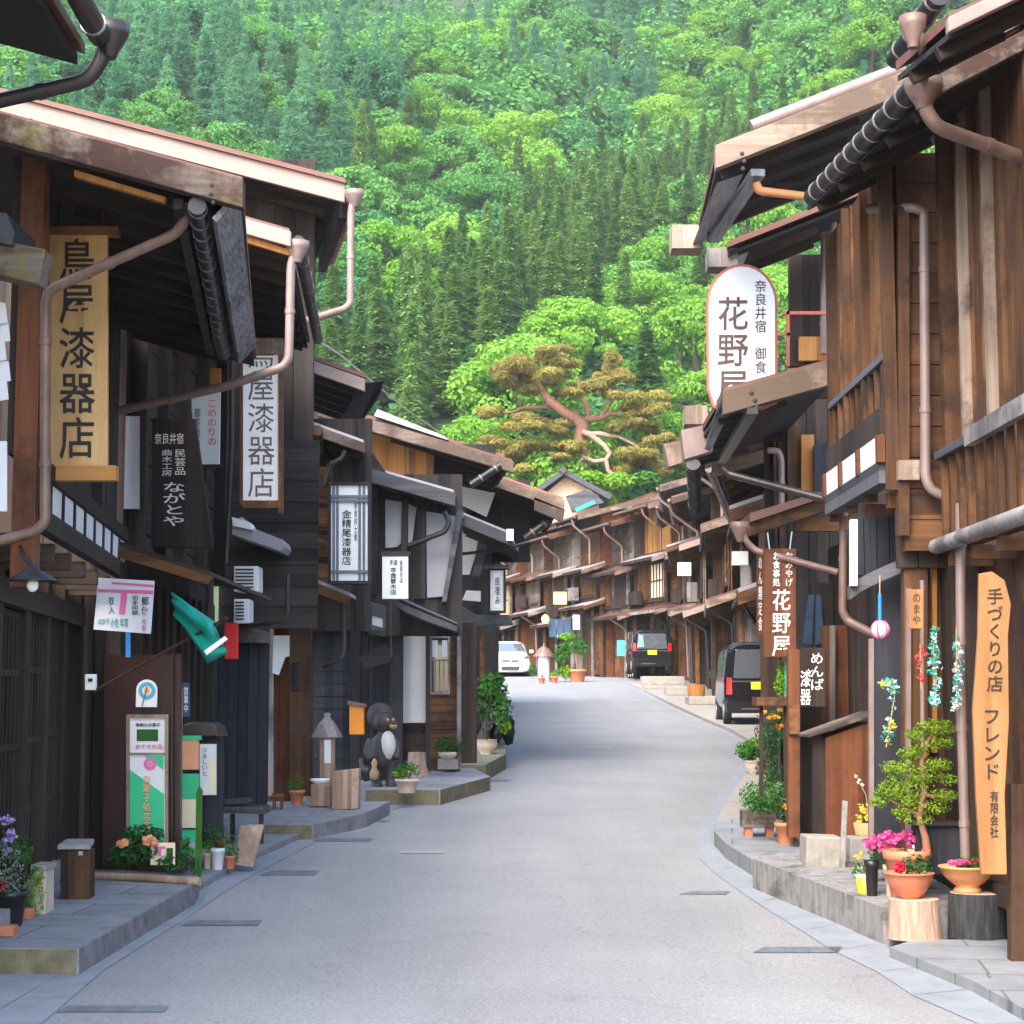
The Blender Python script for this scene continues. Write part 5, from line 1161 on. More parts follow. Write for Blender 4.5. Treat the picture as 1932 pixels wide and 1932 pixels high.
# bell box, wall lamp
t = thing('doorbell_box', 'small cream doorbell box on the dark post left of the maroon panel', 'box', P(170, 1302, 11.9)); MB().rect(160, 1272, 180, 1302, 11.85, .05).build('box_body', 'paint_white', t, .004); MB().rect(166, 1280, 174, 1286, 11.84, .012).build('button', 'iron', t)
t = thing('wall_lamp', 'black tin shade wall lamp with a bare bulb over the lattice doors', 'lamp', P(64, 1100, 9.1))
c = P(62, 1085, 9.1); MB().lathe(c, [(.125, -.03), (.12, -.02), (.03, .03), (.02, .06)], 18).build('shade', 'iron', t); MB().blob(c + Vector((0, 0, -.05)), .03, .03, .036).build('bulb', 'paint_white', t); MB().tube([c + Vector((0, 0, .05)), P(45, 1050, 9.15), P(38, 1030, 9.25)], .01, 6).build('arm', 'iron', t)
# right side
d = 14.0
n_ = 16
pts = [(1332 + 2, 735)] + [(1400 - 67 * math.cos(a * math.pi / n_), 572 - 74 * math.sin(a * math.pi / n_)) for a in range(n_ + 1)] + [(1467, 760), (1440, 772), (1370, 780), (1345, 768)]
t, b = signboard('tall white round topped signboard with a red rim and brown brush characters, above the roof', pts, d + .02, .05, 'roof_tin_red', bevel=0)
ctr = (1400, 640); MB().poly([(ctr[0] + (x - ctr[0]) * .93, ctr[1] + (y - ctr[1]) * .965) for x, y in pts], d, .06).build('face', 'paper_white', t)
vert(t, '花野屋', (1354, 560, 1412, 760), d, 'ink_brown', .03); vert(t, '奈良井宿 御食', (1424, 528, 1446, 704), d, 'ink_brown', .0)
d = 14.5
t, b = signboard('brown hanging shop board with large white characters beside the parked van', rc(1441, 1035, 1502, 1240), d, .05, 'wood_red')
vert(t, '花野屋', (1457, 1112, 1492, 1238), d, 'ink_white', .035); vert(t, 'お食事処', (1458, 1042, 1472, 1106), d, 'ink_white', .02); vert(t, 'おみやげ', (1482, 1042, 1496, 1106), d, 'ink_white', .02)
m = MB(); m.tube([P(1452, 1036, d), P(1448, 1005, d)], .006, 5); m.tube([P(1490, 1036, d), P(1494, 1003, d)], .006, 5); m.build('hanger', 'steel', t)
t, b = signboard('narrow red brown board with white letters left of the brown hanging board', rc(1428, 1040, 1442, 1200), 15.5, .04, 'wood_red'); vert(t, 'めん類定食', (1431, 1050, 1438, 1190), 15.5, 'ink_white', .0)
d = 14.3
t, b = signboard('small dark brown board with white brush writing below the brown hanging board', rc(1510, 1222, 1558, 1334), d, .04, 'wood_dark')
vert(t, 'めんば', (1530, 1232, 1554, 1302), d, 'ink_white', .02); vert(t, '漆器', (1510, 1265, 1530, 1330), d, 'ink_white', .03); lettering(t, 'と', (1524, 1262, 1534, 1276), d - .003, 'ink_white')
t = thing('noren_curtain', 'blue grey split cloth curtain in the dark doorway behind the brown board', 'curtain', P(1538, 1218, 15.2))
for q in ([(1526, 1122), (1514, 1212), (1532, 1216), (1536, 1122)], [(1540, 1122), (1538, 1217), (1556, 1212), (1548, 1122)]): MB().poly(q, 15.2, .012).build('cloth', 'cloth_indigo', t)
# name plate, ball, garlands
t, b = signboard('small orange wooden name plate on the dark post', rc(1715, 1112, 1742, 1186), 10.95, .015, 'wood_gold', name='name_plate', cat='name plate'); vert(t, 'のまや', (1722, 1120, 1736, 1178), 10.95, 'ink_brown', .01)
t = thing('thread_ball', 'pale patterned thread ball hanging on a blue cord under the eave', 'decoration', P(1661, 1206, 11.0))
c = P(1661, 1188, 11.0); MB().blob(c, .055, .055, .055, 16, 10).build('ball', 'petal_white', t); m = MB()
for k in range(6):
    a = k * 1.05; m.tube([c + Vector((math.cos(a) * math.cos(q) * .056, math.sin(a) * math.cos(q) * .056, math.sin(q) * .056)) for q in (-1.2, -.8, -.4, 0, .4, .8, 1.2)], .005, 5)
m.build('thread', 'petal_pink', t); MB().tube([P(1660, 1172, 11.0), P(1660, 1120, 11.0)], .012, 6).build('cord', 'cloth_blue', t); MB().tube([P(1660, 1122, 11.0), P(1660, 1085, 11.0)], .004, 5).build('string', 'straw', t)
def garland(label, pts, d, mats, seed, n=16, w_=8, sz=.03):
    t = thing('garland', label, 'decoration', P(pts[-1][0], pts[-1][1], d), 'cloth garlands hanging on the right house'); rr = random.Random(seed)
    MB().tube([P(x, y, d) for x, y in pts], .004, 5).build('string', 'straw', t)
    for mt in mats:
        m = MB()
        for i in range(n):
            u = rr.random() * (len(pts) - 1); k = int(u); f = u - k; x = pts[k][0] + (pts[k + 1][0] - pts[k][0]) * f + rr.gauss(0, w_ * .5); y = pts[k][1] + (pts[k + 1][1] - pts[k][1]) * f
            m.leaves(P(x, y, d), sz, sz, sz * 1.3, 7, sz * .6, seed * 50 + i, shell=.2)
        m.build('cloth_flowers', mt, t)
garland('red cloth garland on the post under the name plate', [(1736, 1215), (1738, 1300)], 10.8, ['cloth_red'], 1, 9, 5, .022)
garland('green and sky blue cloth garland on the thin pole', [(1760, 1180), (1764, 1330)], 10.7, ['cloth_teal', 'cloth_sky'], 2, 14, 9, .028)
garland('green and white cloth garland beside the pink drainpipe', [(1804, 1185), (1806, 1340)], 10.6, ['cloth_teal', 'cloth_sky', 'petal_white'], 3, 9, 7, .026)
garland('garland of yellow and teal cloth flowers trailing down the dark doorway', [(1668, 1285), (1690, 1300), (1672, 1410)], 11.0, ['petal_yellow', 'cloth_teal', 'cloth_sky'], 4, 12, 10, .026)
# long handmade shop board leaning on the wall
d = 9.75
pts = [(1848, 1082), (1846, 1200), (1836, 1340), (1842, 1500), (1852, 1650), (1900, 1650), (1896, 1500), (1904, 1360), (1902, 1200), (1908, 1140), (1896, 1095), (1872, 1078)]
t, b = signboard('long curved honey coloured board with black kana leaning on the nearest right house', pts, d, .035, 'wood_gold')
vert(t, '手づくりの店', (1862, 1110, 1892, 1305), d, 'ink_black', .02); vert(t, 'フレンド', (1858, 1340, 1886, 1470), d, 'ink_black', .02); vert(t, '有限会社', (1868, 1492, 1884, 1580), d, 'ink_black', .01)
# far lit boxes and lamps
t, b = signboard('square white sign catching the sun on the far right row', rc(1279, 1061, 1304, 1086), 46, .15, 'paper_white')
t, b = signboard('pale grey square sign under the gutter of the third right house', rc(1382, 1040, 1412, 1066), 26, .1, 'plaster_white')
t = thing('lantern', 'square paper lantern glowing yellow at the bend', 'lantern', P(1056, 1140, 77)); MB().rect(1044, 1116, 1069, 1140, 76.8, .4).build('paper_shade', 'lamp_warm', t); m = MB(); frame_rect(m, 1042, 1114, 1071, 1142, 76.7, 2, .5); m.build('frame', 'wood_black', t)
t = thing('lantern', 'small round glowing lantern left of the bush at the bend', 'lantern', P(1029, 1176, 77)); MB().blob(P(1029, 1168, 77), .17, .17, .19).build('paper_shade', 'lamp_warm', t); MB().tube([P(1029, 1158, 77), P(1029, 1150, 77)], .03, 6).build('hanger', 'wood_black', t)
t, b = signboard('white hanging cloth sign over the bush at the bend', rc(1081, 1160, 1094, 1188), 76.5, .04, 'paper_white'); t, b = signboard('round blue sign on the post left of the small black wagon', rc(1164, 1208, 1180, 1238), 70, .06, 'cyan_paint')
t = thing('noren_curtain', 'dark blue shop curtain over the door behind the bush at the bend', 'curtain', P(1060, 1205, 77.5))
for x in (1036, 1050, 1064): MB().rect(x, 1168, x + 13, 1202, 77.3, .03).build('cloth', 'cloth_indigo', t)
# ================================================================= POTS, PLANTS, STUMPS AND OTHER THINGS ON THE PAVEMENT
def lathe_pot(t, c, r, hgt, mat, style='pot'):
    pr = {'pot': [(.7, 0), (.74, .05), (.95, .8), (1.06, .82), (1.06, 1), (.93, 1), (.9, .86), (.0, .84)],
          'bowl': [(.42, 0), (.46, .06), (.74, .3), (.93, .7), (1.0, .93), (1.06, .95), (1.06, 1), (.96, 1), (.9, .85), (0, .82)],
          'urn': [(.55, 0), (.5, .1), (.85, .35), (1, .65), (.9, .95), (1.0, 1), (.88, 1), (.8, .9), (0, .86)],
          'pedestal': [(.5, 0), (.52, .1), (.42, .22), (.62, .36), (.88, .6), (1.0, .9), (1.07, .93), (1.07, 1), (.95, 1), (.88, .88), (0, .84)]}[style]
    MB().lathe(c, [(a * r, b * hgt) for a, b in pr], 24, cap=False).build('pot', mat, t)
    MB().lathe(Vector(c) + Vector((0, 0, hgt * .86)), [(r * .86, 0), (.001, .012)], 16, cap=False).build('soil', 'soil', t)
def plant(name, label, cx, yb, lift, pot=None, clumps=(), stems=(), flowers=(), cat='potted plant', dd=None, group=None, seed=0, leafpx=3.4, boxpot=None):
    """pot = (width, height, material, style) in pixels; clumps = (x, y, rx, ry, n, material); flowers = (x, y, rx, ry, n, size, material)"""
    b = GP(cx, yb, lift) if dd is None else P(cx, yb, dd); k = b.y / FPX; b.y += (pot[0] if pot else 10) * k * .5
    t = thing(name, label, cat, b, group); y = b.y
    if pot: lathe_pot(t, b, pot[0] * k / 2, pot[1] * k, pot[2], pot[3])
    for s in stems: MB().tube([P(q[0], q[1], y + (q[2] if len(q) > 2 else 0)) for q in s[0]], s[1], 7).build('stem', s[2] if len(s) > 2 else 'bark_dark', t)
    by = {}
    for i, (x, yy, rx, ry_, n, mt) in enumerate(clumps):
        by.setdefault(mt, MB()).leaves(P(x, yy, y), rx * k, rx * k * .8, ry_ * k, n, leafpx * k, seed * 31 + i, shell=.35, up=.5)
    for mt, m in by.items(): m.build('foliage', mt, t)
    bf = {}
    for i, (x, yy, rx, ry_, n, sz, mt) in enumerate(flowers):
        rr = random.Random(seed * 77 + i); m = bf.setdefault(mt, MB())
        for _ in range(n):
            a = rr.uniform(0, 6.28); q = math.sqrt(rr.random()); c = P(x + rx * q * math.cos(a), yy + ry_ * q * math.sin(a), y - rr.uniform(0, rx * k * .8))
            m.leaves(c, sz * k, sz * k, sz * k * .8, 9, sz * k * .7, rr.randint(0, 99999), shell=.5, up=.5, aspect=.8)
    for mt, m in bf.items(): m.build('flowers', mt, t)
    return t
# left front corner
plant('potted_plant', 'tall violet flowering plant in a black pot at the bottom left corner', 8, 1752, .14, (64, 66, 'plastic_black', 'pot'), [(15, 1640, 34, 60, 420, 'leaf_grey'), (10, 1590, 22, 40, 120, 'leaf_green'), (40, 1600, 22, 34, 130, 'leaf_green')], [([(8, 1690), (12, 1600), (6, 1545)], .004, 'leaf_green'), ([(14, 1690), (30, 1600), (28, 1570)], .004, 'leaf_green')], [(10, 1545, 14, 8, 6, 6, 'petal_violet'), (14, 1575, 14, 12, 9, 6, 'petal_violet'), (6, 1600, 12, 10, 6, 6, 'petal_violet'), (5, 1672, 12, 8, 4, 5, 'petal_red'), (-4, 1655, 12, 12, 5, 5, 'petal_white')], seed=1)
plant('potted_plant', 'yellow green trailing plant in a pale clay box beside the black pot', 66, 1728, .14, None, [(62, 1690, 26, 42, 420, 'leaf_lime'), (70, 1650, 16, 20, 120, 'leaf_lime'), (48, 1610, 16, 24, 100, 'leaf_green')], seed=2)
t = thing('planter_box', 'pale clay planter box behind the yellow green trailing plant', 'planter', GP(78, 1726, .14)); m = MB(); m.rect(62, 1640, 86, 1726, GP(78, 1726, .14).y, .2); m.build('box_body', 'clay_pale', t, .006); MB().rect(58, 1632, 88, 1642, GP(78, 1726, .14).y - .01, .22).build('rim', 'stone_pale', t)
for i, (x, y) in enumerate([(4, 1768), (38, 1735)]):
    b = GP(x, y, .14); tag(MB().obox(b + Vector((0, .05, .03)), (.06, 0, 0), (0, .05, 0), (0, 0, .028)).build('brick', 'terracotta', None, .003), ['loose red brick at the bottom left corner under the black pot', 'loose red brick behind the black pot in the corner'][i], 'brick', 'loose bricks')
# wooden stand with slate lid
b = GP(140, 1697, .14); t = thing('wooden_stand', 'small worn wooden box stand with a slate lid on the left pavement', 'stand', b); d = b.y
MB().poly([(114, 1604), (114, 1697), (168, 1697), (168, 1604)], d, .16).build('box_body', 'wood_brown', t, .004)
MB().prism([P(108, 1603, d - .03), P(170, 1603, d - .03), P(170, 1603, d - .03) + Vector((-.03, .24, .02)), P(108, 1603, d - .03) + Vector((0, .24, .02))], (0, 0, .03)).build('lid', 'stone', t, .004)
MB().rect(148, 1606, 156, 1614, d - .01, .01).build('knob', 'steel', t); m = MB(); m.rect(114, 1606, 128, 1697, d - .006, .006); m.build('side_board', 'wood_dark', t)
# planting bed before the maroon panel
b = GP(270, 1660, .14); t = thing('planting_bed', 'low log edged bed of dark peony leaves and salmon roses before the maroon panel', 'planting bed', b)
MB().tube([GP(160, 1652, .16) , GP(262, 1655, .17), GP(378, 1664, .16)], .028, 8).build('edging_log', 'wood_log', t)
MB().prism([GP(200, 1640, .14), GP(345, 1648, .14), GP(345, 1648, .14) + Vector((0, .5, 0)), GP(200, 1640, .14) + Vector((0, .5, 0))], (0, 0, .07)).build('soil', 'soil', t)
m = MB(); k = b.y / FPX
for i, (x, y, rx, ry_, n) in enumerate([(235, 1615, 34, 22, 170), (275, 1600, 42, 30, 280), (320, 1622, 30, 18, 120), (260, 1570, 34, 16, 90), (290, 1575, 22, 14, 60)]): m.leaves(P(x, y, b.y + .1), rx * k, .14, ry_ * k, n, .03, 300 + i, shell=.3, up=.6, aspect=.45)
m.build('foliage', 'leaf_dark', t)
m = MB()
for i, (x, y) in enumerate([(236, 1588), (228, 1592), (283, 1583), (276, 1586), (291, 1590)]): m.leaves(P(x, y, b.y - .03), .026, .026, .022, 40, .02, 340 + i, shell=.4, aspect=.8)
m.build('flowers', 'petal_peach', t)
t, b_ = signboard('small picture card with pink mark standing among the peony leaves', rc(284, 1590, 330, 1632), b.y + .02, .012, 'paper_cream', name='picture_card', cat='card', bevel=0)
m = MB(); m.rect(290, 1597, 312, 1602, b.y + .014, .004); m.rect(298, 1602, 304, 1616, b.y + .014, .004); m.build('pink_mark', 'ink_pink', t); MB().rect(314, 1600, 326, 1628, b.y + .014, .004).build('photo_print', 'leaf_dark', t)
# climbing bean on a green stake, small white pots
b = GP(371, 1668, .05); t = thing('staked_plant', 'climbing plant tied to a tall bright green stake at the pavement edge', 'plant', b)
MB().poly([(370, 1495), (368, 1630), (372, 1668), (376, 1668), (380, 1630), (382, 1492), (376, 1482)], b.y, .01).build('stake', 'leaf_green', t); m = MB(); k = b.y / FPX
for i, (x, y, rx, ry_) in enumerate([(355, 1615, 16, 24), (372, 1640, 10, 20), (350, 1590, 10, 12)]): m.leaves(P(x, y, b.y + .05), rx * k, .06, ry_ * k, 60, .018, 360 + i, shell=.2)
m.build('foliage', 'leaf_green', t); MB().tube([P(374, 1620, b.y), P(376, 1668, b.y)], .006, 6).build('stem', 'leaf_dark', t)
plant('potted_plant', 'bushy green plant in a white pot by the leaflet rack', 408, 1642, .05, (26, 40, 'plastic_white', 'pot'), [(402, 1580, 22, 26, 160, 'leaf_green'), (420, 1592, 16, 18, 80, 'leaf_green')], [], [(412, 1590, 10, 8, 3, 4, 'petal_red')], seed=5)
plant('potted_plant', 'green plant in a cream pot left of the white pot', 390, 1640, .05, (18, 30, 'clay_pale', 'pot'), [(388, 1600, 14, 16, 90, 'leaf_lime')], seed=6)
plant('potted_plant', 'leafy plant in a dark clay pot next to the leaning board', 432, 1640, .05, (22, 24, 'terracotta', 'pot'), [(430, 1596, 18, 26, 150, 'leaf_green'), (442, 1612, 12, 18, 70, 'leaf_green')], seed=7)
b = GP(470, 1634, .05); t = tag(MB().poly([(452, 1556), (444, 1632), (478, 1636), (498, 1556)], [b.y + .25, b.y, b.y, b.y + .25], .03).build('leaning_board', 'wood_log', None, .004), 'pale weathered board leaning on the low tiled stand', 'board')
b = GP(455, 1600, .05); t = thing('tiled_stand', 'low stand topped with small dark roof tiles left of the road', 'stand', b); d = b.y + .25
MB().poly([(396, 1522), (498, 1522), (500, 1536), (392, 1534)], d, .35).build('tile_top', 'roof_tile', t); m = MB()
for x in range(440, 498, 9): m.tube([P(x, 1526, d - .02), P(x, 1526, d + .36)], .014, 6)
m.build('tile_roll', 'roof_tile', t); MB().poly([(420, 1508), (466, 1506), (470, 1514), (424, 1518)], d + .1, .2).build('tile_cap', 'roof_tile', t)
for x in (404, 434, 488): MB().rect(x, 1536, x + 8, 1606, d + .05, .05).build('leg', 'wood_dark', t)
# air conditioners, meter, paper
for i, (x0, y0, x1, y1) in enumerate([(441, 1068, 488, 1116), (441, 1130, 470, 1176)]):
    t = thing('air_conditioner', ['grey outdoor air conditioner under the small grey tin roof', 'second air conditioner, below the first one under the tin roof'][i], 'air conditioner', P((x0 + x1) / 2, y1, 17.3), 'air conditioners')
    MB().rect(x0, y0, x1, y1, 17.3, .3).build('casing', 'plastic_white', t, .01); m = MB()
    for q in range(6): m.rect(x0 + 3, y0 + 5 + q * (y1 - y0 - 8) / 6, x1 - 10, y0 + 8 + q * (y1 - y0 - 8) / 6, 17.29, .012)
    m.build('grille', 'iron', t)
t, b_ = signboard('pale blue cloth hung by the brown door left of the lantern post', [(516, 1199), (514, 1270), (526, 1274), (538, 1240), (546, 1238), (546, 1199)], 18.2, .01, 'paper_white', name='hanging_cloth', cat='cloth', bevel=0)
t, b_ = signboard('dark carved door plate on the brown post', rc(549, 1250, 568, 1302), 18.27, .02, 'wood_black', name='door_plate', cat='plate')
# roofed wooden lantern post
b = GP(612, 1500, .13); d = 18.0; t = thing('lantern_post', 'wooden lantern post with a shaggy bark roof and white paper strip', 'lantern post', P(612, 1500, d))
m = MB(); q = P(617, 1388, d + .1); s = d / FPX
m.lathe(q, [(30 * s, -3 * s), (28 * s, 2 * s), (15 * s, 24 * s), (6 * s, 34 * s), (7 * s, 42 * s), (.001, 43 * s)], 6); m.build('roof', 'wood_grey', t)
MB().rect(603, 1388, 630, 1500, d, .14).build('post_body', 'wood_log', t, .004); MB().rect(612, 1396, 624, 1440, d - .01, .01).build('paper_strip', 'paper_white', t)
b = P(600, 1520, 17.6); t = thing('bowl_on_log', 'white bowl set on a short split log in front of the lantern post', 'bowl', b); MB().rect(586, 1480, 622, 1522, 17.6, .2).build('log', 'wood_log', t, .01); MB().lathe(P(604, 1480, 17.7), [(.05, 0), (.09, .03), (.1, .055), (.09, .055), (.04, .02)], 18).build('dish', 'paint_white', t)
b = GP(650, 1529, .13); t = thing('wood_block', 'tall rough block of split wood by the kerb', 'wood block', b); d = b.y
MB().prism([P(626, 1456, d), P(625, 1529, d), P(676, 1527, d + .05), P(678, 1450, d + .05)], (0, .22, 0)).build('block', 'wood_log', t, .012)
plant('potted_plant', 'small green plant in a terracotta pot by the brown post', 559, 1520, .13, (28, 28, 'terracotta', 'pot'), [(558, 1482, 18, 20, 130, 'leaf_green')], seed=8)
b = GP(520, 1528, .13); t = thing('small_stool', 'small orange brown wooden stool at the foot of the slate wall', 'stool', b); d = b.y
MB().rect(512, 1498, 534, 1503, d, .12).build('seat', 'wood_warm_x', t)
for x in (514, 528): MB().rect(x, 1503, x + 5, 1528, d + .02, .06).build('leg', 'wood_warm', t)
t = thing('mailbox', 'orange mailbox on the dark slate wall', 'mailbox', P(671, 1384, 19.0)); MB().rect(659, 1330, 686, 1386, 18.9, .14).build('box_body', 'plastic_orange', t, .008); MB().poly([(656, 1322), (690, 1328), (690, 1334), (656, 1330)], 18.86, .2).build('lid', 'pipe_copper', t)
# raccoon statue
b = GP(722, 1486, .16); d = b.y + .2; s = d / FPX; t = thing('raccoon_statue', 'dark ceramic raccoon dog statue with white belly and wide hat', 'statue', P(722, 1486, d))
def pp(x, y, o=0): return P(x, y, d + o)
m = MB(); m.blob(pp(722, 1418), 26 * s, 22 * s, 36 * s); m.blob(pp(724, 1362), 20 * s, 18 * s, 20 * s)
m.blob(pp(742, 1366, -.08), 9 * s, 11 * s, 7 * s); m.blob(pp(712, 1346, .02), 5 * s, 4 * s, 7 * s); m.blob(pp(738, 1346, .02), 5 * s, 4 * s, 7 * s)
m.tube([pp(700, 1394), pp(692, 1418, -.04), pp(702, 1432, -.08)], 8 * s, 10); m.tube([pp(744, 1394), pp(752, 1418, -.04), pp(746, 1432, -.08)], 8 * s, 10)
for x in (711, 737): m.tube([pp(x, 1440), pp(x, 1478)], 10 * s, 10); m.blob(pp(x + 1, 1482, -.04), 11 * s, 15 * s, 6 * s)
m.tube([pp(700, 1455, .1), pp(686, 1450, .16), pp(684, 1430, .18)], 8 * s, 10)
o = m.build('body', 'fur_dark', t); rm = o.modifiers.new('join', 'REMESH'); rm.mode = 'VOXEL'; rm.voxel_size = .014; rm.use_smooth_shade = True; sm = o.modifiers.new('soften', 'SMOOTH'); sm.iterations = 3
MB().blob(pp(732, 1407, -.06), 15 * s, 15 * s, 28 * s).build('belly', 'belly_white', t)
MB().blob(pp(742, 1370, -.1), 7.5 * s, 8 * s, 5.5 * s).build('muzzle', 'straw', t)
MB().blob(pp(743, 1366, -.19), 2.4 * s, 2.4 * s, 2 * s).build('nose', 'ink_black', t)
MB().blob(pp(718, 1351, .05), 26 * s, 12 * s, 26 * s, 20, 12).build('hat', 'fur_dark', t)
m = MB(); m.blob(pp(731, 1358, -.085), 3 * s, 2 * s, 3.5 * s); m.blob(pp(742, 1358, -.1), 3 * s, 2 * s, 3.5 * s); m.build('eye', 'straw', t)
m = MB(); m.lathe(pp(706, 1472, -.1), [(.001, 0), (8 * s, 3 * s), (9 * s, 14 * s), (4 * s, 24 * s), (6 * s, 32 * s), (2 * s, 40 * s)], 14); m.build('gourd', 'straw', t)
plant('potted_plant', 'low bright green plant in a wide grey pot right of the raccoon statue', 766, 1497, .16, (44, 26, 'clay_pale', 'pot'), [(768, 1452, 26, 16, 240, 'leaf_green'), (758, 1460, 18, 12, 90, 'leaf_lime'), (776, 1488, 8, 8, 30, 'leaf_green')], seed=9)
b = GP(785, 1466, .16); t = thing('tree_stump', 'pale flared tree stump under the white pillar', 'stump', b + Vector((0, .15, 0))); s = b.y / FPX
MB().lathe(b + Vector((0, .15, 0)), [(30 * s, 0), (24 * s, 6 * s), (18 * s, 20 * s), (16 * s, 45 * s), (.001, 46 * s)], 14).build('trunk', 'bark_log', t)
b = GP(845, 1450, .2); t = plant('potted_plant', 'dark dome shaped bush in a beige bowl on a stone block', 845, 1428, .2, None, [(845, 1408, 32, 22, 520, 'leaf_dark')], seed=10, dd=b.y, leafpx=2.6)
s = b.y / FPX; MB().lathe(P(845, 1432, b.y), [(10 * s, 0), (17 * s, 6 * s), (19 * s, 12 * s), (15 * s, 13 * s)], 18).build('pot', 'clay_pale', t); MB().rect(826, 1432, 864, 1452, b.y - .08, .2).build('block', 'stone_pale', t, .006)
b = GP(815, 1412, .2); plant('garden_plant', 'single fresh green leafy plant beside the white pillar', 815, 1440, .2, None, [(814, 1385, 8, 16, 40, 'leaf_lime')], [([(815, 1440), (814, 1390)], .01, 'leaf_green')], cat='plant', seed=11)
plant('potted_tree', 'big leafy green shrub in a beige urn at the road bend', 917, 1424, .2, (44, 28, 'clay_pale', 'urn'), [(925, 1300, 34, 28, 420, 'leaf_green'), (945, 1335, 24, 34, 300, 'leaf_green'), (910, 1335, 24, 24, 160, 'leaf_dark'), (952, 1370, 14, 14, 80, 'leaf_lime'), (930, 1280, 24, 14, 130, 'leaf_green')], [([(917, 1398), (916, 1360), (928, 1320)], .025), ([(917, 1380), (902, 1340)], .014), ([(920, 1370), (945, 1340)], .014)], seed=12, leafpx=5)
plant('potted_plant', 'small clay pot with a bare stem behind the beige urn', 924, 1396, .2, (28, 22, 'terracotta', 'pot'), [(930, 1362, 8, 8, 16, 'leaf_green')], [([(924, 1378), (922, 1340)], .012)], seed=13)
for i, (x0, y0, x1, y1, yb) in enumerate([(924, 1366, 948, 1392, 1406), (946, 1348, 972, 1405, 1405)]):
    b = GP((x0 + x1) / 2, yb, .2); t = thing('rubbish_bag', ['small black rubbish bag behind the urn at the road bend', 'tall black rubbish bag at the road edge by the bend'][i], 'bag', b, 'black rubbish bags')
    s = b.y / FPX; MB().blob(P((x0 + x1) / 2, (y0 + yb) / 2, b.y + .15), (x1 - x0) * s / 2, .16, (yb - y0) * s / 2, 14, 9, .35, i).build('bag_body', 'plastic_black', t); MB().lathe(P((x0 + x1) / 2, y0 + 2, b.y + .15), [(.02, -.03), (.015, 0), (.04, .05)], 8).build('knot', 'plastic_white', t)
# the bend
b = GP(1026, 1287, .0); t = thing('stone_lantern', 'white paper pillar lantern with a reddish cap at the bend', 'lantern', b); s = b.y / FPX
MB().lathe(P(1026, 1288, b.y), [(14 * s, 0), (14 * s, 4 * s), (10 * s, 6 * s)], 16).build('base', 'stone', t); MB().lathe(P(1026, 1282, b.y), [(11 * s, 0), (11 * s, 44 * s)], 16).build('paper_shade', 'paper_white', t); MB().lathe(P(1026, 1238, b.y), [(20 * s, -1 * s), (19 * s, 2 * s), (10 * s, 14 * s), (2 * s, 19 * s), (.001, 26 * s)], 16).build('roof', 'pipe_copper', t)
plant('potted_tree', 'large bright green rounded shrub in a terracotta pot at the end of the road', 1090, 1287, 0, (34, 24, 'terracotta', 'pot'), [(1080, 1215, 24, 20, 300, 'leaf_green'), (1058, 1235, 16, 22, 220, 'leaf_green'), (1100, 1222, 12, 18, 120, 'leaf_green'), (1068, 1268, 18, 14, 160, 'leaf_lime'), (1070, 1200, 20, 8, 100, 'leaf_lime')], [([(1090, 1265), (1086, 1235), (1076, 1215)], .05, 'bark_red')], seed=14, leafpx=3.4)
for i, (x, y, c_, lab) in enumerate([(1022, 1290, None, 'small reddish pot at the foot of the pillar lantern'), (1046, 1289, 'leaf_lime', 'small orange pot with yellow green sprigs beside the pillar lantern'), (1036, 1287, 'leaf_green', 'low green sprig pot between the two small pots at the bend')]):
    plant('potted_plant', lab, x, y, 0, (14, 12, 'terracotta', 'pot'), [(x, y - 18, 9, 8, 50, c_)] if c_ else [(x, y - 14, 4, 3, 10, 'leaf_dark')], seed=15 + i, leafpx=2.4)
plant('potted_plant', 'spreading green plant in a red pot on a stand left of the small black wagon', 1155, 1268, .15, (12, 14, 'roof_tin_red', 'pot'), [(1152, 1245, 18, 12, 120, 'leaf_green'), (1160, 1240, 10, 10, 40, 'leaf_dark')], [], [(1166, 1230, 4, 4, 3, 3, 'petal_white')], seed=19, leafpx=3)
plant('potted_plant', 'small green shrub beside the white car', 1003, 1280, 0, None, [(1003, 1262, 8, 14, 80, 'leaf_green')], seed=20, leafpx=3)
t = thing('wooden_tub', 'orange wooden tub on the stone step in front of the far right row', 'tub', GP(1314, 1318, .07)); b = GP(1314, 1318, .07); s = b.y / FPX; MB().lathe(b, [(15 * s, 0), (18 * s, 26 * s), (16 * s, 26 * s), (14 * s, 4 * s)], 16).build('tub_body', 'wood_orange', t)
for i, (x0, y0, x1, y1) in enumerate([(1212, 1276, 1292, 1292), (1258, 1296, 1334, 1312), (1300, 1314, 1370, 1330), (1215, 1292, 1240, 1300)]):
    b = GP((x0 + x1) / 2, y1, .07); s = b.y / FPX
    tag(MB().obox(b + Vector((0, .5, (y1 - y0) * s / 2)), ((x1 - x0) * s / 2, 0, 0), (0, .5, 0), (0, 0, (y1 - y0) * s / 2)).build('stone_step', 'stone_pale', None, .02), ['broad pale stone step under the small black wagon', 'pale stone step between the two black vehicles', 'low pale stone step left of the black van', 'small stone block at the road edge left of the small wagon'][i], 'step', 'stone steps of the far row')
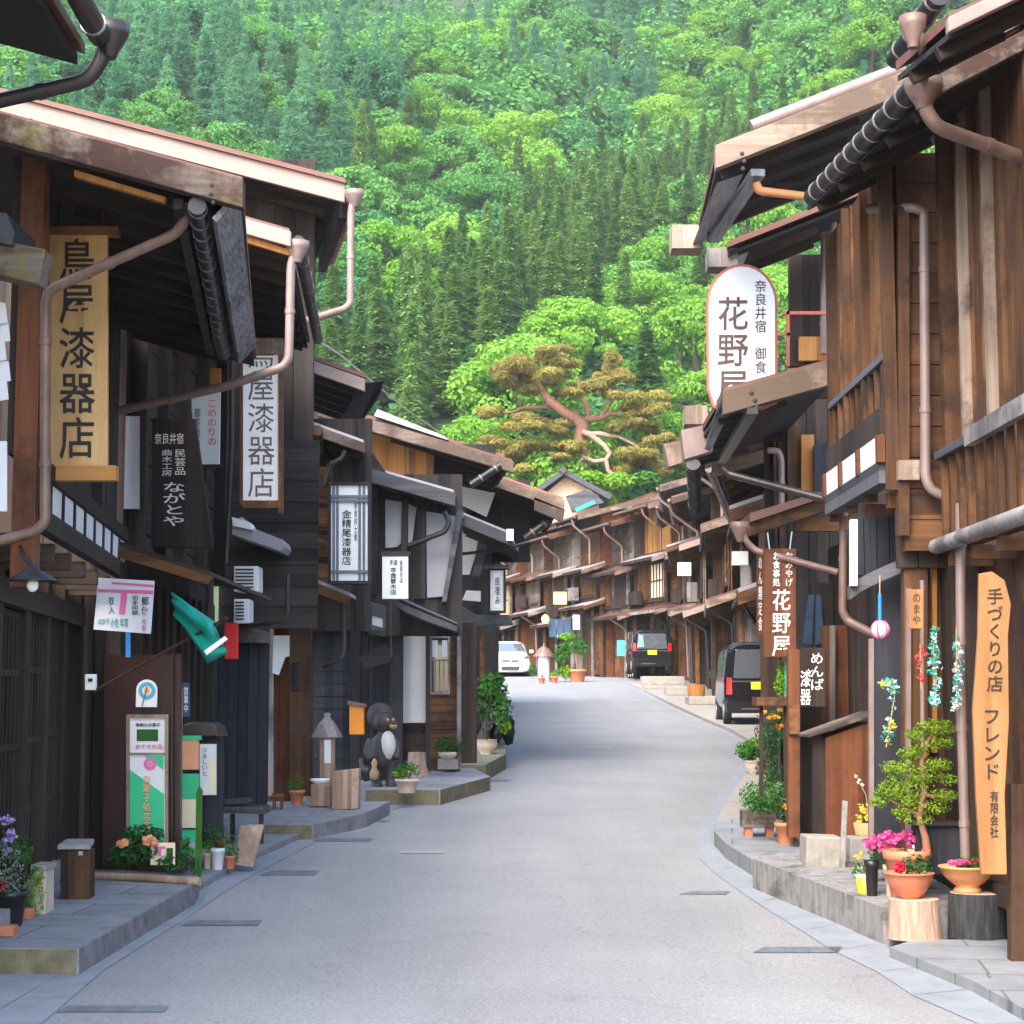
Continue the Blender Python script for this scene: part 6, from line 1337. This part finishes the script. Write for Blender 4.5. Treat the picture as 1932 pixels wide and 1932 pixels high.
# right side, from the van towards the viewer
plant('potted_plant', 'rose bush with orange blooms before the brown board', 1455, 1552, .1, None, [(1455, 1385, 32, 34, 520, 'leaf_dark'), (1452, 1450, 28, 46, 420, 'leaf_dark'), (1470, 1350, 18, 16, 90, 'leaf_green')], [([(1455, 1552), (1452, 1420), (1448, 1370)], .008), ([(1462, 1552), (1470, 1420), (1474, 1360)], .008), ([(1440, 1552), (1438, 1440)], .007)], [(1462, 1345, 22, 10, 7, 4.5, 'petal_orange'), (1475, 1372, 10, 8, 4, 4.5, 'petal_orange'), (1432, 1352, 6, 5, 2, 4.5, 'petal_peach')], seed=21, dd=16.25)
plant('potted_plant', 'grassy bright green dome in a grey pot at the right road edge', 1424, 1462, .1, (34, 26, 'clay_pale', 'bowl'), [(1412, 1416, 26, 20, 700, 'leaf_green'), (1424, 1404, 18, 13, 300, 'leaf_lime')], seed=22)
b = P(1462, 1330, 14.6); t = thing('plant_shelf', 'small brown wooden shelf under the yellow green cypress', 'shelf', b); MB().rect(1428, 1315, 1490, 1332, 14.5, .3).build('top', 'wood_brown_x', t)
for x in (1434, 1480): MB().rect(x, 1332, x + 6, 1500, 14.6, .05).build('leg', 'wood_dark', t)
plant('potted_plant', 'slim yellow green dwarf cypress on the brown shelf', 1472, 1316, .1, None, [(1472, 1292, 12, 24, 260, 'leaf_lime'), (1474, 1264, 8, 20, 120, 'leaf_lime')], [([(1482, 1314), (1482, 1240)], .012, 'cloth_teal')], seed=23, dd=14.6)
plant('potted_plant', 'wide clump of long green leaves in a carved wooden planter', 1440, 1590, .12, None, [(1448, 1503, 54, 34, 1300, 'leaf_green'), (1470, 1498, 28, 24, 360, 'leaf_grey'), (1425, 1515, 24, 20, 300, 'leaf_green')], seed=24)
b = GP(1430, 1580, .12); t = thing('wooden_planter', 'carved wooden planter on small clay feet under the green clump', 'planter', b); MB().rect(1401, 1530, 1462, 1562, b.y, .2).build('box_body', 'wood_grey_x', t, .004); lettering(t, 'みやげ処', (1406, 1538, 1456, 1556), b.y - .003, 'ink_brown')
for x in (1406, 1446): MB().rect(x, 1562, x + 14, 1582, b.y + .02, .1).build('foot', 'terracotta', t)
plant('potted_plant', 'marigold with orange blooms in a terracotta pot beside the carved planter', 1488, 1594, .12, (44, 40, 'terracotta', 'pot'), [(1490, 1540, 26, 16, 200, 'leaf_dark')], [], [(1494, 1524, 20, 7, 10, 4.5, 'petal_orange')], seed=25)
# sloped cabinet
d = 13.0; t = thing('cabinet', 'red brown wooden cabinet with a sloping grey lid by the dark doorway', 'cabinet', P(1592, 1590, d))
MB().poly([(1558, 1392), (1558, 1585), (1640, 1595), (1640, 1362)], d, .4).build('body', 'wood_red', t, .006); MB().poly([(1524, 1386), (1526, 1392), (1652, 1350), (1650, 1342)], d - .05, .5).build('lid', 'wood_grey_x', t, .004); MB().rect(1536, 1390, 1556, 1580, d + .05, .1).build('leg', 'wood_dark', t)
b = GP(1554, 1660, .12); d = b.y; tag(MB().poly([(1522, 1578), (1520, 1655), (1590, 1662), (1590, 1580)], d, .3).build('stone_block', 'stone_pale', None, .012), 'white stone block at the foot of the sloping lid cabinet', 'stone block')
tag(MB().poly([(1590, 1510), (1584, 1660), (1594, 1662), (1600, 1512)], d - .06, .03).build('wooden_stake', 'wood_grey', None, .003), 'thin grey wooden stake beside the white stone block', 'stake')
b = GP(1632, 1650, .12); d = b.y; tag(MB().poly([(1604, 1580), (1604, 1655), (1656, 1658), (1656, 1578)], d, .3).build('stone_block', 'stone', None, .014), 'rough grey stone block under the orange basket', 'stone block')
t = thing('flower_basket', 'orange woven basket of yellow paper flowers on the grey stone block', 'basket', P(1632, 1578, d + .1)); s = d / FPX
MB().lathe(P(1632, 1576, d + .12), [(18 * s, 0), (22 * s, 24 * s), (20 * s, 24 * s), (17 * s, 3 * s)], 16).build('basket_body', 'straw', t); m = MB()
for i in range(14): m.leaves(P(1620 + (i * 37) % 30, 1548 - (i * 53) % 34, d + .1), .02, .02, .02, 9, .016, 500 + i, shell=.4)
m.build('flowers', 'petal_yellow', t); m = MB(); m.tube([P(1640, 1550, d + .1), P(1634, 1500, d + .1), P(1614, 1462, d + .1)], .004, 5); m.build('stem', 'straw', t); m = MB()
for x, y in ((1616, 1464), (1622, 1472), (1627, 1480), (1618, 1476)): m.leaves(P(x, y, d + .1), .012, .012, .012, 8, .012, int(x), shell=.3)
m.build('blossom', 'petal_white', t)
# bonsai and the pots round it
t = plant('bonsai_tree', 'layered bonsai pine with light green pads in a terracotta pot', 1722, 1702, .21, (84, 92, 'terracotta', 'pot'), [(1748, 1402, 34, 20, 300, 'leaf_bonsai'), (1738, 1460, 42, 20, 320, 'leaf_bonsai'), (1720, 1486, 44, 20, 340, 'leaf_bonsai'), (1752, 1522, 44, 16, 300, 'leaf_bonsai'), (1690, 1475, 30, 14, 200, 'leaf_bonsai'), (1780, 1400, 26, 14, 180, 'leaf_bonsai'), (1728, 1545, 40, 12, 220, 'leaf_bonsai'), (1790, 1470, 20, 12, 130, 'leaf_bonsai'), (1765, 1372, 42, 17, 646, 'leaf_bonsai'), (1725, 1384, 20, 12, 209, 'leaf_bonsai'), (1722, 1420, 30, 14, 418, 'leaf_bonsai'), (1697, 1448, 38, 16, 532, 'leaf_bonsai'), (1770, 1442, 30, 14, 380, 'leaf_bonsai'), (1680, 1492, 34, 17, 494, 'leaf_bonsai'), (1658, 1512, 20, 13, 228, 'leaf_bonsai'), (1712, 1508, 28, 16, 342, 'leaf_bonsai'), (1782, 1500, 32, 13, 361, 'leaf_bonsai'), (1735, 1470, 26, 13, 190, 'leaf_bonsai'), (1700, 1530, 22, 13, 190, 'leaf_bonsai')],
    [([(1750, 1618), (1746, 1580), (1734, 1540), (1744, 1490), (1738, 1440), (1752, 1395), (1762, 1378)], [.028, .024, .02, .017, .014, .01, .006], 'bark_red'), ([(1738, 1540), (1700, 1520), (1670, 1505)], [.012, .009, .006], 'bark_red'), ([(1742, 1500), (1775, 1504), (1792, 1502)], [.01, .008, .005], 'bark_red'), ([(1740, 1460), (1705, 1450)], [.009, .006], 'bark_red'), ([(1742, 1450), (1770, 1444)], [.009, .006], 'bark_red')], cat='bonsai', dd=10.85, seed=30, leafpx=3.0)
plant('potted_plant', 'pink azalea blooms in a tall black pot on the kerb', 1648, 1692, .21, (26, 66, 'plastic_black', 'pot'), [(1660, 1612, 30, 14, 160, 'leaf_dark')], [], [(1660, 1588, 26, 14, 26, 6.5, 'petal_pink'), (1692, 1580, 26, 13, 22, 6.5, 'petal_pink'), (1672, 1604, 24, 8, 12, 6, 'petal_pink')], seed=31)
plant('potted_plant', 'pink blooms behind the bonsai trunk in a grey pot', 1690, 1695, .21, (36, 60, 'clay_pale', 'pot'), [(1700, 1612, 28, 14, 120, 'leaf_dark')], [], [(1716, 1582, 24, 12, 14, 6, 'petal_pink'), (1766, 1584, 10, 10, 7, 6, 'petal_pink'), (1722, 1600, 8, 6, 3, 6, 'petal_white')], seed=32)
t = thing('bucket', 'yellow plastic bucket behind the black pot on the kerb', 'bucket', GP(1640, 1690, .21) + Vector((0, .12, 0))); b = GP(1640, 1690, .21) + Vector((0, .12, 0)); s = b.y / FPX; MB().lathe(b, [(14 * s, 0), (18 * s, 32 * s), (16 * s, 32 * s), (13 * s, 2 * s)], 18).build('bucket_body', 'plastic_yellow', t); MB().lathe(b + Vector((0, 0, 31 * s)), [(18.6 * s, 0), (18.6 * s, 3 * s), (16 * s, 3 * s)], 18).build('rim', 'paint_white', t)
plant('potted_plant', 'small yellow flowers beside the yellow bucket', 1622, 1672, .21, None, [(1622, 1640, 16, 22, 110, 'leaf_green')], [], [(1616, 1628, 8, 14, 4, 4, 'petal_yellow'), (1624, 1608, 6, 6, 2, 4, 'petal_yellow')], seed=33)
b = GP(1736, 1776, .06); s = b.y / FPX; c = b + Vector((0, 46 * s, 0)); t = thing('log_stump', 'pale brown log stump under the red brown flower bowl', 'stump', c); MB().lathe(c, [(52 * s, 0), (50 * s, 6 * s), (47 * s, 70 * s), (46 * s, 73 * s)], 22).build('bark', 'bark_log', t); MB().lathe(c + Vector((0, 0, 73 * s)), [(46 * s, 0), (.001, .002)], 22, cap=False).build('cut_face', 'log_cut', t)
bc = c + Vector((-8 * s, 0, 74.5 * s)); t = thing('flower_bowl', 'red brown terracotta bowl with a red bloom and blue green leaves on the pale stump', 'flower bowl', bc); lathe_pot(t, bc, 45 * s, 47 * s, 'terracotta', 'bowl'); m = MB(); m.leaves(bc + Vector((14 * s, -.03, 62 * s)), 32 * s, 22 * s, 22 * s, 220, 4.5 * s, 601, shell=.3, up=.5); m.build('foliage', 'leaf_dark', t); m = MB(); m.leaves(bc + Vector((-22 * s, -.06, 58 * s)), 11 * s, 8 * s, 10 * s, 50, 5 * s, 602, shell=.3, aspect=.8); m.build('flowers', 'petal_red', t)
b = GP(1857, 1774, .06); s = b.y / FPX; c = b + Vector((0, 50 * s, 0)); t = thing('log_stump', 'charred black log stump under the orange flower bowl', 'stump', c); MB().lathe(c, [(55 * s, 0), (54 * s, 6 * s), (52 * s, 78 * s), (50 * s, 82 * s)], 26).build('bark', 'bark_log_black', t); MB().lathe(c + Vector((0, 0, 82 * s)), [(49 * s, 0), (.001, .002)], 22, cap=False).build('cut_face', 'log_cut', t)
bc = c + Vector((-16 * s, 0, 83.5 * s)); t = thing('flower_bowl', 'orange pedestal bowl with pink and red flowers on the charred black stump', 'flower bowl', bc); lathe_pot(t, bc, 50 * s, 48 * s, 'terracotta_orange', 'pedestal'); m = MB(); m.leaves(bc + Vector((6 * s, 0, 52 * s)), 40 * s, 30 * s, 12 * s, 300, 4 * s, 611, shell=.2, up=.6); m.build('foliage', 'leaf_green', t)
m = MB()
for i in range(8): m.leaves(bc + Vector(((-34 + i * 4) * s, -20 * s, 56 * s)), 6 * s, 5 * s, 5 * s, 16, 3.6 * s, 620 + i, shell=.3, aspect=.8)
m.build('flowers', 'petal_pink', t); m = MB()
for i in range(5): m.leaves(bc + Vector(((4 + i * 8) * s, -18 * s, 58 * s)), 4 * s, 4 * s, 4 * s, 12, 3 * s, 640 + i, shell=.3, aspect=.8)
m.build('blossom', 'petal_red', t)
t = thing('storage_box', 'dark grey box against the wall behind the bonsai', 'box', P(1770, 1640, 11.1)); MB().rect(1728, 1556, 1812, 1650, 11.05, .12).build('box_body', 'wood_slate', t, .005); MB().rect(1724, 1550, 1814, 1558, 11.02, .16).build('lid', 'pipe_dark', t)
tag(MB().tube([P(1794, 1752, 10.85), P(1800, 1700, 10.85)], [.05, .035], 9).build('round_stone', 'kerb_grey', None), 'upright grey stone wedged between the two log stumps', 'stone')
b = GP(1868, 1852, .06); plant('weed', 'small green weed in the kerb joint at the lower right', 1868, 1860, .02, None, [(1866, 1848, 8, 10, 26, 'leaf_green')], cat='weed', seed=40)
# overhead wire
tag(MB().tube([P(555, 615, 18), P(640, 668, 22), P(760, 768, 30), P(900, 865, 44), P(985, 915, 60)], .012, 5).build('overhead_wire', 'steel', None), 'thin pale overhead wire slanting past the left roofs', 'wire')
# ================================================================= VEHICLES
def loft(mb, secs, n=40):
    """secs: (y, half width at sill, half width at roof, z0, z1, shoulder z fraction, exponent)"""
    vs = []
    for (y, wb, wt, z0, z1, sh, e) in secs:
        for j in range(n):
            a = 2 * math.pi * j / n; c, s = math.cos(a), math.sin(a)
            u = math.copysign(abs(c) ** (2 / e), c); v = math.copysign(abs(s) ** (2 / e), s); f = (v + 1) / 2
            wd = wb if f < sh else wb + (wt - wb) * ((f - sh) / (1 - sh)) ** 1.3
            vs.append((u * wd, y, z0 + (z1 - z0) * f))
    m = len(secs); mb.add(vs, [(i * n + j, i * n + (j + 1) % n, (i + 1) * n + (j + 1) % n, (i + 1) * n + j) for i in range(m - 1) for j in range(n)], True)
    mb.add(vs[:n], [list(range(n))[::-1]]); mb.add(vs[-n:], [list(range(n))]); return mb
def wheels(t, xs, ys, r):
    for x in xs:
        for y in ys:
            m = MB(); m.tube([(x - .08, y, r), (x + .08, y, r)], r, 20); o = m.build('wheel', 'tyre', t); MB().tube([(x - .09, y, r), (x + .09, y, r)], r * .6, 14).build('rim', 'steel', o)
def quadp(m, pts, off): m.prism(pts, off); return m
def rear_wagon(label, base, scale, yaw, hgt, lamp_low, silver=False):
    t = thing('parked_van', label, 'van', (0, 0, 0), 'parked vehicles'); W2 = .74; T = hgt
    b = loft(MB(), [(0, .70, .60, .30, T - .08, .45, 6), (.05, .74, .645, .26, T - .02, .45, 6), (.5, .745, .66, .25, T, .45, 6), (2.4, .745, .66, .25, T - .02, .45, 6), (2.75, .74, .62, .26, T - .14, .45, 6), (3.1, .73, .66, .27, T * .58, .5, 5), (3.38, .66, .6, .32, T * .5, .5, 4)]).build('body', 'car_black', t)
    z0, z1 = T * .555, T * .9
    g = MB().prism([(-.56, -.014, z0), (.56, -.014, z0), (.50, -.008, z1), (-.50, -.008, z1)], (0, .03, 0)).build('rear_window', 'car_glass', t, .012)
    MB().prism([(-.52, -.02, z0 + .06), (-.3, -.02, z0 + .06), (-.34, -.016, z1 - .06), (-.47, -.016, z1 - .06)], (0, .005, 0)).build('window_sticker', 'car_glass_blue', g) if silver else None
    MB().tube([(0, -.02, z0 + .03), (.28, -.015, z0 + .12)], .009, 5).build('wiper', 'car_trim', t)
    for s in (-1, 1):
        zl, zh = (T * .36, T * .56) if lamp_low else (T * .5, T * .68)
        MB().prism([(s * .59, -.02, zl), (s * .72, .0, zl), (s * .705, .0, zh), (s * .60, -.018, zh)], (0, .06, 0)).build('tail_lamp', 'lamp_red', t)
        MB().prism([(s * .752, .25, z0 + .02), (s * .752, 1.2, z0 + .02), (s * .70, 1.15, z1), (s * .70, .32, z1)], (-s * .03, 0, 0)).build('side_window', 'car_glass', t)
        MB().prism([(s * .752, 1.3, z0 + .02), (s * .752, 2.2, z0 + .02), (s * .70, 2.0, z1), (s * .70, 1.3, z1)], (-s * .03, 0, 0)).build('side_window', 'car_glass', t)
        MB().obox((s * .83, 2.5, z0 + .12), (.07, 0, 0), (0, .05, 0), (0, 0, .09)).build('wing_mirror', 'car_black', t)
        MB().obox((s * .756, 1.25, z0 - .12), (.012, 0, 0), (0, .08, 0), (0, 0, .015)).build('door_handle', 'chrome', t)
    MB().prism([(-.72, -.03, .25), (.72, -.03, .25), (.72, -.05, .52), (-.72, -.05, .52)], (0, .14, 0)).build('bumper', 'car_black', t, .03)
    MB().prism([(-.6, -.01, z0 - .09), (.6, -.01, z0 - .09), (.6, -.01, z0 - .06), (-.6, -.01, z0 - .06)], (0, .03, 0)).build('chrome_strip', 'chrome', t)
    MB().prism([(-.165, -.03, T * .42), (.165, -.03, T * .42), (.165, -.02, T * .42 + .165), (-.165, -.02, T * .42 + .165)], (0, .015, 0)).build('number_plate', 'plate_yellow', t)
    MB().prism([(-.4, -.056, .33), (.1, -.056, .33), (.1, -.056, .37), (-.4, -.056, .37)], (0, .01, 0)).build('bumper_trim', 'chrome', t)
    wheels(t, (-.66, .66), (.55, 2.75), .29)
    t.location = base; t.rotation_euler = (0, 0, yaw); t.scale = (scale,) * 3
    return t
b = GP(1432, 1367, .08); rear_wagon('black kei van with a yellow plate parked nearest on the right, seen from behind', b, 125 * b.y / FPX / 1.49, R(-2), 1.86, True)
b = GP(1231, 1270, .3); rear_wagon('small black wagon with a yellow plate parked farther up on stone steps', b, 76 * b.y / FPX / 1.49, R(1), 1.62, False, True)
def white_hatch():
    b = GP(963, 1277, 0); t = thing('parked_car', 'white hatchback parked facing the viewer at the end of the road', 'car', (0, 0, 0), 'parked vehicles')
    loft(MB(), [(0, .74, .66, .22, .74, .5, 4), (.12, .82, .72, .18, .84, .5, 4.5), (.9, .845, .72, .18, 1.0, .5, 5), (1.15, .845, .74, .18, 1.06, .6, 5), (3.3, .845, .74, .2, 1.05, .6, 5), (3.7, .8, .7, .26, .95, .6, 4)]).build('body', 'car_white', t)
    loft(MB(), [(.95, .74, .6, .9, 1.02, .3, 5), (1.55, .74, .57, .95, 1.42, .2, 5), (2.1, .74, .58, .95, 1.5, .2, 5), (3.0, .74, .57, .95, 1.46, .2, 5), (3.55, .72, .56, .95, 1.1, .3, 5)]).build('roof', 'car_white', t)
    MB().prism([(-.66, .99, 1.03), (.66, .99, 1.03), (.53, 1.52, 1.39), (-.53, 1.52, 1.39)], (0, -.03, .02)).build('windscreen', 'car_glass', t)
    for s in (-1, 1):
        MB().prism([(s * .755, 1.35, 1.06), (s * .755, 2.9, 1.06), (s * .61, 2.8, 1.38), (s * .61, 1.75, 1.38)], (s * .02, 0, 0)).build('side_window', 'car_glass', t)
        MB().prism([(s * .5, -.0, .70), (s * .78, .16, .70), (s * .8, .34, .88), (s * .62, .08, .8)], (0, -.03, .02)).build('headlamp', 'chrome', t)
        MB().obox((s * .92, 1.2, 1.06), (.08, 0, 0), (0, .05, 0), (0, 0, .06)).build('wing_mirror', 'car_white', t)
    m = MB(); m.prism([(-.32, -.02, .6), (.32, -.02, .6), (.36, -.01, .68), (-.36, -.01, .68)], (0, .08, 0)); m.build('grille', 'car_trim', t, .01)
    m = MB(); m.prism([(-.34, -.05, .26), (.34, -.05, .26), (.38, -.04, .42), (-.38, -.04, .42)], (0, .1, 0)); m.build('lower_grille', 'car_trim', t, .02)
    disc_ = MB().tube([(0, -.04, .64), (0, .02, .64)], .05, 14).build('badge', 'chrome', t)
    MB().prism([(-.17, -.07, .47), (.17, -.07, .47), (.17, -.06, .56), (-.17, -.06, .56)], (0, .02, 0)).build('number_plate', 'paint_white', t)
    wheels(t, (-.76, .76), (.72, 3.1), .3)
    t.location = b; t.rotation_euler = (0, 0, R(3)); t.scale = (79 * b.y / FPX / 1.7,) * 3
white_hatch()
# ================================================================= THE BIG RED PINE ABOVE THE HOUSES
def pine():
    D = 97.0; b = P(1125, 905, D); t = thing('red_pine', 'big old pine with olive gold needle pads and twisted red limbs above the far roofs', 'tree', b)
    def L(pts, r0, r1, dy=0.0): n = len(pts); return [P(x, y, D + dy) for x, y in pts], [r0 + (r1 - r0) * i / (n - 1) for i in range(n)]
    for (pts, r0, r1, dy, mt, nm) in [
        ([(1098, 920), (1100, 880), (1094, 836), (1099, 802), (1085, 788), (1064, 777), (1037, 757), (1021, 737), (1012, 715)], .62, .2, 0, 'bark_red', 'trunk'),
        ([(1097, 795), (1112, 791), (1131, 790), (1151, 781), (1187, 784)], .3, .12, .3, 'bark_red', 'limb'),
        ([(1112, 791), (1108, 770), (1095, 745), (1090, 715)], .22, .1, .4, 'bark_red', 'limb'), ([(1131, 789), (1150, 765), (1160, 735)], .16, .08, .5, 'bark_red', 'limb'),
        ([(1050, 768), (1033, 768), (985, 770), (967, 778), (940, 780)], .2, .08, .6, 'bark_red', 'limb'),
        ([(1095, 836), (1060, 842), (1010, 845)], .16, .07, .6, 'bark_red', 'limb'), ([(1075, 785), (1040, 800), (1000, 805)], .14, .06, .4, 'bark_red', 'limb'),
        ([(1098, 815), (1113, 820), (1129, 818), (1151, 822), (1167, 824), (1191, 836), (1207, 846)], .24, .07, -.6, 'bark_pale', 'limb'),
        ([(1113, 820), (1139, 840), (1151, 855), (1143, 868), (1121, 871), (1101, 862), (1091, 876), (1081, 900)], .2, .13, -.8, 'bark_pale', 'limb'),
        ([(1143, 868), (1147, 888), (1167, 903)], .18, .12, -.8, 'bark_pale', 'limb'), ([(1039, 858), (1023, 895)], .16, .2, .5, 'bark_red', 'limb')]:
        p, r_ = L(pts, r0, r1, dy); MB().tube(p, [q * .78 for q in r_], 9).build(nm, mt, t)
    rr = random.Random(3); s = D / FPX; m = MB()
    for i, (x, y, rx, ry_) in enumerate([(950, 702, 34, 15), (990, 692, 38, 18), (1040, 676, 34, 14), (1075, 690, 34, 14), (1010, 724, 46, 15), (965, 722, 26, 12), (1110, 735, 32, 17), (1140, 722, 28, 14), (1085, 742, 24, 10), (1155, 690, 18, 22), (1170, 708, 22, 14), (1165, 742, 22, 12), (1205, 764, 34, 16), (1235, 772, 24, 12), (1190, 800, 28, 12), (1225, 808, 24, 9), (930, 772, 26, 12), (912, 780, 16, 10), (985, 800, 34, 15), (1035, 806, 30, 12), (925, 828, 28, 11), (1000, 848, 44, 12), (1060, 838, 34, 10), (1085, 848, 18, 8), (975, 862, 28, 10), (1210, 852, 38, 15), (1240, 832, 24, 12), (1190, 872, 28, 14), (1175, 890, 24, 12), (1235, 880, 22, 14), (1060, 862, 22, 8), (1000, 885, 22, 10), (900, 850, 18, 10)]):
        for q in range(5):
            m.leaves(P(x + rr.gauss(0, rx * .5), y + rr.gauss(0, ry_ * .5), D + rr.gauss(0, 1.2)), rx * s * .75, rx * s * .8, ry_ * s * .7, 420, .17, 700 + i * 5 + q, shell=.4, up=.7, aspect=.22, lower=-.5)
    m.build('crown', 'foliage_olive', t)
pine()
for i, (x, y, rx, ry_, mt) in enumerate([(1110, 905, 34, 18, 'leaf_lime'), (1165, 910, 44, 18, 'leaf_lime'), (1215, 905, 30, 16, 'leaf_green'), (1080, 900, 22, 12, 'leaf_green')]):
    D = 95; b = P(x, y + ry_, D); t = thing('shrub', ['bright shrub left of the pine roots', 'wide bright shrub at the foot of the pine', 'green shrub right of the pine above the far roofs', 'small green shrub behind the peach gable'][i], 'shrub', b, 'shrubs under the pine'); s = D / FPX
    MB().leaves(P(x, y, D), rx * s, rx * s, ry_ * s, 700, .16, 900 + i, shell=.5, up=.6).build('foliage', mt, t); MB().tube([P(x, y + ry_ + 8, D), P(x, y, D)], .08, 6).build('stem', 'bark_dark', t)
# ================================================================= HAZE: thin pale air in the valley
def haze():
    m = MB(); m.box(-165, -34, -2.2, 165, 402, 243); me = m.build('haze', 'paint_white'); mt = bpy.data.materials.new('haze_air'); mt.use_nodes = True; n = mt.node_tree.nodes; n.clear()
    o = n.new('ShaderNodeOutputMaterial'); v = n.new('ShaderNodeVolumePrincipled'); v.inputs['Color'].default_value = (.9, .95, .97, 1); v.inputs['Density'].default_value = .00032; v.inputs['Anisotropy'].default_value = .2
    mt.node_tree.links.new(v.outputs[0], o.inputs['Volume']); me.data.materials[0] = mt; me['kind'] = 'stuff'; me['label'] = 'thin pale haze in the valley air'
haze()
